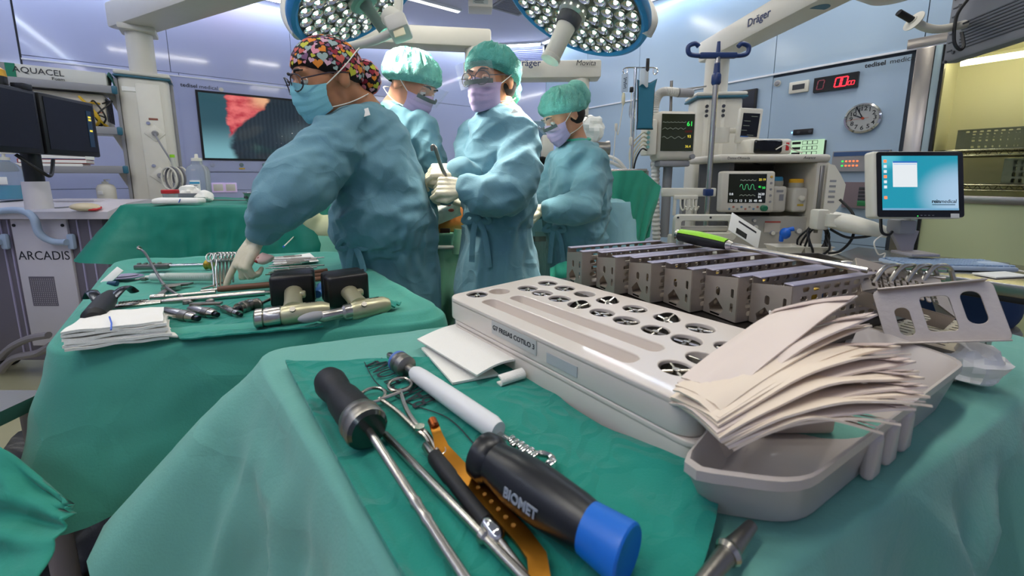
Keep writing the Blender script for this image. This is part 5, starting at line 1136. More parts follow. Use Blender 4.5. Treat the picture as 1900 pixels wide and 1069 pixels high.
table('side_table', 'table hidden under the green drape with drills and gauze', polyL, ZL - .012, inset=.3)
drape('side_table_drape', 'green drape with raised rim over the instrument table at left', polyL, ZL, .29, GREEN, flare=.03, corners={0: (.06, .03), 3: (.02, .02)}, amp=.012, seed=8, rim=.016, lump=.003, r=.09, freq=6)
# dark green draped stand further back
ZM = 1.07
polyM = [(-1.98, 2.0), (-2.05, 2.75), (-.95, 2.75), (-.98, 2.0)]
table('back_stand', 'stand hidden under the deep green drape behind the reaching arm', polyM, ZM - .01, inset=.2)
drape('back_stand_drape', 'deep green glossy drape over the stand behind the reaching arm', polyM, ZM, .3, M('deep_green_drape_gloss', '0D7B66', .5, var=.05, vscale=3, bump=.1, bscale=40), flare=.02, corners={0: (.15, -.05), 3: (.03, .02)}, amp=.03, seed=4, r=.05, lump=.004)
# loose drape corner at lower left
ctl = [[(-260, 760, .66), (-120, 790, .65), (0, 822, .63), (80, 880, .62), (152, 938, .6)],
       [(-280, 900, .6), (-130, 900, .6), (0, 905, .59), (75, 940, .58), (140, 958, .575)],
       [(-280, 1040, .54), (-130, 1030, .54), (-10, 1020, .53), (60, 1020, .53), (112, 1020, .53)],
       [(-300, 1250, .42), (-150, 1240, .42), (-40, 1230, .42), (0, 1220, .43), (30, 1200, .44)]]
C3 = [[aty(*q) for q in row] for row in ctl]
def bic(C, u, v):
    rows_ = [catmull(r, 12) for r in C]; return None
rowsC = [catmull(r, 10) for r in C3]; colsC = [catmull([rowsC[j][i] for j in range(4)], 10) for i in range(len(rowsC[0]))]
b = B(); nu, nv = len(colsC), len(colsC[0])
b.grid(lambda u, v: colsC[round(u * (nu - 1))][round(v * (nv - 1))] + V((0, -.012, .012)) * ridge((u * 2, v * 5, 7), (1, 1, 1)), nu, nv, thick=.003)
tag(b.build('loose_drape', cloth('bright_green_drape', '258A76'), sharp=180), 'green drape corner hanging at the lower left edge of the picture', 'drape')
table('corner_stand', 'small stand under the loose drape at the lower left', [(-1.25, .55), (-1.25, .8), (-.98, .8), (-.98, .55)], .78)
# black bag on the floor
b = B(); b.sph((0, 0, .2), (.3, .3, .24), 40, 24); b.v = [V((v.x, v.y, max(0, v.z))) + (v - V((0, 0, .2))) * .3 * ridge(v, (6, 6, 4)) for v in b.v]; b.v = [V((v.x, v.y, max(0, v.z))) for v in b.v]
tag(b.build('black_bag', M('black_bag_plastic', '16181C', .35, bump=.3, bscale=25), mw=mv(-1.28, 1.08, 0)), 'crumpled black plastic bag on the floor under the side table', 'bag')
# ---- operating table, patient drapes
polyO = [(-1.15, 1.98), (-1.15, 2.6), (-.1, 2.62), (-.1, 1.98)]
table('operating_table', 'operating table hidden under the patient drapes', [(-1.1, 2.03), (-1.1, 2.55), (.65, 2.6), (.65, 2.2)], .9)
drape('leg_drape', 'pale green patient drape under the orange-stained leg', polyO, .93, .55, cloth('mint_drape', '7DBFA2'), flare=.03, amp=.04, seed=12, lump=.012, r=.08)
polyT = [(-.08, 2.2), (-.08, 2.75), (.7, 2.75), (.7, 2.2)]
o = drape('torso_drape', 'aqua patient drape mound between the two gowned people at right', polyT, 1.08, .6, AQUA, flare=.03, amp=.04, seed=15, lump=.03, r=.15)
P = aty(918, 345, 2.35); b = B(); b.sph((0, 0, 0), (.27, .22, .25), 40, 24); b.v = [v * (1 + .06 * ridge(v, (8, 8, 3)) + .03 * noise.noise(v * 14)) for v in b.v]
tag(b.build('draped_dome', AQUA, mw=mv(P.x, P.y, P.z - .02), sharp=180), 'rounded aqua drape bulging behind the dark-haired surgeon', 'drape')
# anaesthesia screen drape
def gd(u, v):
    top = [(1112, 319), (1150, 317), (1192, 316), (1226, 346)]; bot = [(1112, 470), (1150, 470), (1185, 465), (1206, 440)]
    def pick(L, u): k = min(2, int(u * 3)); f = u * 3 - k; return lerp(V(L[k] + (0,)), V(L[k + 1] + (0,)), f)
    q = lerp(pick(top, u), pick(bot, u), v); p = aty(q.x, q.y, 2.3 - .1 * sin(u * 2.5)); p.y += .035 * ridge((u * 2.2 + v * .5, v * .6, 4), (2, 1, 1)) * (.3 + v); return p
b = B(); b.grid(gd, 40, 30, thick=.003); tag(b.build('screen_drape', cloth('bright_green_screen', '36A082')), 'bright green drape hung as a screen beside the drip stand', 'drape')
b = B(); b.tube([aty(1105, 318, 2.33), aty(1200, 317, 2.33)], .012, 8); b.tube([aty(1200, 317, 2.33), V((aty(1200, 317, 2.33).x, 2.33, .9))], .012, 8); tag(b.build('screen_bar', STEEL), 'steel bar carrying the bright green screen drape', 'bar')
# small green drape behind the first steel cassette
b = B(); P0_ = [aty(1022, 500, 1.75), aty(1070, 488, 1.75), aty(1080, 560, 1.7), aty(1018, 560, 1.7)]
b.grid(lambda u, v: lerp(lerp(P0_[0], P0_[1], u), lerp(P0_[3], P0_[2], u), v) + V((0, .02 * ridge((u, v, 2), (3, 2, 1)), .015 * sin(pi * u))), 16, 14, thick=.003)
tag(b.build('hanging_drape', cloth('hang_green', '2E9C80')), 'small green drape hanging just behind the furthest steel cassette', 'drape')
# clear fluid pouches
POUCH = M('pouch_film', 'E6F2E8', .12, trans=.9, ior=1.1, bump=.5, bscale=18)
def pouch(name, label, px0, px1, py0, py1, Y, top=True):
    f = Fr((px0 + px1) / 2, py0, Y); x0, x1, y0, y1 = f.rect(px0, py0, px1, py1); t = thing(name, label, 'plastic pouch', f.m @ mv((x0 + x1) / 2, y0, 0)); w, h = x1 - x0, y1 - y0
    b = B(); b.grid(lambda u, v: ((u - .5) * w * (1 - .35 * (1 - v) ** 2), v * h, .05 * sin(pi * u) * sin(pi * min(1, v + .1)) + .012 * ridge((u * 2, v * 3, 1), (2, 2, 1))), 18, 24, thick=.002); b.build('film', POUCH, t)
    if top: b = B(); b.tube([((u / 12 - .5) * w, h, .05 * sin(pi * u / 12) * .3) for u in range(13)], .009, 8); b.build('rim_band', WHITE, t)
    return t
pouch('fluid_pouch', 'clear plastic fluid pouch with white rim between two gowns', 803, 853, 458, 640, 1.9)
pouch('suction_pouch', 'clear plastic pouch behind the right side of the dark-haired surgeon', 992, 1022, 430, 560, 1.95, False)
P = aty(826, 428, 1.93); b = B(); b.box((0, 0, 0), (.048, .02, .022), .003); tag(b.build('brown_clip', M('brown_clip', '5B2F22', .5), mw=mv(P.x, P.y, P.z)), 'small dark brown clip on the mint drape below the leg', 'clip')
P = aty(846, 448, 1.9); b = B(); b.tube([(0, 0, -.06), (.012, 0, .06)], .02, 10); tag(b.build('drain_tube', M('mint_tube', 'A9D9BC', .3, trans=.4), mw=mv(P.x, P.y, P.z)), 'short translucent tube above the clear fluid pouch', 'tube')

# ================================================================ FRONT TABLE: TOWEL AND HAND TOOLS
Z0 = ZF + .004
def edge(L, t):
    k = min(len(L) - 2, int(t * (len(L) - 1))); f = t * (len(L) - 1) - k; return lerp(L[k], L[k + 1], f)
Ls = catmull([V(p + (0,)) for p in ((530, 682), (592, 800), (672, 950), (770, 1120))], 10); Rs = catmull([V(p + (0,)) for p in ((915, 668), (1010, 722), (1120, 800), (1322, 902), (1285, 1120))], 10)
def tow(u, v):
    q = lerp(edge(Ls, v), edge(Rs, v), u); p = atz(q.x, q.y + 8 * noise.noise(V((u * 4, v * 3, 1))), Z0)
    p.z += .0022 * ridge((p.x * 1.0, p.y, 3), (16, 12, 1)) + .0018 * noise.noise(p * 30) + .005 * math.exp(-(u / .03) ** 2) + .004 * math.exp(-(v / .03) ** 2) + .014 * math.exp(-(((u - .97) / .1) ** 2 + ((v - .74) / .14) ** 2)); return p
b = B(); b.grid(tow, 80, 60, thick=.004); c = atz(850, 850, Z0)
tw_ = thing('teal_towel', 'teal cotton towel with handwriting under the hand tools', 'towel', mv(c.x, c.y, Z0)); b.build('cloth', TEAL, tw_, world=True)
d0, d1 = atz(800, 765, Z0), atz(690, 675, Z0); fm = frame(lerp(d0, d1, .5) + V((0, 0, .009)), d1 - d0, UP.cross(d1 - d0)); text('handwriting', 'BARCELONA', .05, INK, tw_, worldm(tw_).inverted() @ fm, ext=.0003, sx=.62)
b = B(); b.tube(catmull([atz(p, q, Z0 + .008) for p, q in ((676, 672), (700, 712), (760, 748), (830, 775), (878, 822))], 8), .0008, 5); b.build('stitch_line', INK, tw_, world=True)
def tool(name, label, cat, a, c, z, z1=None, group=None):
    p0, p1 = atz(a[0], a[1], z), atz(c[0], c[1], z1 or z); t = thing(name, label, cat, lying(p0, p1), group); return t, (p1 - p0).length
def inv(t, px, py, z): return worldm(t).inverted() @ atz(px, py, z)
ZT = Z0 + .006
# black handled driver
t, L = tool('bone_screwdriver', 'ratchet screwdriver with black grip and long steel shaft on the teal towel', 'screwdriver', (606, 702), (672, 784), ZT + .026)
b = B(); b.lathe([(.012, 0), (.0185, .004), (.0215, .02), (.02, .04), (.0175, .055), (.021, .075), (.0225, L - .012)], ax=(1, 0, 0), n=24); b.build('grip', RUBBER, t)
b = B(); b.lathe([(.023, L - .014), (.025, L - .008), (.025, L - .002), (.023, L), (.023, L + .004), (.025, L + .006), (.025, L + .014), (.022, L + .018)], ax=(1, 0, 0), n=28); b.build('collar', STEELD, t)
b = B(); b.lathe([(.024, L + .0175), (.02, L + .022), (.008, L + .022)], ax=(1, 0, 0), n=24); b.build('end_plate', M('dark_chrome', '5A5E5A', .2, 1.0), t)
e = inv(t, 880, 1100, ZT + .004); s0 = V((L + .02, 0, 0)); b = B(); n_ = 40; b.tube([lerp(s0, e, i / n_) for i in range(n_ + 1)], [.0046 if not (21 < i < 23 or 25 < i < 27) else .0056 for i in range(n_ + 1)], 12); b.build('shaft', STEEL, t)
# second rod
t, L = tool('steel_rod', 'slim steel rod with small ring beside the screwdriver shaft', 'rod', (712, 804), (985, 1085), ZT + .006)
b = B(); b.lathe([(.003, 0), (.0045, .004), (.0045, L)], ax=(1, 0, 0), n=12); b.build('shaft', STEEL, t); b = B(); b.lathe([(.0045, .19), (.0068, .192), (.0068, .197), (.0045, .199)], ax=(1, 0, 0), n=14); b.build('ring', STEEL, t)
# forceps
t, L = tool('ring_forceps', 'steel ring-handled forceps lying on the teal towel', 'forceps', (812, 842), (770, 772), ZT + .006)
def ring(px, py, r, z): c_ = inv(t, px, py, z); b = B(); b.tube([c_ + V((r * 1.2 * cos(a), r * sin(a), 0)) for a in [2 * pi * i / 24 for i in range(24)]], .0026, 8, closed=True); return b
ring(692, 733, .0165, ZT + .008).build('finger_ring', STEEL, t); ring(742, 714, .0165, ZT + .008).build('finger_ring', STEEL, t)
for pp in (((704, 740), (735, 762), (770, 795), (790, 812), (800, 832)), ((742, 724), (752, 755), (770, 785), (792, 806), (812, 838))):
    b = B(); b.tube(catmull([inv(t, p, q, ZT + .007) for p, q in pp], 6), .0032, 8); b.build('shank', STEEL, t)
c_ = inv(t, 779, 796, ZT + .008); b = B(); b.lathe([(.006, -.004), (.006, .004)], o=c_, n=14); b.build('pivot', STEEL, t)
b = B(); b.tube([inv(t, 707, 741, ZT + .009), inv(t, 742, 728, ZT + .009)], .003, 8); b.build('ratchet', STEEL, t)
c_ = inv(t, 814, 838, ZT + .006); b = B(); b.tube([c_ + V((.008 * cos(a), .008 * sin(a), 0)) for a in [2 * pi * i / 18 for i in range(18)]], .0022, 7, closed=True); b.build('tip_loop', STEEL, t)
# black sleeve tool
t, L = tool('sleeved_probe', 'slim probe with black rubber sleeve and steel tip between rod and gold strip', 'probe', (797, 836), (908, 978), ZT + .007)
b = B(); b.lathe([(.004, -.012), (.0055, -.01), (.0055, .012)], ax=(1, 0, 0), n=12); b.build('end_fitting', STEEL, t)
b = B(); b.lathe([(.007, .01), (.0085, .014), (.0085, .05), (.0075, .054), (.007, L - .006)], ax=(1, 0, 0), n=16); b.build('sleeve', RUBBER, t)
b = B(); b.lathe([(.0065, L - .006), (.008, L - .002), (.008, L + .012), (.006, L + .016), (.003, L + .018)], ax=(1, 0, 0), n=14); b.build('ferrule', CHROME, t); b = B(); b.lathe([(.0032, L + .016), (.002, L + .07)], ax=(1, 0, 0), n=10); b.build('tip', STEEL, t)
# gold strip
GOLD = M('bronze_anodised', 'B57A2A', .32, 1.0, var=.1, vscale=60, bump=.03, bscale=300)
t, L = tool('bronze_strip', 'long bent bronze-coloured metal strip beside the big black handle', 'retractor', (822, 836), (972, 998), ZT + .006)
pp = [inv(t, p, q, ZT + .005 + z) for p, q, z in ((806, 790, .01), (812, 806, .012), (820, 832, .003), (870, 886, .002), (970, 994, .002), (996, 1030, .006), (1004, 1085, .004))]
b = B(); vs = []
for i, p in enumerate(pp):
    d = (pp[min(i + 1, 6)] - pp[max(i - 1, 0)]).normalized(); s_ = V((-d.y, d.x, 0)).normalized() * (.0055 if i < 2 else .0085)
    vs += [p + s_, p - s_, p - s_ + V((0, 0, -.003)), p + s_ + V((0, 0, -.003))]
b.add(vs, [[0, 1, 2, 3], [24, 25, 26, 27]] + [[i * 4 + k, i * 4 + (k + 1) % 4, (i + 1) * 4 + (k + 1) % 4, (i + 1) * 4 + k] for i in range(6) for k in range(4)]); b.build('strip', GOLD, t)
c_ = pp[0]; b = B(); b.lathe([(.004, -.004), (.0058, -.002), (.0058, .01), (.004, .012)], o=c_, ax=(-1, .2, .1), n=12); b.build('threaded_end', M('copper', 'A4562A', .3, 1.0), t)
for k in range(6): m_ = lerp(pp[3], pp[4], .2 + .13 * k); b = B(); b.lathe([(.0022, 0), (.0022, .0006)], o=m_, n=8); b.build('stamp_mark', M('stamp_pale', '9A6A2C', .5), t)
# large impactor handle
t, L = tool('impactor_handle', 'large black hand grip with blue end cap and pale lettering', 'handle', (890, 840), (1160, 1026), ZT + .025)
b = B(); b.lathe([(.018, 0), (.0235, .004), (.0245, .018), (.0205, .024), (.021, .03), (.0248, .055), (.0252, .085), (.0225, .125), (.0185, .155), (.0178, L * .8)], ax=(1, 0, 0), n=36); b.build('grip', M('gloss_rubber', '14161B', .32, bump=.02, bscale=200), t)
b = B(); b.lathe([(.019, L * .79), (.021, L * .8), (.0235, L * .98), (.0235, L * 1.01), (.022, L * 1.02), (.019, L * 1.015), (.001, L * 1.01)], ax=(1, 0, 0), n=36); b.build('end_cap', M('vivid_blue', '1467C6', .35), t)
mm = worldm(t).inverted(); ctr = V((.08, 0, 0)); cdir = (mm @ CAM - ctr); cdir.x = 0; cdir = cdir.normalized(); cd2 = (cdir + V((0, -.75, -.1))).normalized() if False else cdir
side = V((1, 0, 0)).cross(cdir); side = side if side.y < 0 else -side
cdir = (cdir * .8 + side * .6).normalized(); up_ = cdir.cross(V((1, 0, 0)))
text('lettering', 'BIOMET', .0125, M('pale_print', '8C94A0', .5), t, frame(ctr + cdir * .0258, V((1, 0, 0)), up_), ext=.0006, bold=.0004, sx=.9)
# white rod with steel head
t, L = tool('white_shaft', 'white plastic-sleeved shaft with steel chuck lying on the teal towel', 'shaft', (770, 692), (925, 800), ZT + .015)
b = B(); b.lathe([(.009, -.004), (.0115, .004), (.0125, .02), (.0135, L * .6), (.0135, L - .012), (.011, L)], ax=(1, 0, 0), n=24); b.build('sleeve', M('white_sleeve', 'DCDCDC', .35), t)
b = B(); b.lathe([(.007, -.03), (.007, 0)], ax=(1, 0, 0), n=14); b.lathe([(.012, -.062), (.0165, -.058), (.017, -.045), (.014, -.042), (.017, -.038), (.0165, -.026), (.01, -.022)], ax=(1, 0, 0), n=24); b.build('chuck', STEELD, t)
b = B(); b.lathe([(.0045, -.088), (.006, -.084), (.006, -.06)], ax=(1, 0, 0), n=12); b.build('tip', STEEL, t); b = B(); b.lathe([(.0168, -.0575), (.0172, -.056), (.0172, -.052), (.0168, -.051)], ax=(1, 0, 0), n=24, caps=False); b.build('blue_ring', M('blue_ring', '4D6FB0', .4), t)
# steel linkage
t, L = tool('steel_linkage', 'jointed steel linkage lying beside the big black handle', 'linkage', (912, 798), (1022, 868), ZT + .01)
b = B(); b.box((L * .2, 0, 0), (L * .4, .007, .006), .001); b.build('bar', CHROME, t)
for k in range(6): b = B(); b.box((L * (.35 + .08 * k), .001 * (-1) ** k, .0), (L * .075, .012 + .002 * (k % 2), .011), .002); b.build('link', CHROME, t)
b = B(); b.tube([V((L * .86 + .012 * cos(a), .003 + .01 * sin(a), 0)) for a in [2 * pi * i / 12 for i in range(12)]], .004, 7, closed=True); b.box((L * .97, .004, 0), (L * .1, .012, .01), .002); b.build('end_hook', CHROME, t)
# folded gauze
GAU = M('gauze_white', 'EDEAE2', .85, bump=.3, bscale=500)
def sheetq(b, q, z0, zf, n=14, m=10, th=.0035): b.grid(lambda u, v: (lambda p: V((p.x, p.y, z0 + zf(u, v))))(lerp(lerp(q[0], q[1], u), lerp(q[3], q[2], u), v)), n, m, thick=th)
t = thing('folded_gauze', 'folded white gauze square beside the stacked white trays', 'gauze', mv(*atz(870, 670, Z0)))
q = [atz(p, s_, Z0) for p, s_ in ((775, 648), (872, 614), (965, 690), (886, 722))]; b = B(); sheetq(b, q, Z0 + .012, lambda u, v: .005 + .006 * sin(pi * u) + .003 * v); b.build('top_fold', GAU, t, world=True)
q = [atz(p, s_, Z0) for p, s_ in ((782, 655), (850, 640), (925, 705), (840, 722))]; b = B(); sheetq(b, q, Z0 + .004, lambda u, v: .003); b.build('under_fold', GAU, t, world=True)
c0_, c1_ = atz(886, 720, Z0 + .01), atz(968, 694, Z0 + .01); b = B(); dd = c1_ - c0_; nn = V((-dd.y, dd.x, 0)).normalized(); nn = nn if nn.y < 0 else -nn
b.grid(lambda u, v: c0_ + dd * (.45 + .55 * u) + nn * (.010 * sin(v * 3.6)) + V((0, 0, .004 - .011 * (1 - cos(v * 3.6)) * .5 + .004)), 8, 12, thick=.003); b.build('rolled_edge', GAU, t, world=True)

# ================================================================ WHITE REAMER TRAYS
TRAY = M('tray_plastic', 'D6CBC0', .3, coat=.3, var=.02)
ang = math.atan2(-.80541, .59272) + radians(3.0); u_ = V((cos(ang), sin(ang), 0)); A_ = atz(848, 552, .976); K = 1.22
def trayframe(z, dx=0.0): return frame(V((A_.x, A_.y, z)) + u_ * dx, u_, UP.cross(u_))
ZU = .934; HT = .976 - ZU
tm = trayframe(ZU); HR = .018 * K
holesL = [(.005, .037), (.015, .077)] + [(x, .128) for x in (.032, .07, .111, .153, .198, .24, .285, .327)] + [(x, .18) for x in (.03, .074, .12, .168, .219, .271, .319)] + [(.356, .05), (.364, .093), (.371, .147), (.38, .195)]
holesL = [(x * K, y * K) for x, y in holesL]
slots = [(.18 * K, .031 * K, .28 * K, .027 * K), (.188 * K, .078 * K, .27 * K, .027 * K)]
def reamer_tray(name, label, m, holes, slots, lab=None):
    t = thing(name, label, 'tray', m); out = rrect(.1925 * K, .107 * K, .425 * K, .23 * K, .028, 6)
    hl = [circ(x, y, HR, 24) for x, y in holes] + [rrect(x, y, w, h, .0135, 5) for x, y, w, h in slots]
    plate(out, hl, HT - .01, HT, bevel=.002).build('top_plate', TRAY, t)
    plate(rrect(.1925 * K, .107 * K, .425 * K, .23 * K, .028, 6), [rrect(.1925 * K, .107 * K, .425 * K - .012, .23 * K - .012, .023, 6)], 0, HT - .004, bevel=.0015).build('side_wall', TRAY, t)
    plate(rrect(.1925 * K, .107 * K, .425 * K - .013, .23 * K - .013, .022, 6), [], .001, .004).build('base', TRAY, t)
    for x, y in holes: b = B(); b.lathe([(HR, HT - .004), (HR * .96, HT - .024)], o=(x, y, 0), n=24, caps=False); b.lathe([(HR * .96, HT - .024), (.0005, HT - .025)], o=(x, y, 0), n=24, caps=False); b.build('well', TRAY, t)
    for x, y, w, h in slots:
        b = B(); r0 = rrect(x, y, w, h, .0135, 5); r1 = rrect(x, y, w - .006, h - .006, .011, 5); n = len(r0)
        b.add([V((p[0], p[1], HT - .004)) for p in r0] + [V((p[0], p[1], HT - .02)) for p in r1], [[i, (i + 1) % n, n + (i + 1) % n, n + i] for i in range(n)] + [list(range(n, 2 * n))]); b.build('channel', TRAY, t)
    return t
tU = reamer_tray('reamer_tray', 'upper white tray holding steel reamer cups and two empty channels', tm, holesL, slots)
b = B(); b.box((.19, -.0105, HT * .55), (.115, .0012, .024)); lbp = b.build('label_strip', M('label_film', 'B9B8B4', .35), tU); text('lettering', 'G7 FRESAS COTILO 3', .0115, INK, lbp, mv(.19, -.0114, HT * .55) @ FRONT, ext=.0002, bold=.0002)
b = B(); b.box((.3, -.0105, HT * .4), (.06, .001, .016)); b.build('blank_sticker', M('sticker_film', 'B3B4B4', .3), tU)
tLw = reamer_tray('lower_tray', 'lower white tray under the reamer tray, with a dark opening at its near end', trayframe(ZU - HT - .001, .012), [(.475, .06), (.475, .12), (.475, .18)], [])
# reamer cups
rb = B(); rb.lathe([(.0165, .0), (.0162, -.006), (.0125, -.011), (.006, -.0135), (.0008, -.014)], n=24, caps=False); cupm = rb.mesh('cup')
rb = B(); rb.tube([(-.0155, 0, -.001), (.0155, 0, -.001)], .0021, 8); barm = rb.mesh('cross_bar'); rb = B(); rb.lathe([(.0045, -.007), (.0045, .0015), (.003, .002)], n=12); hubm = rb.mesh('hub')
CUPM = M('reamer_dark', '57534C', .4, 1.0, bump=.4, bscale=900); firstc = True
ordn = ['first', 'second', 'third', 'fourth', 'fifth', 'sixth', 'seventh', 'eighth']; rnd = random.Random(6)
for i, (x, y) in enumerate(holesL):
    if i == 1: continue
    if i == 0: lb_ = 'steel reamer cup alone in the far left well of the white tray'
    elif i < 10: lb_ = ordn[i - 2] + ' steel reamer cup of the middle row, counted from the far end'
    elif i < 17: lb_ = ordn[i - 10] + ' steel reamer cup of the row beside the cassettes, counted from the far end'
    else: lb_ = ordn[i - 17] + ' steel reamer cup of the near end row, counted from the channels'
    tilt = rnd.uniform(-.12, .12) if i not in (5, 12, 13, 15, 18) else rnd.choice([-.45, .45, .55])
    m = tm @ mv(x, y, HT - .004) @ Matrix.Rotation(tilt, 4, 'X') @ Matrix.Rotation(rnd.uniform(0, 3), 4, 'Z') @ Matrix.Scale(1.18, 4)
    t = thing('reamer_cup', lb_, 'reamer', m, 'reamer cups in the white tray'); S_ = (CUPM, STEEL, STEEL) if firstc else (None,) * 3; firstc = False
    link('cup', cupm, S_[0], t); link('cross_bar', barm, S_[1], t); o = link('cross_bar', barm, None, t); o.matrix_basis = Matrix.Rotation(pi / 2, 4, 'Z'); link('hub', hubm, S_[2], t)
# ================================================================ GREY TRAY WITH PAPER POUCHES
GT = M('grey_tray_plastic', 'B9B0AA', .3, coat=.2, var=.02); ZR = .955
gp = [xy(atz(1492, 892, ZR)), xy(atz(1262, 862, ZR)), xy(atz(1322, 790, ZR)), (.5, .74), (.62, .69), xy(atz(1788, 672, ZR))]
cen = sum((V((p[0], p[1], 0)) for p in gp), V((0, 0, 0))) / 6
t = thing('grey_tray', 'pale grey plastic tray under the pile of paper pouches', 'tray', mv(cen.x, cen.y, ZF))
lp = [(p[0] - cen.x, p[1] - cen.y) for p in gp]
def rp(s): o_, _ = rpoly([(p[0] * s, p[1] * s) for p in lp], .03, .02); return o_
rings_ = [(rp(.86), .004), (rp(.88), .006), (rp(.985), ZR - ZF - .004), (rp(1.0), ZR - ZF), (rp(1.03), ZR - ZF), (rp(1.03), ZR - ZF - .01), (rp(1.01), ZR - ZF - .012), (rp(.9), .002)]
n = min(len(r[0]) for r in rings_); vs = []; fs = []
def resamp(pts_, n):
    L_ = [0]
    for i in range(len(pts_)): L_.append(L_[-1] + (pts_[(i + 1) % len(pts_)] - pts_[i]).length)
    out = []
    for k in range(n):
        s = L_[-1] * k / n; i = max(j for j in range(len(pts_)) if L_[j] <= s); f = (s - L_[i]) / (L_[i + 1] - L_[i]); out.append(lerp(pts_[i], pts_[(i + 1) % len(pts_)], f))
    return out
for r_, z in rings_: vs += [V((p.x, p.y, z)) for p in resamp(r_, 96)]
for k in range(len(rings_) - 1):
    for i in range(96): j = (i + 1) % 96; fs.append([k * 96 + i, k * 96 + j, (k + 1) * 96 + j, (k + 1) * 96 + i])
fs += [list(range(96))]; b = B(); b.add(vs, fs); b.build('shell', GT, t)
for k in range(3): p = lerp(V(lp[0] + (0,)), V(lp[5] + (0,)), .34 + .1 * k); b = B(); b.box((0, 0, .03), (.028, .012, .05), .006, 3, mat=frame(V((p.x, p.y, 0)) * .99, V(lp[5] + (0,)) - V(lp[0] + (0,)), UP.cross(V(lp[5] + (0,)) - V(lp[0] + (0,))))); b.build('side_notch', GT, t)
b = B(); b.box((-.04, -.02, .018), (.1, .04, .026), .006); b.build('divider', GT, t)
POUCHP = M('paper_pouch', 'E6D5C0', .7, var=.05, vscale=6); POUCHP2 = M('paper_pouch_film', 'DECEC2', .5, var=.04, vscale=6)
tips = [(1592, 548, 1.065), (1618, 602, 1.055), (1640, 640, 1.05), (1628, 580, 1.045), (1672, 640, 1.04), (1690, 655, 1.03), (1700, 668, 1.025), (1706, 690, 1.018), (1716, 700, 1.01), (1722, 716, 1.003), (1726, 735, .998), (1730, 752, .992), (1700, 760, .988), (1672, 788, .984), (1640, 800, .98)]
roots = [(1345, 742), (1338, 762), (1335, 775), (1340, 755), (1330, 785), (1332, 792), (1330, 800), (1332, 806), (1334, 812), (1335, 816), (1338, 820), (1345, 824), (1350, 828), (1352, 832), (1360, 836)]
names_ = ['topmost and most upright', 'second from top', 'third from top', 'fourth from top', 'fifth from top', 'sixth from top', 'seventh from top', 'eighth from top', 'ninth from top', 'tenth from top', 'eleventh from top', 'twelfth from top', 'third from bottom', 'second from bottom', 'lowest']
for k, ((tx_, ty_, tz_), (rx_, ry_)) in enumerate(zip(tips, roots)):
    z0 = 1.0 - .0022 * k; d = ray(tx_, ty_)
    p1 = atz(tx_, ty_, tz_) if tz_ > 1.03 and False else CAM + d.normalized() * lerp(.66, .52, k / 14); p0 = atz(rx_, ry_, z0); p1.z = max(p1.z, ZR + .006 + .002 * (14 - k))
    x = p1 - p0; Lk = min(.3, x.length); x.normalize(); sd_ = V((x.y, -x.x, 0)).normalized(); w = .05 + .004 * min(k, 8)
    nz = sd_.cross(x); nz = nz if nz.z > 0 else -nz
    m = frame(p0, x, -sd_ + UP * lerp(.35, -.02, min(1, k / 6))); W2 = w * (1 if k < 5 else 1.15); seed_ = k * 3.1
    b = B(); b.grid(lambda u, v: (Lk * u * (1 - (.3 + .06 * (k % 3)) * v), W2 * v, (.012 + .004 * (k % 3)) * sin(pi * u) * (1 - .5 * v) - .02 * u * v * (k % 2) + .004 * noise.noise(V((u * 3, v * 3, seed_))) - .018 * v * v), 18, 8, thick=.0022)
    tt = thing('paper_pouch', names_[k] + ' paper pouch of the fanned pile on the grey tray', 'paper pouch', m, 'fanned paper pouches'); b.build('sheet', POUCHP if k % 3 else POUCHP2, tt, sharp=60)
    b = B(); b.grid(lambda u, v: (Lk * (.9 + .07 * u) * (1 - (.3 + .06 * (k % 3)) * v), W2 * v, .003 + (.012 + .004 * (k % 3)) * sin(pi * (.9 + .07 * u)) * (1 - .5 * v) - .02 * .93 * v * (k % 2) - .018 * v * v), 4, 8, thick=.001); b.build('seal_band', M('seal_band', 'CBB8AE', .6), tt, sharp=60)
# crumpled white paper behind the tray and a card standing by the cassettes
P = atz(1795, 705, ZF + .01); b = B(); b.sph((0, 0, .02), (.035, .03, .025), 22, 14); b.v = [v * (1 + .4 * ridge(v, (40, 40, 40))) for v in b.v]; tag(b.build('crumpled_paper', PAPER, mw=mv(P.x, P.y, ZF + .012), sharp=20), 'crumpled white paper ball behind the grey tray', 'paper')
P = atz(1455, 618, .99); b = B(); b.prism([(-.03, -.03), (.03, -.02), (.05, .0), (-.02, .03)], -.001, .001); tag(b.build('white_card', PAPER, mw=frame(P, V((.9, .1, -.3)), V((.2, .6, .7)))), 'pointed white card between the cassettes and the paper pouches', 'card')
t, L = tool('dark_rod', 'dark steel instrument half hidden in shadow under the grey tray', 'instrument', (1300, 1085), (1395, 975), Z0 + .012); b = B(); b.lathe([(.006, 0), (.008, L * .5), (.005, L)], ax=(1, 0, 0), n=12); b.build('shaft', STEELD, t); b = B(); b.lathe([(.009, L * .45), (.011, L * .5), (.009, L * .55)], ax=(1, 0, 0), n=14); b.build('collar', STEEL, t)

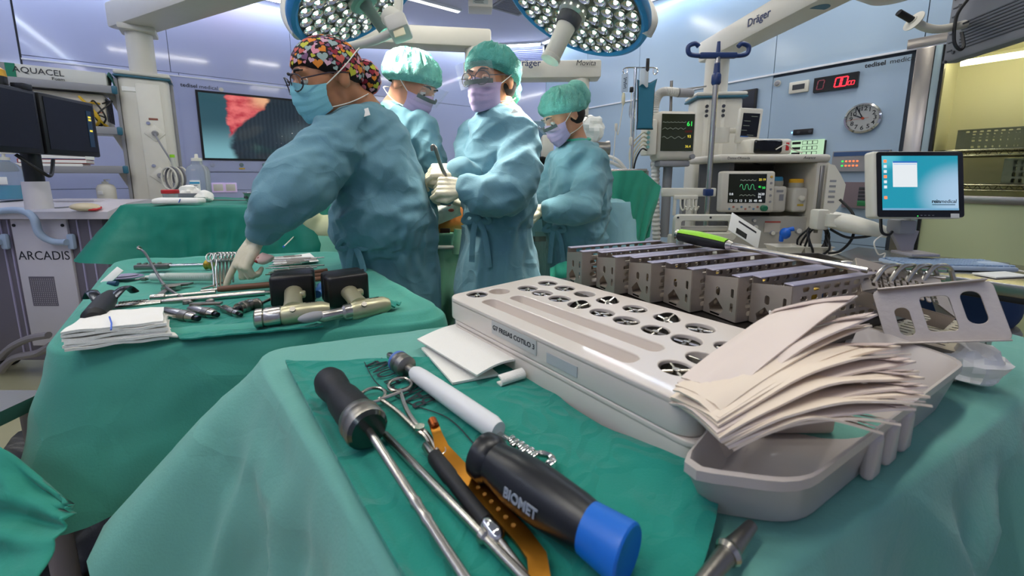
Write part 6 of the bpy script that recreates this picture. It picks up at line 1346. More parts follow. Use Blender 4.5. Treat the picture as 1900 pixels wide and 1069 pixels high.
# ================================================================ STEEL CASSETTES
CAS = M('cassette_steel', 'BDB2A6', .42, .75, bump=.05, bscale=120); ZC = .952
cx0, cx1 = atz(1066, 498, .99), atz(1428, 570, .99)
dirC = V((.93, .37, 0)).normalized(); perp = V((-dirC.y, dirC.x, 0))
EW_, EH, EL = .072, .085, .29
def cassette(name, label, m, group=None):
    t = thing(name, label, 'cassette', m, group)
    # end plate faces -x ; long sides along +x
    hol = [rrect(-EW_ * .36, EH * .3, .006, EH * .2, .002, 2), rrect(-EW_ * .36, EH * .62, .006, EH * .2, .002, 2), [(0.0, EH * .02), (.02, EH * .02), (.024, EH * .22), (.008, EH * .42), (-.01, EH * .2)], rrect(.005, EH * .58, .009, EH * .2, .004, 3)]
    me = Matrix(((0, 0, 1, 0), (1, 0, 0, 0), (0, 1, 0, 0), (0, 0, 0, 1)))
    plate([(-EW_ / 2, 0), (EW_ / 2, 0), (EW_ / 2, EH * .86), (-EW_ / 2, EH)], hol, -.0015, 0, mat4=me).build('end_plate', CAS, t)
    plate([(-EW_ / 2, 0), (EW_ / 2, 0), (EW_ / 2, EH), (-EW_ / 2, EH)], [], EL, EL + .0015, mat4=me).build('end_plate', CAS, t)
    ml = Matrix(((1, 0, 0, 0), (0, 0, -1, 0), (0, 1, 0, 0), (0, 0, 0, 1)))
    hs = [rrect(.03 + .028 * i + (.0 if j % 2 else .004), .014 + .0155 * j, .018, .009, .0035, 3) for i in range(9) for j in range(5)]
    for s_ in (EW_ / 2, -EW_ / 2):
        plate([(0, 0), (EL, 0), (EL, EH), (0, EH)], hs, -s_ - .0008, -s_ + .0008, mat4=ml).build('perforated_side', CAS, t)
        b = B(); b.box((EL / 2, s_ * .8, EH + .001), (EL, .018, .0025), .001, 1); b.build('top_flange', M('flange_lilac', 'A8A2B4', .4, .7), t)
    b = B(); b.box((EL / 2, 0, .006), (EL, EW_ - .004, .002)); b.build('base', CAS, t)
    for k in range(5):
        b = B(); b.box((.05 + .05 * k, .012 * (-1) ** k, .035 + .006 * (k % 3)), (.018, .012, .05), .003); b.build('insert', [STEELD, M('brass_insert', 'B9983E', .35, 1.0), M('blue_insert', '2B5FA0', .4)][k % 3], t)
    b = B(); b.box((EL * .5, 0, EH * .72), (EL * .9, .006, .012), .002); b.build('inner_rail', CAS, t)
    return t
cl = ['furthest', 'second furthest', 'third furthest', 'third nearest', 'second nearest', 'nearest']
proto = None
for k in range(6):
    f = k / 5; p = lerp(cx0, cx1, f ** .96); m = frame(V((p.x, p.y, ZC)), dirC, perp)
    lb_ = cl[k] + ' of six upright perforated steel cassettes in the row'
    if proto is None: proto = cassette('steel_cassette', lb_, m, 'upright steel cassettes')
    else: dup(proto, m, lb_)
# base tray under the cassettes
t = thing('cassette_base', 'flat dark steel base tray under the row of cassettes', 'tray', frame(V((lerp(cx0, cx1, .5).x, lerp(cx0, cx1, .5).y, ZF + .004)), dirC, perp)); Lb = (cx1 - cx0).length + .1
DK = M('dark_steel', '3E3B38', .4, 1.0); sk = (cx1 - cx0); 
mi_ = worldm(t).inverted(); q = [mi_ @ (V((p.x, p.y, ZF)) + o_) for p, o_ in ((cx0 , perp * .06 - dirC * .01), (cx0, perp * .06 + dirC * (EL + .01)), (cx1, -perp * .06 + dirC * (EL + .01)), (cx1, -perp * .06 - dirC * .01))]
b = B(); b.prism([(p.x, p.y) for p in q], .04, .056); b.build('top', DK, t); b = B(); b.prism([(p.x * .97, p.y * .97) for p in q], .0, .04); b.build('body', DK, t)
# long green-gripped tool across the cassettes
t, L = tool('green_grip_tool', 'long tool with lime green and black grip lying across the cassettes', 'tool', (1262, 437), (1352, 455), 1.062)
t2_ = worldm(t).inverted(); e = t2_ @ atz(1610, 502, 1.05); 
b = B(); b.lathe([(.012, -.008), (.0155, -.006), (.0155, .004)], ax=(1, 0, 0), n=18); b.build('end_ring', STEEL, t)
LIME = M('lime_rubber', '8CCB1E', .45)
b = B(); b.lathe([(.014, .003), (.0155, .02), (.017, L * .4), (.014, L * .8), (.011, L)], ax=(1, 0, 0), n=24); b.build('grip', RUBBER, t)
b = B(); b.grid(lambda u, v: (lerp(.004, L * .98, u), .0172 * interp([(0, .9), (.15, .95), (.4, 1.02), (.8, .85), (1, .66)], u)[0] * cos(lerp(.25, 2.6, v)), .0172 * interp([(0, .9), (.15, .95), (.4, 1.02), (.8, .85), (1, .66)], u)[0] * sin(lerp(.25, 2.6, v)) + .0006), 20, 14, thick=.0015); b.build('grip_inlay', LIME, t)
b = B(); b.tube([(L, 0, 0), (L + .012, 0, 0)], [.012, .008], 14); b.build('ferrule', STEEL, t); b = B(); n_ = 12; b.tube([lerp(V((L + .01, 0, 0)), e, i / n_) for i in range(n_ + 1)], [.0075, .0085] + [.0058] * (n_ - 1), 12); b.build('shaft', STEEL, t)
t, L = tool('lime_handle', 'short lime green tool handle beside the overturned steel tray', 'handle', (1634, 501), (1672, 506), 1.03); b = B(); b.lathe([(.005, 0), (.009, .006), (.009, L * .7), (.006, L)], ax=(1, 0, 0), n=14); b.build('grip', LIME, t); b = B(); b.lathe([(.004, L), (.004, L + .06)], ax=(1, 0, 0), n=10); b.build('shaft', STEEL, t)
t, L = tool('long_steel_bar', 'long thin steel bar running behind the overturned steel tray', 'bar', (1560, 487), (1755, 500), 1.03); b = B(); b.lathe([(.003, 0), (.005, .01), (.005, L)], ax=(1, 0, 0), n=10); b.build('shaft', STEEL, t); b = B(); b.lathe([(.008, .05), (.008, .07)], ax=(1, 0, 0), n=12); b.build('collar', STEEL, t)
# instrument tray with small parts behind the cassettes
t = thing('parts_dish', 'shallow clear dish of small steel parts behind the cassettes', 'dish', mv(*atz(1490, 478, 1.0))); b = B(); b.box((0, 0, -.02), (.16, .1, .004)); 
for s_ in (-1, 1): b.box((s_ * .08, 0, -.01), (.004, .1, .025)); b.box((0, s_ * .05, -.01), (.16, .004, .025))
b.build('dish', STEELD, t); b = B(); b.box((0, 0, -.06), (.12, .08, .08)); b.build('stand', DK, t)
rnd = random.Random(11)
for k in range(9):
    P = worldm(t) @ V((rnd.uniform(-.06, .06), rnd.uniform(-.035, .035), -.012)); b = B(); b.cyl((0, 0, 0), (.022, 0, .004), .005, n=10); b.box((.024, 0, .004), (.008, .012, .008), .002)
    tag(b.build('small_screw', M('brass_small', 'C9AE4E', .3, 1.0) if k % 3 == 0 else STEEL, mw=rotz(P, rnd.uniform(0, 6))), ['brass-coloured small screw in the dish behind the cassettes', 'steel small screw in the dish behind the cassettes'][k % 3 > 0], 'screw', ['brass screws in the dish', 'steel screws in the dish'][k % 3 > 0])
# overturned perforated trays at the right
def perftray(name, label, p, x, y, w, l, h):
    t = thing(name, label, 'tray', frame(p, x, y)); hs = [rrect(-w / 2 + .02 + (w - .04) * i / 9, -l / 2 + .03 + (l - .06) * j / 4, .006, l / 8, .002, 2) for i in range(10) for j in range(5)]
    plate([(-w / 2, -l / 2), (w / 2, -l / 2), (w / 2, l / 2), (-w / 2, l / 2)], hs, 0, .002).build('slotted_floor', CAS, t)
    for s_ in (-1, 1):
        b = B(); b.box((s_ * w / 2, 0, -h / 2), (.002, l, h)); b.build('side_lip', CAS, t)
        mm = Matrix(((1, 0, 0, 0), (0, 0, 1, s_ * l / 2), (0, 1, 0, -h), (0, 0, 0, 1)))
        plate([(-w / 2, 0), (w / 2, 0), (w / 2, h), (-w / 2, h)], [rrect(-w * .22, h * .45, w * .2, h * .5, .01), rrect(w * .22, h * .45, w * .2, h * .5, .01)], -.001, .001, mat4=mm).build('end_wall', CAS, t)
    return t
P = atz(1668, 560, .99); perftray('slotted_tray', 'overturned slotted steel tray leaning at the right of the cassettes', P + V((0, .0, .03)), V((.75, -.35, -.2)), V((.35, .75, .45)), .13, .1, .03)
fq = frame(atz(1738, 582, 1.0), V((.72, -.55, .28)), V((.2, .25, 1))); t = thing('handle_frame', 'steel frame with two oval grip slots at the right of the overturned tray', 'frame', fq)
plate(rrect(0, 0, .14, .09, .01), [rrect(-.04, -.01, .018, .045, .008), rrect(.042, .006, .022, .05, .01), rrect(0.002, .0, .034, .055, .006)], -.0015, .0015, bevel=.0006).build('frame', CAS, t)
b = B(); b.box((0, -.044, .018), (.125, .003, .036), .001); b.build('flange', CAS, t); b = B(); b.box((0, .045, .012), (.125, .003, .025), .001); b.build('flange', CAS, t)
P = atz(1690, 628, ZF + .03); perftray('dark_slotted_tray', 'dark slotted steel tray lying under the overturned one', V((P.x, P.y, ZF + .055)), V((.86, .5, 0)), V((-.5, .86, 0)), .2, .16, .045)
P = atz(1668, 528, 1.02); 
for k in range(4): b = B(); b.tube(catmull([P + V((-.05 + .03 * k, 0, .0)), P + V((-.02 + .03 * k, .01, .03)), P + V((.02 + .03 * k, .02, .028)), P + V((.035 + .03 * k, .02, -.005))], 6), .004, 8); tag(b.build('curved_retractor', STEEL), ordn[k] + ' curved steel retractor hooked over the slotted tray, from the left', 'retractor', 'curved retractors')

# ================================================================ SIDE TABLE INSTRUMENTS
ZS = ZL + .008
# gauze stack
t = thing('gauze_stack', 'stack of folded white gauze with a blue thread on the side table', 'gauze', mv(*atz(215, 620, ZS)))
for k in range(6):
    j_ = random.Random(k).uniform(-4, 4); q = [atz(p, s_, ZS) for p, s_ in ((119 + j_ * .6, 656), (172 + j_, 611), (312 + j_ - k, 597 + k), (318 - j_ * 1.4 - k * 2, 632))]
    b = B(); sheetq(b, q, ZS + .0066 * k, lambda u, v: .005 * noise.noise(V((u * 3, v * 3, k * .6))) + .003 - .006 * max(0, u - .8) * (7 - k) * .4, 18, 12, th=.0056); b.build('gauze_layer', GAU, t, world=True)
b = B(); b.tube([atz(p, s_, ZS + .048) for p, s_ in ((203, 588), (207, 600), (206, 612))], .0014, 6); b.build('blue_thread', M('blue_thread', '4C6FD0', .6), t, world=True)
q = [atz(p, s_, ZS) for p, s_ in ((262, 580), (290, 585), (330, 628), (295, 632))]; b = B(); sheetq(b, q, ZS + .002, lambda u, v: .006 * (1 - u)); b.build('loose_ply', GAU, t, world=True)
# dark retractor
DKM = M('black_chrome', '3A3D42', .22, 1.0)
t, L = tool('dark_retractor', 'dark curved blade retractor standing at the left edge of the side table', 'retractor', (172, 590), (205, 548), ZS + .04)
b = B(); b.lathe([(.012, 0), (.02, .01), (.02, L * .7), (.014, L)], ax=(1, 0, 0), n=20); b.build('grip', RUBBER, t)
for s_ in (-1, 1):
    p0 = V((L * .7, s_ * .012, .005)); b = B(); pp = catmull([p0, p0 + V((.03, s_ * .012, .012)), p0 + V((.06, s_ * .02, .01)), p0 + V((.075, s_ * .03, -.008))], 6); b.tube(pp, [.011] * len(pp), 10, flat=.35); b.build('blade', DKM, t)
b = B(); pp = catmull([V((0, .01, -.01)), V((-.02, .012, -.02)), V((-.035, .0, -.034)), V((-.02, -.01, -.038))], 6); b.tube(pp, .008, 10, flat=.4); b.build('foot_hook', DKM, t)
# needle counter and tag
P = atz(232, 517, ZS); t = thing('suture_disc', 'oval purple-grey suture disc near the far left corner of the side table', 'disc', rotz((P.x, P.y, ZS), .3)); b = B(); b.sph((0, 0, .006), (.05, .034, .006), 24, 8); b.build('disc', M('mauve_disc', '7C7791', .5), t); b = B(); b.sph((.0, -.004, .012), (.038, .022, .004), 20, 8); b.build('raised_rim', M('mauve_disc2', '8F8AA3', .5), t)
P = atz(208, 513, ZS + .02); b = B(); b.box((0, 0, 0), (.025, .06, .004), .002); tag(b.build('white_tag', PAPER, mw=frame(P, V((.8, -.1, -.5)), V((.3, .5, .8)))), 'small white tag standing behind the purple-grey disc', 'tag')
P = atz(232, 524, ZS + .004); b = B(); b.cyl((0, 0, .008), (.022, .004, .008), .008, n=12); tag(b.build('vial_stopper', M('navy_cap', '1F4460', .4), mw=mv(P.x - .02, P.y - .03, ZS)), 'small navy stopper in front of the purple-grey disc', 'stopper')
t, L = tool('steel_brush', 'short grey toothed fork tool beside the ribbed white tube', 'tool', (257, 517), (282, 517), ZS + .008); b = B(); b.box((L * .5, 0, 0), (L * .4, .022, .012), .004); b.build('head', STEELD, t)
for k in range(4): b = B(); b.cyl((L * .3, -.009 + .006 * k, 0), (0, -.012 + .008 * k, 0), .0022, n=7); b.build('tine', STEELD, t)
# ribbed white tube
t, L = tool('ribbed_tube', 'ribbed translucent white tube lying on the side table', 'tube', (282, 514), (396, 514), ZS + .014)
b = B(); n_ = 70; b.tube([(L * i / n_, 0, 0) for i in range(n_ + 1)], [.012 if i < 16 else (.0135 if i % 2 else .0105) for i in range(n_ + 1)], 16); b.build('tube', M('ribbed_plastic', 'D5DFD8', .25, trans=.25), t)
b = B(); b.lathe([(.004, -.02), (.006, -.002), (.012, .0)], ax=(1, 0, 0), n=14); b.build('nozzle', WHITE, t)
# brass knobbed instrument
t, L = tool('brass_knob_reamer', 'steel instrument with brass knob lying along the far rim of the side table', 'instrument', (240, 496), (395, 491), ZS + .014)
b = B(); b.box((L * .28, 0, 0), (L * .4, .03, .018), .004); b.build('block', STEELD, t); b = B(); b.lathe([(.007, L * .3), (.007, L * .92)], ax=(1, 0, 0), n=14); b.build('rod', CHROME, t); b = B(); b.lathe([(.012, L * .9), (.018, L * .92), (.014, L * .95), (.018, L * .98), (.012, L)], ax=(1, 0, 0), n=20); b.build('knob', M('brass', 'B89A45', .35, .8), t)
for k in range(4): b = B(); b.cyl((L * (.12 + .08 * k), 0, .009), (L * (.12 + .08 * k), 0, .014), .006, n=10); b.build('bolt', STEEL, t)
t, L = tool('curved_wire', 'thin curved steel retractor leaning over the far rim of the side table', 'retractor', (258, 476), (305, 506), ZS + .03); b = B(); b.tube(catmull([V((0, 0, .03)), V((.05, .01, .02)), V((L * .8, -.01, .0)), V((L * 1.3, -.02, -.02)), V((L * 1.9, -.015, -.02))], 8), .004, 8); b.build('shaft', STEELD, t); b = B(); b.tube(catmull([V((0, 0, .03)), V((-.015, .005, .035)), V((-.02, .012, .025))], 6), .004, 8); b.build('hook', STEELD, t)
# caliper
t, L = tool('caliper', 'grey steel vernier caliper lying on the side table', 'caliper', (322, 528), (290, 552), ZS + .004)
b = B(); b.box((L * .5, 0, 0), (L, .016, .004), .001); b.build('beam', STEELD, t); b = B(); b.prism([(0, -.025), (.008, -.025), (.022, .0), (.022, .04), (.004, .05), (0, .02)], -.003, .003); b.build('fixed_jaw', STEELD, t); b = B(); b.prism([(.03, -.015), (.055, -.015), (.055, .02), (.045, .028), (.03, .028)], -.004, .006); b.build('sliding_jaw', STEEL, t)
b = B(); b.cyl((.04, -.012, .006), (.04, -.012, .012), .005, n=10); b.build('lock_screw', STEEL, t)
# bundle of haemostats standing on ring handles
for k in range(6):
    p0 = atz(400 + 6 * k, 534 - 2 * k, ZS + .006); p1 = aty(397 + 7 * k, 470, p0.y + .07); t = thing('hemostat', ordn[k] + ' steel hemostat of the bundle beside the gloved hand, from the left', 'forceps', lying(p0, p1), 'hemostat bundle'); L = (p1 - p0).length
    for s_ in (-1, 1):
        b = B(); b.tube(catmull([V((0, s_ * .004, 0)), V((L * .4, s_ * .003, 0)), V((L * .8, s_ * .007, 0))], 5), .0028, 7); b.build('shank', STEEL, t)
        b = B(); b.tube([V((L * .88 + .016 * cos(a), s_ * .01 + .009 * sin(a), 0)) for a in [2 * pi * i / 14 for i in range(14)]], .0024, 7, closed=True); b.build('finger_ring', STEEL, t)
# brown handled rod and long grasper
BRN = M('brown_handle', '6E4630', .5, var=.1)
t, L = tool('brown_handled_rod', 'instrument with long brown handle in front of the gloved fingertips', 'instrument', (404, 537), (505, 528), ZS + .012); b = B(); b.lathe([(.007, 0), (.009, .01), (.009, L)], ax=(1, 0, 0), n=14); b.build('handle', BRN, t); b = B(); b.lathe([(.003, -.04), (.004, 0)], ax=(1, 0, 0), n=10); b.build('tip', STEEL, t)
t, L = tool('long_grasper', 'long steel grasper with toothed jaws lying across the side table', 'forceps', (300, 560), (492, 543), ZS + .012); b = B(); b.lathe([(.006, 0), (.008, .02), (.0085, L * .9), (.007, L)], ax=(1, 0, 0), n=14); b.build('shaft', STEEL, t)
for s_ in (-1, 1): b = B(); b.tube(catmull([V((0, s_ * .004, 0)), V((-.05, s_ * .01, 0)), V((-.1, s_ * .007, -.004))], 6), .0065, 9, flat=.8); jw = b.build('jaw', STEEL, t)
for k in range(10): b = B(); b.box((-.035 - .006 * k, .012, .004), (.003, .006, .006)); b.build('tooth', STEELD, jw)
b = B(); b.tube(catmull([V((L, 0, 0)), V((L + .015, 0, -.002)), V((L + .018, -.005, -.012))], 6), .006, 9); b.build('bent_end', STEEL, t)
t, L = tool('thin_shaft', 'thin steel shaft behind the long grasper', 'shaft', (280, 553), (400, 542), ZS + .008); b = B(); b.lathe([(.009, 0), (.009, .03), (.0055, .032), (.0055, L)], ax=(1, 0, 0), n=12); b.build('shaft', STEEL, t); b = B(); b.lathe([(.0095, .004), (.0095, .01)], ax=(1, 0, 0), n=12); b.build('ring', CHROME, t)
t, L = tool('flat_probe', 'flat steel probe under the pointing fingertip', 'probe', (375, 536), (412, 525), ZS + .012); b = B(); b.box((L / 2, 0, 0), (L, .008, .004), .001); b.build('blade', STEEL, t); b = B(); b.cyl((L, 0, 0), (L + .02, 0, 0), .003); b.build('stem', STEEL, t)
# teal cloth under the couplings
t_ = [atz(p, s_, ZS) for p, s_ in ((285, 578), (480, 545), (600, 608), (335, 632))]
b = B(); sheetq(b, t_, ZS - .002, lambda u, v: .002 * ridge((u * 3, v * 3, 1), (2, 2, 1)) + .002, 30, 20, th=.003); tag(b.build('teal_cloth', TEAL), 'dark teal cloth under the steel couplings and drills', 'cloth')
# couplings
def coupling(name, label, a, c, r, prof, z):
    t, L = tool(name, label, 'coupling', a, c, z); b = B(); b.lathe([(r * q, L * s_) for s_, q in prof], ax=(1, 0, 0), n=24); b.build('barrel', STEEL, t)
    b = B(); b.lathe([(r * .35, L), (r * .5, L + .001), (r * .5, L + .012), (r * .2, L + .013)], ax=(1, 0, 0), n=16); b.build('bore', DKM, t)
    b = B(); b.lathe([(r * 1.05, L * .62), (r * 1.08, L * .65), (r * 1.08, L * .8), (r * 1.05, L * .83)], ax=(1, 0, 0), n=24); b.build('knurled_ring', STEELD, t); return t
coupling('steel_coupling', 'largest steel drill coupling lying nearest on the teal cloth', (300, 577), (362, 590), .0125, [(-.15, .25), (-.1, .35), (0, .45), (.1, .9), (.5, 1), (.9, .95), (1, .7)], ZS + .014)
coupling('steel_coupling', 'steel drill coupling with upright knob behind the largest one', (352, 573), (398, 583), .0115, [(0, .6), (.2, 1), (.9, .95), (1, .7)], ZS + .014)
coupling('steel_coupling', 'slim angled steel drill coupling left of the open chuck', (405, 568), (443, 583), .009, [(-.3, .3), (.2, .4), (.3, 1), (1, .95)], ZS + .012)
coupling('steel_coupling', 'open-ended steel chuck close to the nearer drill', (478, 560), (442, 574), .0145, [(0, .7), (.3, .8), (.4, 1), (1, 1)], ZS + .016)
P = atz(383, 565, ZS + .02); t = thing('steel_key', 'bent flat steel key behind the couplings', 'key', rotz((P.x, P.y, ZS + .014), .1)); b = B(); b.box((0, 0, 0.008), (.07, .012, .006), .001); b.build('bar', STEELD, t); b = B(); b.box((-.033, 0, 0), (.006, .012, .02), .001); b.build('leg', STEELD, t)
for k, (px, py) in enumerate(((342, 569), (385, 568))): P = atz(px, py, ZS); b = B(); b.lathe([(.009, 0), (.0095, .004), (.0095, .012), (.008, .014), (.004, .012)], n=18); tag(b.build('knurled_knob', STEELD, mw=mv(P.x, P.y + .01, ZS + .022 * 0 + .0)), ['left', 'right'][k] + ' small knurled steel knob behind the couplings', 'knob', 'knurled knobs')
t, L = tool('side_disc', 'small steel saw disc close to the nearer drill battery', 'disc', (478, 566), (490, 562), ZS + .016); b = B(); b.lathe([(.004, -.004), (.015, -.003), (.016, .0), (.015, .003), (.004, .006)], ax=(1, .0, 0), n=24); b.build('disc', STEELD, t); b = B(); b.cyl((.004, 0, 0), (.05, .0, .006), .004); b.build('spindle', STEEL, t)
# surgical drills
DRL = M('drill_silver', 'B9B494', .35, .65, bump=.02, bscale=200); BAT = M('battery_black', '141110', .38)
def drill(label, pa, pb, pbat, z, front):
    t, L = tool('surgical_drill', label, 'drill', pa, pb, z, group='surgical drills')
    b = B()
    if front: b.lathe([(.017, 0), (.021, .003), (.0215, .016), (.019, .018), (.0215, .022), (.022, .05), (.02, .052)], ax=(1, 0, 0), n=28)
    else: b.lathe([(.008, -.02), (.013, -.01), (.013, .03), (.018, .035), (.019, .05)], ax=(1, 0, 0), n=24)
    b.build('chuck', STEEL, t)
    b = B(); b.lathe([(.0195, .05), (.022, .058), (.023, L * .6), (.021, L * .9), (.014, L)], ax=(1, 0, 0), n=28); b.build('barrel', DRL, t)
    bc = worldm(t).inverted() @ atz(pbat[0], pbat[1], ZS + .045)
    g0 = V((L * .5, 0, .012)); b = B(); b.tube([g0, lerp(g0, bc, .35), lerp(g0, bc, .8)], [.021, .019, .021], 16, flat=.8); b.build('grip', DRL, t)
    b = B(); b.box(lerp(g0, bc, .5) + V((.02, 0, .004)), (.014, .02, .016), .004); b.build('trigger', DRL, t)
    b = B(); b.box(bc, (.1, .09, .08), .01, 3); bt = b.build('battery', BAT, t); b = B(); b.box(bc + V((0, 0, .0)), (.1006, .002, .0806)); b.build('seam', DGREY, bt)
    text('lettering', 'stryker', .008, INK, t, Matrix.Translation((L * .75, 0, .0225)) @ Matrix.Rotation(0, 4, 'Z'), ext=.0004)
    b = B(); b.cyl((.075, -.016, .014), (.075, -.02, .018), .006, n=10); b.build('button', STEELD, t)
    if not front: b = B(); b.sph((-.03, 0, .004), (.03, .014, .011), 18, 10); b.build('key_head', GREY, t)
drill('nearer silver surgical drill with black battery pack, lying at the centre of the side table', (472, 592), (612, 574), (545, 532), ZS + .024, True)
drill('second silver surgical drill with black battery pack, lying nearest the reaching nurse', (608, 586), (722, 564), (640, 532), ZS + .022, False)
q = [atz(p, s_, ZS) for p, s_ in ((660, 580), (700, 562), (745, 568), (690, 590))]; b = B(); sheetq(b, q, ZS + .004, lambda u, v: .012 * sin(pi * u) * sin(pi * v) + .006 * ridge((u * 3, v * 3, 0), (2, 2, 1)), 18, 12, th=.003); tag(b.build('teal_rag', TEAL), 'small crumpled teal cloth under the second drill', 'cloth')
t, L = tool('blue_driver', 'blue plastic driver lying between the two drill batteries', 'driver', (588, 546), (600, 528), ZS + .018); b = B(); b.lathe([(.01, 0), (.014, .008), (.011, L * .4), (.014, L * .7), (.01, L)], ax=(1, 0, 0), n=16); b.build('grip', M('mid_blue', '2C5C96', .4), t); b = B(); b.lathe([(.004, L), (.004, L + .03)], ax=(1, 0, 0), n=10); b.build('shaft', STEEL, t)
for k in range(3): t, L = tool('brown_chisel', ordn[k] + ' brown-handled chisel behind the drill batteries, from the near side', 'chisel', (560 + 4 * k, 522 - 7 * k), (603 + 2 * k, 516 - 7 * k), ZS + .012, group='brown chisels'); b = B(); b.lathe([(.006, 0), (.008, .006), (.008, L)], ax=(1, 0, 0), n=12); b.build('handle', BRN, t); b = B(); b.lathe([(.003, -.07), (.004, 0)], ax=(1, 0, 0), n=8); b.build('blade', STEEL, t)
q = [atz(p, s_, ZS) for p, s_ in ((505, 482), (575, 472), (592, 487), (510, 496))]; b = B(); sheetq(b, q, ZS + .003, lambda u, v: .001, 8, 6, th=.002); tag(b.build('paper_strip', PAPER, None), 'white paper strip under thin probes near the reaching nurse', 'paper')
for k in range(9):
    a = (492 + 6 * (k % 3), 510 - 4 * k); c = (560 + 14 * (k % 4), 503 - 3.6 * k); t, L = tool('thin_probe', (ordn[k] if k < 8 else 'ninth') + ' thin steel probe of the row beyond the gloved hand, from the near side', 'probe', a, c, ZS + .009, group='thin probes'); b = B(); b.lathe([(.0015, 0), (.003, .01), (.003, L)], ax=(1, 0, 0), n=8); b.build('shaft', STEEL, t); b = B(); b.lathe([(.0042, L * .4), (.0042, L * .75)], ax=(1, 0, 0), n=8); b.build('grip', STEELD, t)
t, L = tool('blue_tipped_stick', 'thin white stick with blue tip standing over the far rim of the side table', 'stick', (526, 458), (560, 425), ZS + .03); b = B(); b.lathe([(.004, 0), (.004, .012)], ax=(1, 0, 0), n=8); b.build('blue_tip', M('blue_tip', '3F6FC8', .4), t); b = B(); b.lathe([(.0028, .012), (.0028, L)], ax=(1, 0, 0), n=8); b.build('stick', WHITE, t)
# ================================================================ ITEMS ON THE BACK STAND
def bz(px, py): return atz(px, py, ZM + .006)
P = aty(317, 366, 2.12); t = thing('specimen_cup', 'clear specimen cup with red lid on the deep green stand', 'cup', mv(P.x, P.y, ZM + .006)); b = B(); b.lathe([(.03, 0), (.034, .055)], n=24); b.build('cup', M('cup_plastic', 'D5DDDA', .2, trans=.6, ior=1.2), t); b = B(); b.lathe([(.037, .05), (.038, .052), (.038, .068), (.034, .07)], n=24); b.build('lid', RED, t)
P = aty(333, 377, 2.03); t = thing('rolled_pad', 'white folded dressing pad at the near edge of the deep green stand', 'pad', rotz((P.x, P.y, ZM + .006), .12)); b = B(); b.box((0, 0, .016), (.22, .07, .03), .012, 3); b.v = [v + V((0, 0, .004 * noise.noise(v * 30))) for v in b.v]; b.build('pad', GAU, t); b = B(); b.tube([(.02, -.036, .01), (.03, -.037, .028)], .002); b.build('blue_mark', M('blue_thread', '4C6FD0', .6), t)
P = aty(357, 362, 2.3); t = thing('kidney_dish', 'shallow steel dish holding crumpled gauze on the deep green stand', 'dish', rotz((P.x, P.y, ZM + .006), .1)); b = B()
for s_ in (-1, 1): b.box((s_ * .08, 0, .022), (.003, .1, .045)); b.box((0, s_ * .05, .022), (.16, .003, .045))
b.box((0, 0, .002), (.16, .1, .004)); b.build('dish', STEEL, t)
b = B(); b.sph((0, 0, .0), (.05, .04, .035), 22, 14); b.v = [v * (1 + .35 * ridge(v, (35, 35, 35))) for v in b.v]; tag(b.build('crumpled_gauze', GAU, mw=mv(P.x - .02, P.y, ZM + .052), sharp=25), 'crumpled white gauze in the shallow steel dish', 'gauze')
b = B(); b.sph((0, 0, .0), (.04, .035, .03), 20, 12); b.v = [v * (1 + .3 * ridge(v, (35, 35, 35))) for v in b.v]; tag(b.build('gauze_ball', GAU, mw=mv(P.x + .115, P.y - .06, ZM + .032), sharp=25), 'white gauze ball just right of the shallow steel dish', 'gauze')
P = aty(371, 352, 2.5); t = thing('saline_bottle', 'clear upright saline bottle with white label on the deep green stand', 'bottle', mv(P.x, P.y, ZM + .006)); b = B(); b.lathe([(.055, 0), (.06, .01), (.06, .17), (.052, .195), (.03, .21), (.026, .235)], n=28); b.build('body', M('saline_plastic', 'D7DEE6', .18, trans=.8, ior=1.15), t); b = B(); b.lathe([(.028, .232), (.028, .25), (.01, .252), (.008, .275)], n=18); b.build('cap', WHITE, t); b = B(); b.box((.02, -.0585, .07), (.06, .004, .09), .001); lb_ = b.build('label', PAPER, t); b = B(); b.box((.02, -.061, .1), (.06, .002, .012)); b.build('label_stripe', M('cyan_print', '3F9BC0', .5), lb_)
for k in range(4): b = B(); b.box((.015, -.061, .085 - .014 * k), (.04, .001, .004)); b.build('label_line', GREY, lb_)
P = aty(477, 362, 2.2); t = thing('steel_bowl', 'steel bowl with holed rim at the right end of the deep green stand', 'bowl', mv(P.x, P.y, ZM + .006)); b = B(); b.lathe([(.03, 0), (.05, .003), (.06, .05), (.066, .053), (.066, .05), (.062, .047), (.053, .006), (.001, .006)], n=32); b.build('bowl', STEEL, t)
for a in (3.6, 4.3, 5.0): b = B(); b.cyl((.056 * cos(a), .056 * sin(a), .028), (.061 * cos(a), .061 * sin(a), .028), .008, n=10); b.build('rim_hole', DGREY, t)
p0, p1 = aty(395, 366, 2.25), aty(462, 364, 2.2); p0.z = p1.z = ZM + .014; t = thing('tissue_forceps', 'thin steel forceps pointing to the steel bowl on the deep green stand', 'forceps', lying(p0, p1)); L = (p1 - p0).length
for s_ in (-1, 1): b = B(); b.tube(catmull([V((0, 0, 0)), V((L * .4, s_ * .006, 0)), V((L, s_ * .002, 0))], 6), .003, 7); b.build('arm', STEELD, t)
P = aty(325, 345, 2.75); t = thing('cable_bundle', 'bundle of coiled grey instrument cables behind the red-lidded cup', 'cable', mv(P.x, P.y, P.z)); 
for k in range(5): b = B(); b.tube([V((.05 * cos(a) * (1 - .06 * k) + .006 * k, .02 * k - .04, .075 * sin(a) + .05)) for a in [2 * pi * i / 22 for i in range(22)]], .006, 7, closed=True); b.build('loop', M('cable_mid', '6B6A70', .5) if k % 2 else GREYW, t)
b = B(); b.cyl((.015, 0, .06), (.005, 0, .19), .013, n=12); b.build('pen_body', M('pale_pen', 'B9BAB0', .4), t); b = B(); b.cyl((.005, 0, .19), (.004, 0, .21), .014, n=12); b.build('pen_cap', LIME, t)
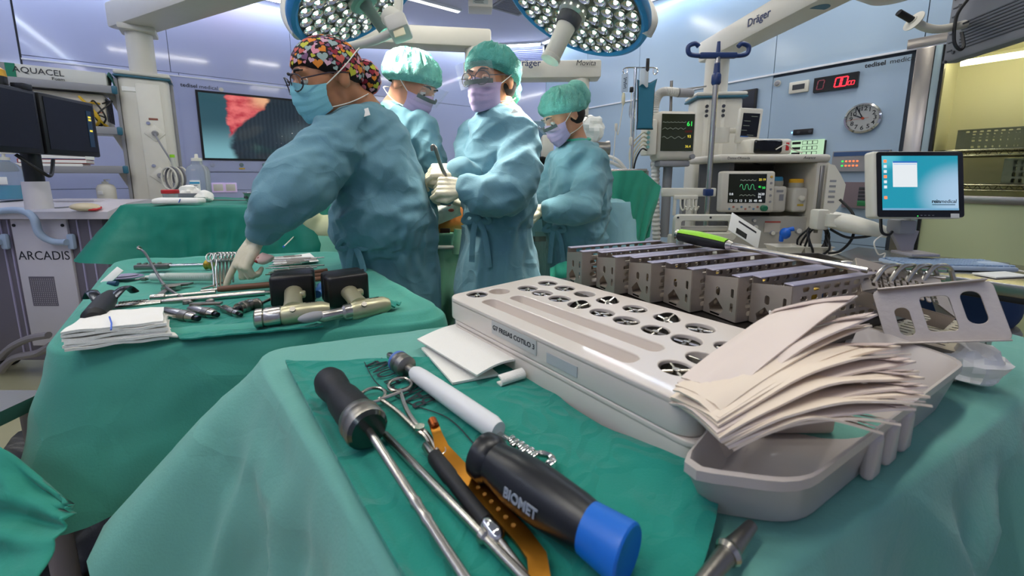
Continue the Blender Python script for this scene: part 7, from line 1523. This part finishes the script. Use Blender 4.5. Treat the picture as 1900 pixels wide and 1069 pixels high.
b = B(); b.tube([(0, 0, -.3), (0, 0, .02)], .012, 8); b.build('hanging_cord', GREY, t)

# ================================================================ PEOPLE
GOWN = M('gown_blue', '648F9C', .8, var=.05, vscale=4, bump=.1, bscale=260, sheen=.1, crease=(.16, 7))
GOWN2 = M('gown_blue_light', '6C99A4', .8, var=.05, vscale=4, bump=.1, bscale=260, sheen=.1, crease=(.16, 7.5))
SKINA = M('skin_light', 'C9906F', .5, sss=.08, var=.05, vscale=30); SKINB = M('skin_tan', 'B07A58', .5, sss=.08, var=.05, vscale=30)
GLOVE = M('latex_glove', 'DDD2B4', .45, var=.05, vscale=25, bump=.25, bscale=70)
MASKB = M('mask_blue', '7FC0CC', .8, bump=.1, bscale=300); MASKL = M('mask_lilac', 'B9A5C6', .8, bump=.1, bscale=300); STRAP = M('mask_strap', 'E6E4DA', .8)
CAPG = M('cap_green', '79C2B4', .6, var=.25, vscale=40, crease=(.5, 38)); EYEW = M('eye_white', 'DAD5CC', .2); IRIS = M('eye_dark', '1D1410', .15); BROW = M('hair_dark', '1B1412', .7); LENS = M('lens', 'FFFFFF', .03, trans=1.0, ior=1.05); BLOOD = M('blood', '8E1518', .4)
FRAME_ = M('glasses_frame', '3A3038', .35)
def caps(b, pts_, r, n=12): # tapered chain with round ends
    b.tube(pts_, r, n); rr = r if isinstance(r, list) else [r] * len(pts_)
    for p, q in zip(pts_, rr): b.sph(p, q * .98, 12, 8)
def wrinkle(me, amp, seed, waist):
    me.update(); nrm = [v.normal.copy() for v in me.vertices]
    for v, n in zip(me.vertices, nrm):
        p = v.co + V((seed, 0, 0)); wq = p + V((noise.noise(p * 4), noise.noise(p * 4 + V((5, 5, 5))), noise.noise(p * 4 + V((9, 1, 3))))) * .05
        f = sstep(waist + .03, waist - .1, v.co.z); g = 1 - abs(v.co.z - waist) / .12
        d = f * (ridge(wq, (9, 9, 1.1)) * .9 + .5 * ridge(wq, (17, 17, 2))) + (1 - f) * (ridge(wq, (6, 6, 7.5)) * .75 + .45 * ridge(wq, (11, 11, 15)) + .5 * ridge((wq.x + wq.z * .6, wq.y, wq.z - wq.x * .6), (4, 4, 13)))
        if g > 0: d += g * .9 * ridge(wq, (26, 26, 3))
        st = V((wq.x, wq.y, wq.z * (.35 if f > .5 else 1)))
        d -= 1.0 * (crumple(st, 4.2) - .4) + .4 * (crumple(st + V((3, 1, 2)), 9) - .4)
        v.co += n * amp * (d - .25)
    me.update()
def loft(b, rows, ztail=None, n=40):
    secs = []
    for py, l, r, Y, ry in rows:
        p, q = aty(l, py, Y), aty(r, py, Y); secs.append(((p + q) / 2, (q - p).length / 2, ry))
    if ztail is not None:
        c, rx, ry = secs[-1]; secs.append((V((c.x, c.y, (c.z + ztail) / 2)), rx * 1.05, ry * 1.08)); secs.append((V((c.x, c.y, ztail)), rx * 1.1, ry * 1.15))
    vs = []; fs = []
    for c, rx, ry in secs:
        for k in range(n): a = 2 * pi * k / n; ca, sa = cos(a), sin(a); vs.append(c + V((rx * math.copysign(abs(ca) ** .85, ca), ry * math.copysign(abs(sa) ** .85, sa), 0)))
    for i in range(len(secs) - 1):
        for k in range(n): fs.append([i * n + k, i * n + (k + 1) % n, (i + 1) * n + (k + 1) % n, (i + 1) * n + k])
    fs += [list(range(n)), [(len(secs) - 1) * n + k for k in range(n)]]; b.add(vs, fs); return secs
def hand(parent, wrist, xd, zd, curls, mirror=False, s=1.0, thumb=(.5, .5), name='glove', cuff=None, mat=None):
    m = frame(wrist, xd, zd.cross(xd)); sg = -1 if mirror else 1; b = B(); W = lambda p: m @ V((p[0] * s, p[1] * s * sg, p[2] * s))
    pal = [(.0, 0, 0), (.03, .0, 0), (.06, .0, .002), (.088, 0, .002)]
    for y in (-.028, -.01, .01, .028): caps(b, [W((.004, y * .65, 0)), W((.045, y * .92, .001)), W((.088, y, .001))], [.0155 * s, .0155 * s, .0115 * s], 10)
    ln = (.072, .08, .074, .058); ys = (.031, .0105, -.0105, -.031)
    for k in range(4):
        p = V((.086, ys[k], 0)); a = 0; pts_ = [p.copy()]; sp = (.09, .02, -.04, -.1)[k]
        for j, fr in enumerate((.46, .30, .24)):
            a += curls[k] * (.9, 1.15, .8)[j]; p = p + V((cos(a) * cos(sp), sin(sp) * max(0, cos(a)), -sin(a))) * ln[k] * fr * 1.12; pts_.append(p.copy())
        caps(b, [W(q) for q in pts_], [.0105 * s, .0098 * s, .009 * s, .0075 * s], 10)
    t0 = V((.022, .026, -.006)); a = thumb[0]; t1 = t0 + V((cos(a) * .04, sin(a) * .04, -.012)); a2 = a - thumb[1]; t2 = t1 + V((cos(a2) * .033, sin(a2) * .033, -.01)); t3 = t2 + V((cos(a2 - .2) * .024, sin(a2 - .2) * .024, -.006))
    caps(b, [W(q) for q in (t0, t1, t2, t3)], [.0145 * s, .012 * s, .0105 * s, .0085 * s], 10)
    if cuff is not None:
        L_ = (cuff - wrist).length; n_ = 10; caps(b, [lerp(wrist, cuff, i / n_) for i in range(n_ + 1)], [(.026 + .008 * i / n_ + (.0016 if i % 2 else 0)) * s for i in range(n_ + 1)], 14)
    me = remesh(b, .003, 3); return meshpart(name, me, mat or GLOVE, parent, world=True)
def person(label, base, skin, gown_rows, arms, headp, fwd, cfg, waist_py, waist_Y, seed, gmat):
    t = thing('person', label, 'person', mv(base[0], base[1], 0)); g = B(); secs = loft(g, gown_rows, .22)
    for pts_, rr in arms:
        P = [aty(*q) for q in pts_]; C = catmull(P, 4); R = []
        for i in range(len(C)): f = i / 4; k = min(len(rr) - 2, int(f)); R.append(lerp(rr[k], rr[k + 1], f - k))
        g.tube(C, R, 18); [g.sph(c, r * .97, 12, 8) for c, r in list(zip(C, R))[::2]]
    me = remesh(g, .0085, 5); wz = aty(900, waist_py, waist_Y).z; wrinkle(me, cfg.get('wr', .0155), seed, wz); gw = meshpart('gown', me, gmat, t, world=True)
    # belt
    p, q = None, None
    for (a, c) in zip(gown_rows, gown_rows[1:]):
        if a[0] <= waist_py <= c[0]: f = (waist_py - a[0]) / (c[0] - a[0]); row = [lerp(u, v, f) for u, v in zip(a, c)]
    l, r = aty(row[1], waist_py, row[3]), aty(row[2], waist_py, row[3]); c = (l + r) / 2; rx, ry = (r - l).length / 2 + .004, row[4] + .004
    b = B(); b.tube([c + V((rx * cos(a), ry * sin(a), .006 * sin(a * 3))) for a in [2 * pi * i / 40 for i in range(40)]], .017, 8, closed=True, flat=.25, ref=(1, 0, 0)); be = b.build('waist_tie', gmat, t, world=True)
    if 'knot' in cfg:
        k = aty(*cfg['knot']); b = B(); b.sph(k, (.022, .016, .018), 14, 10)
        for dx, L_ in ((-.012, .17), (.03, .19)): pp = catmull([k, k + V((dx, -.012, -.06)), k + V((dx * 1.6, -.01, -L_))], 6); b.tube(pp, .011, 8, flat=.25, ref=(0, 1, 0))
        for dx in (-.05, .05): pp = catmull([k, k + V((dx * .6, -.01, .014)), k + V((dx, -.008, -.012)), k + V((dx * .5, -.006, -.016)), k], 5); b.tube(pp, .009, 8, flat=.3, ref=(0, 1, 0))
        b.build('tie_bow', gmat, be, world=True)
    # body
    fwd = V(fwd).normalized(); up = (UP - fwd * fwd.z).normalized(); rt = fwd.cross(up); hc = aty(*headp); s = cfg.get('s', 1.0)
    if 'roll' in cfg: q_ = Matrix.Rotation(cfg['roll'], 3, fwd); up = q_ @ up; rt = q_ @ rt
    HM = Matrix((rt, fwd, up)).transposed().to_4x4() @ Matrix.Scale(s, 4); HM.translation = hc; h = lambda x, y, z: HM @ V((x, y, z)); R3 = HM.to_3x3().to_4x4()
    b = B()
    def ell(c, r): b.sph(h(*c), r, 18, 12, mat=R3)
    ell((0, -.012, .035), (.076, .096, .088)); ell((0, .02, -.045), (.062, .072, .07)); ell((0, .03, .0), (.067, .066, .07)); ell((0, .052, -.085), (.034, .036, .026)); ell((0, .075, .03), (.05, .022, .02))
    ell((0, .097, -.012), (.0125, .018, .026)); ell((0, .108, -.024), (.016, .012, .011))
    for sg in (-1, 1): ell((sg * .077, -.012, -.005), (.008, .022, .033)); ell((sg * .036, .05, -.022), (.028, .03, .034)); ell((sg * .03, .084, -.002 + .03), (.022, .012, .008))
    nb = aty(*cfg['neck']); caps(b, [h(0, -.03, -.03), lerp(h(0, -.03, -.03), nb, .6), nb, nb - V((0, 0, .06))], [.055 * s, .052 * s, .062 * s, .075], 16)
    for (c0, rx0, ry0), (c1, rx1, ry1) in zip(secs[1:-2], secs[2:-1]): caps(b, [c0, c1], [min(rx0, ry0) * .82, min(rx1, ry1) * .82], 14)
    hipc = secs[-3][0]
    for sx_ in (-.085, .085): caps(b, [V((hipc.x + sx_, hipc.y, min(hipc.z, .85))), V((hipc.x + sx_, hipc.y, .46)), V((hipc.x + sx_, hipc.y + .01, .09))], [.075, .055, .042], 12); b.sph((hipc.x + sx_ - .0 + fwd.x * .06, hipc.y + fwd.y * .06, .045), (.05 + abs(fwd.x) * .06, .05 + abs(fwd.y) * .06, .045), 14, 8)
    for pts_, rr in arms: P = [aty(*q) for q in pts_]; caps(b, P, [max(.026, x * .5) for x in rr], 10)
    me = remesh(b, .0058, 9); meshpart('body', me, skin, t, world=True)
    # eyes, brows
    for sg in (-1, 1):
        b = B(); b.sph(h(sg * .031, .0815, .006), .0125 * s, 14, 10); e = b.build('eye', EYEW, t, world=True); look = V((sg * .031 * 0, .0, 0))
        b = B(); b.sph(h(sg * .031 + cfg.get('gx', 0), .0915, .004 + cfg.get('gz', 0)), (.0062 * s, .0042 * s, .0062 * s), 12, 8, mat=R3); b.build('iris', IRIS, e, world=True)
        b = B(); b.grid(lambda u, v: h(sg * .031 + .0142 * cos(pi * (u)) * 1.0, .0815 + .0142 * sin(pi * u) * cos(v * .9 + cfg.get('lid', .15)), .006 + .0142 * sin(pi * u) * sin(v * .9 + cfg.get('lid', .15))), 10, 6, thick=.0015); b.build('eyelid', skin, e, world=True)
        b = B(); b.tube(catmull([h(sg * .012, .097, .031), h(sg * .03, .099, .037), h(sg * .05, .086, .033)], 5), [.003 * s] * 4 + [.0042 * s] * 4 + [.002 * s] * 3, 7); b.build('eyebrow', BROW, t, world=True)
    # cap
    R0 = cfg.get('capR', (.092, .11, .098)); cax = V((0, -.42, .9)).normalized(); c1 = V((1, 0, 0)); c2 = cax.cross(c1); pm = cfg.get('pm', 1.86); pl_ = cfg.get('pleat', .008); bulge = cfg.get('bulge', 0)
    def cp(u, v):
        a = 2 * pi * u; ph = v * pm; d = cax * cos(ph) + (c1 * cos(a) + c2 * sin(a)) * sin(ph)
        f = 1 + (pl_ / .1) * (.9 * ridge((cos(a) * 2.6, sin(a) * 2.6, v * .9 + seed), (2.4, 2.4, 1)) - 1.2 * (crumple((cos(a) * 2.4, sin(a) * 2.4, v * 1.2 + seed), 2.2) - .4) + .6 * ridge((cos(a) * 3, sin(a) * 3, v * 2 + seed), (4.5, 4.5, 1))) * sin(pi * min(1, v * 1.0)) ** .7
        f += bulge * max(0, -d.y) ** 2 * (1 - .5 * max(0, d.z)); f *= 1 - .13 * sstep(.86, 1.0, v)
        return h(R0[0] * d.x * f, R0[1] * d.y * f - .012, R0[2] * d.z * f + .032)
    b = B(); b.grid(cp, 110, 40, closeu=True, thick=.0012); cm = cfg.get('capmat', CAPG); cap = b.build('cap', cm, t, world=True, sharp=70)
    if 'bun' in cfg: c_, r_ = cfg['bun']; b = B(); b.sph(h(*c_), r_, 24, 16, mat=R3); b.v = [v + (v - h(*c_)).normalized() * pl_ * s * ridge(v, (30, 30, 30)) for v in b.v]; b.build('cap_bun', cm, cap, world=True, sharp=70)
    if 'hair' in cfg: b = B(); b.sph(h(0, -.035, -.005), (.0765 * s, .078 * s, .075 * s), 20, 14, mat=R3); b.build('hair', BROW, t, world=True)
    # mask
    mm = cfg['mask']
    def mk(u, v):
        th = (u * 2 - 1) * 1.12; top = .022 * math.exp(-(th / .45) ** 2) - .012; z = lerp(top, -.112 + .03 * (th / 1.12) ** 2, v); ry = .094 + .026 * sin(pi * (.12 + .75 * v)) + .0035 * ((v * 4) % 1); rx = .082 - .012 * v
        nose = .012 * math.exp(-(th / .35) ** 2) * (1 - v); return h(sin(th) * rx, cos(th) * (ry + nose) - .004, z)
    b = B(); b.grid(mk, 26, 22, thick=.002); ms = b.build('mask', mm, t, world=True, sharp=50)
    for sg in (0, 1):
        b = B(); b.tube(catmull([mk(sg, .05), h((sg * 2 - 1) * .09, -.02, .025), h((sg * 2 - 1) * .07, -.09, .07), h(0, -.125, .075)], 8), .0035 * s, 6, flat=.5); b.build('upper_strap', STRAP, ms, world=True)
        b = B(); b.tube(catmull([mk(sg, .95), h((sg * 2 - 1) * .075, -.01, -.075), h((sg * 2 - 1) * .05, -.085, -.06), h(0, -.105, -.055)], 8), .003 * s, 6, flat=.5); b.build('lower_strap', STRAP, ms, world=True)
    if cfg.get('visor'):
        b = B(); b.grid(lambda u, v: h(sin((u * 2 - 1) * .95) * .1, cos((u * 2 - 1) * .95) * .1 + .03 + .022 * v, lerp(-.03, .055, v)), 20, 8, thick=.0008); b.build('visor', M('visor_film', 'EFF4F4', .05, alpha=.08), ms, world=True)
        b = B(); b.grid(lambda u, v: h(sin((u * 2 - 1) * .85) * .087, cos((u * 2 - 1) * .85) * .112 + .012, lerp(-.016, .0, v)), 16, 4, thick=.0015); b.build('dark_strip', M('dark_foam', '2A3A34', .5), ms, world=True)
    if cfg.get('glasses'):
        gl = B(); 
        for sg in (-1, 1): gl.tube([h(sg * .034 + .028 * cos(a), .113 - .012 * abs(cos(a)) * (cos(a) * sg > 0), .004 + .0235 * sin(a)) for a in [2 * pi * i / 24 for i in range(24)]], .0019 * s, 7, closed=True); gl.tube([h(sg * .062, .104, .01), h(sg * .084, .03, .014), h(sg * .083, -.03, .008)], .002 * s, 6)
        gl.tube(catmull([h(-.008, .115, .01), h(0, .119, .014), h(.008, .115, .01)], 5), .0019 * s, 6); go = gl.build('glasses', FRAME_, t, world=True)
        for sg in (-1, 1): b = B(); b.lathe([(.026 * s, -.0005), (.026 * s, .0005)], o=h(sg * .034, .113, .004), ax=fwd, n=20); b.build('lens', LENS, go, world=True)
    # neck opening trim
    b = B(); b.tube([nb + V((.075 * cos(a), .07 * sin(a), .0 + .012 * sin(a))) for a in [2 * pi * i / 28 for i in range(28)]], .006, 8, closed=True); b.build('neck_trim', M('neck_trim', '3FB08C', .7), t, world=True)
    for tp in cfg.get('tapes', []): p_ = aty(*tp[0]); b = B(); b.box((0, 0, 0), (.06, .026, .0015), mat=frame(p_, V(tp[1]), V(tp[2]))); b.build('tape', PAPER, t, world=True)
    return t, h, cap, gw
# --- reaching nurse
t1, h1, cap1, _ = person('person in blue gown and heart-patterned cap reaching across the side table, wearing glasses', (-.42, 1.5), SKINB,
    [(196, 660, 700, 1.42, .05), (212, 642, 722, 1.42, .09), (240, 628, 744, 1.42, .125), (290, 622, 762, 1.43, .14), (340, 624, 778, 1.44, .145), (400, 630, 796, 1.46, .15), (428, 632, 800, 1.48, .15), (446, 650, 800, 1.5, .135), (500, 645, 806, 1.52, .14), (560, 640, 812, 1.53, .145)],
    [([(655, 238, 1.34), (605, 290, 1.27), (556, 340, 1.2), (522, 370, 1.17), (503, 396, 1.18), (492, 416, 1.19)], [.075, .088, .092, .08, .055, .042]), ([(712, 238, 1.52), (690, 330, 1.58), (655, 405, 1.52), (668, 430, 1.45)], [.06, .07, .065, .05])],
    (610, 150, 1.33), (-.66, -.68, -.28), dict(s=1.03, neck=(668, 198, 1.41), mask=MASKB, glasses=True, pleat=0.0, capR=(.085, .107, .096), pm=1.92, bun=((0, -.125, -.005), (.048, .045, .055)), capmat=M('cap_black_print', '17110F', .8), gz=-.003, lid=.25, knot=(655, 452, 1.34), tapes=[((668, 212, 1.29), (.9, .1, .3), (-.3, .3, .8))]), 447, 1.5, 1.0, GOWN)
# hearts printed on the cap
HC = [M('heart_%d' % i, c, .8) for i, c in enumerate(('D98FA0', 'B9B83A', 'D9822B', '7A5578', '8E2438', '93A8A6', 'C05A50', 'C9A0B0'))]
def hearts(cen, rad, n, seed, parent, tr):
    rnd = random.Random(seed); b = B(); used = []; pol = []
    for i in range(20): a = 2 * pi * i / 20; x_ = 16 * sin(a) ** 3; y_ = 13 * cos(a) - 5 * cos(2 * a) - 2 * cos(3 * a) - cos(4 * a); pol.append((x_ / 17, y_ / 17))
    k = 0
    for _ in range(9000):
        if k >= n: break
        d = V((rnd.gauss(0, 1), rnd.gauss(0, 1), rnd.gauss(0, 1))).normalized()
        if tr and (d.dot(V((0, -.42, .9)).normalized()) < -.16): continue
        p = V((cen[0] + rad[0] * d.x, cen[1] + rad[1] * d.y, cen[2] + rad[2] * d.z)); s = rnd.uniform(.009, .0165) * (1 if k < 90 else .6)
        if any((p - q).length < (s + r) * .74 for q, r in used): continue
        used.append((p, s)); k += 1; nn = V((d.x / rad[0], d.y / rad[1], d.z / rad[2])).normalized(); t_ = nn.cross(UP).normalized(); bt = nn.cross(t_); ro = rnd.uniform(-.7, .7) + pi; t2, b2 = t_ * cos(ro) + bt * sin(ro), bt * cos(ro) - t_ * sin(ro)
        vs = []
        for rr in (1.0, .5):
            for x_, y_ in pol:
                q = p + (t2 * x_ + b2 * y_) * s * rr; e = V(((q.x - cen[0]) / rad[0], (q.y - cen[1]) / rad[1], (q.z - cen[2]) / rad[2])).normalized(); vs.append(V((cen[0] + rad[0] * e.x, cen[1] + rad[1] * e.y, cen[2] + rad[2] * e.z)))
        vs.append(p.copy()); b.cur = rnd.randrange(8); b.add([h1(*v) for v in vs], [[i, (i + 1) % 20, 20 + (i + 1) % 20, 20 + i] for i in range(20)] + [[20 + i, 20 + (i + 1) % 20, 40] for i in range(20)])
    o = b.build('heart_print', HC, parent, world=True, sharp=180); o['kind'] = 'stuff'
hearts((0, -.012, .032), (.0868, .109, .098), 260, 3, cap1, True); hearts((0, -.125, -.005), (.0508, .0475, .0575), 70, 5, cap1, False)
w0 = aty(474, 446, 1.2); hx = (atz(428, 530, ZL + .022) - w0)
hand(t1, w0, hx, V((-.35, -.75, .55)), [.1, .95, 1.05, 1.1], mirror=True, s=.98, thumb=(.25, .35), cuff=aty(495, 408, 1.187))
b = B(); P = aty(489, 481, 1.17); b.sph(P, (.024, .016, .015), 26, 18); b.v = [v + (v - P) * .35 * ridge(v, (26, 26, 26)) for v in b.v]; tg = thing('bloody_swab', 'blood-stained swab held in the gloved hand over the side table', 'swab', mv(P.x, P.y, P.z)); b.build('swab', M('pink_gauze', 'E6C0B4', .7), tg, world=True)
for k, (dx, dz, r) in enumerate(((.0, .004, .011), (-.011, -.004, .008), (.011, -.003, .007))): b = B(); b.sph(P + V((dx, -.012, dz)), (r, .006, r * .7), 14, 8); b.build('blood_stain', BLOOD, tg, world=True)
hand(t1, aty(672, 436, 1.45), V((.5, -.2, -.3)), V((0, -1, .3)), [.9] * 4, s=1.0)
# --- second nurse in the lamp light
t2, *_ = person('person in blue gown and brightly lit green bouffant cap, bowed toward the patient', (-.42, 1.85), SKINA,
    [(196, 712, 765, 1.78, .055), (212, 702, 786, 1.78, .1), (245, 697, 800, 1.79, .13), (300, 697, 803, 1.8, .14), (360, 700, 803, 1.82, .145), (440, 700, 800, 1.83, .15), (520, 695, 806, 1.84, .15)],
    [([(780, 235, 1.73), (797, 290, 1.71), (806, 338, 1.76), (826, 362, 1.86)], [.062, .066, .06, .042]), ([(712, 240, 1.88), (735, 320, 1.95), (790, 365, 1.98)], [.06, .06, .045])],
    (764, 160, 1.74), (.78, -.3, -.5), dict(s=1.0, neck=(735, 200, 1.76), mask=MASKL, pleat=.0075, capR=(.104, .126, .106), visor=True, lid=.6, gz=-.004), 440, 1.83, 4.0, GOWN2)
hand(t2, aty(832, 366, 1.88), V((.8, .2, -.25)), V((0, -.5, .8)), [.6, .7, .8, .8], cuff=aty(820, 358, 1.85)); hand(t2, aty(795, 367, 1.99), V((.9, .1, -.2)), V((0, -.3, .9)), [.5] * 4)
# --- surgeon facing the camera
t3, *_ = person('person in blue gown, green cap and lilac mask glancing toward the camera, hands raised', (-.05, 1.7), SKINB,
    [(196, 903, 950, 1.66, .055), (210, 892, 970, 1.66, .1), (232, 880, 990, 1.66, .13), (270, 872, 999, 1.66, .145), (320, 866, 997, 1.66, .15), (370, 863, 988, 1.66, .15), (420, 868, 974, 1.66, .145), (470, 856, 990, 1.66, .155), (530, 848, 1002, 1.66, .16)],
    [([(964, 248, 1.58), (960, 310, 1.5), (936, 360, 1.45), (892, 360, 1.42), (866, 350, 1.42)], [.068, .076, .078, .06, .044]), ([(880, 250, 1.72), (870, 300, 1.66), (876, 328, 1.56), (852, 322, 1.5)], [.06, .056, .05, .042])],
    (912, 152, 1.63), (-.52, -.83, -.12), dict(s=1.02, neck=(928, 200, 1.66), mask=MASKL, pleat=.006, capR=(.096, .112, .104), bulge=.12, visor=True, glasses=True, hair=True, gx=-.003, knot=(884, 404, 1.505), capmat=M('cap_green_dark', '4FA497', .6, var=.25, vscale=40, crease=(.5, 38)), tapes=[((962, 216, 1.55), (.75, .1, -.6), (.5, .3, .7))], bun=((.0, -.105, -.03), (.06, .045, .06))), 405, 1.66, 7.0, GOWN)
hand(t3, aty(848, 320, 1.49), V((-.95, -.1, .05)), V((-.1, -.6, .75)), [.75, .9, 1.0, 1.1], s=1.0, thumb=(.4, .7), cuff=aty(862, 324, 1.52)); hand(t3, aty(860, 349, 1.42), V((-.95, .1, .05)), V((-.1, -.8, .5)), [.8, .9, 1.0, 1.1], s=1.0, thumb=(.5, .7), cuff=aty(874, 352, 1.425))
pp = catmull([aty(802, 280, 1.42), aty(801, 272, 1.42), aty(806, 271, 1.42), aty(811, 285, 1.43), aty(820, 312, 1.45), aty(832, 335, 1.46)], 6); b = B(); b.tube(pp, [.005] * 14 + [.007] * (len(pp) - 14), 10); tr = thing('hooked_retractor', 'hooked steel retractor held upright by the raised gloved hands', 'retractor', mv(*pp[-1])); b.build('shaft', STEELD, tr, world=True); b = B(); b.tube([pp[-1], pp[-1] + V((.012, .0, -.05))], .011, 10); b.build('handle', STEELD, tr, world=True)
# --- assistant at right
t4, *_ = person('person in blue gown and green cap with bun, looking down at the right', (.33, 2.05), SKINA,
    [(258, 1046, 1084, 2.02, .05), (270, 1036, 1100, 2.02, .09), (292, 1027, 1118, 2.02, .125), (330, 1020, 1127, 2.02, .14), (380, 1018, 1127, 2.02, .145), (425, 1016, 1118, 2.02, .14), (480, 1015, 1125, 2.02, .15), (560, 1012, 1128, 2.02, .155)],
    [([(1096, 298, 1.95), (1094, 345, 1.88), (1080, 384, 1.83), (1045, 390, 1.81), (1022, 388, 1.82)], [.064, .07, .068, .058, .045]), ([(1032, 300, 2.12), (1014, 350, 2.08), (1000, 385, 1.98)], [.055, .055, .042])],
    (1046, 216, 1.97), (-.8, -.3, -.52), dict(s=.98, neck=(1066, 258, 2.01), mask=MASKL, pleat=.008, capR=(.1, .115, .103), visor=True, hair=True, lid=.75, gz=-.005, bun=((0.0, -.11, .05), (.068, .06, .072)), knot=(1028, 422, 1.87)), 424, 2.02, 11.0, GOWN2)
hand(t4, aty(1004, 390, 1.83), V((-.92, .1, -.25)), V((0, -.6, .7)), [.5, .6, .7, .8], cuff=aty(1024, 388, 1.82)); hand(t4, aty(996, 388, 1.98), V((-.9, .1, -.3)), V((0, -.3, .9)), [.5] * 4)
# --- patient
STAIN = M('iodine_skin', 'C2793C', .4, var=.12, vscale=10, sss=.05)
pa = thing('person', 'patient lying under drapes, bare iodine-stained leg showing', 'person', mv(-.2, 2.3, .9)); b = B()
caps(b, [V((.55, 2.4, 1.0)), V((.3, 2.38, .99)), V((0.0, 2.3, 1.0)), aty(850, 402, 2.12), aty(795, 405, 2.1), aty(700, 415, 2.08), aty(640, 425, 2.06), aty(590, 420, 2.05)], [.13, .14, .13, .1, .088, .072, .058, .05], 18)
caps(b, [aty(590, 420, 2.05), aty(575, 400, 2.04), aty(568, 392, 2.0)], [.05, .042, .03], 12); b.sph((.62, 2.46, 1.0), (.1, .1, .1), 18, 12)
meshpart('body', remesh(b, .009, 4), STAIN, pa, world=True)
b = B(); caps(b, [aty(660, 424, 2.055), aty(620, 424, 2.03), aty(590, 421, 2.03), aty(575, 402, 2.0)], [.074, .07, .066, .05], 18); me = remesh(b, .009, 5); wrinkle(me, .004, 2.0, -5); meshpart('stocking', me, M('pale_stocking', 'C9CBA0', .8), pa, world=True)
q = [aty(p, s_, Y) for p, s_, Y in ((788, 384, 2.0), (856, 372, 2.02), (856, 398, 1.99), (794, 424, 1.98))]
b = B(); b.grid(lambda u, v: lerp(lerp(q[0], q[1], u), lerp(q[3], q[2], u), v) + V((0, -.05 * sin(pi * v) - .012 + .01 * ridge((u * 2, v * 2, 3), (2, 2, 1)), .02 * sin(pi * v))), 26, 18, thick=.004); gz = thing('thigh_gauze', 'blood-spotted white gauze spread over the iodine-stained leg', 'gauze', mv(*q[0])); b.build('gauze', GAU, gz, world=True)
rnd = random.Random(4)
for k in range(6): u, v = rnd.uniform(.08, .9), rnd.uniform(.15, .8); c = lerp(lerp(q[0], q[1], u), lerp(q[3], q[2], u), v) + V((0, -.05 * sin(pi * v) - .018, .02 * sin(pi * v))); b = B(); b.sph(c, (rnd.uniform(.008, .016), .006, rnd.uniform(.007, .013)), 12, 8); b.build('blood_spot', M('blood_spot', 'C4524A', .6), gz, world=True)
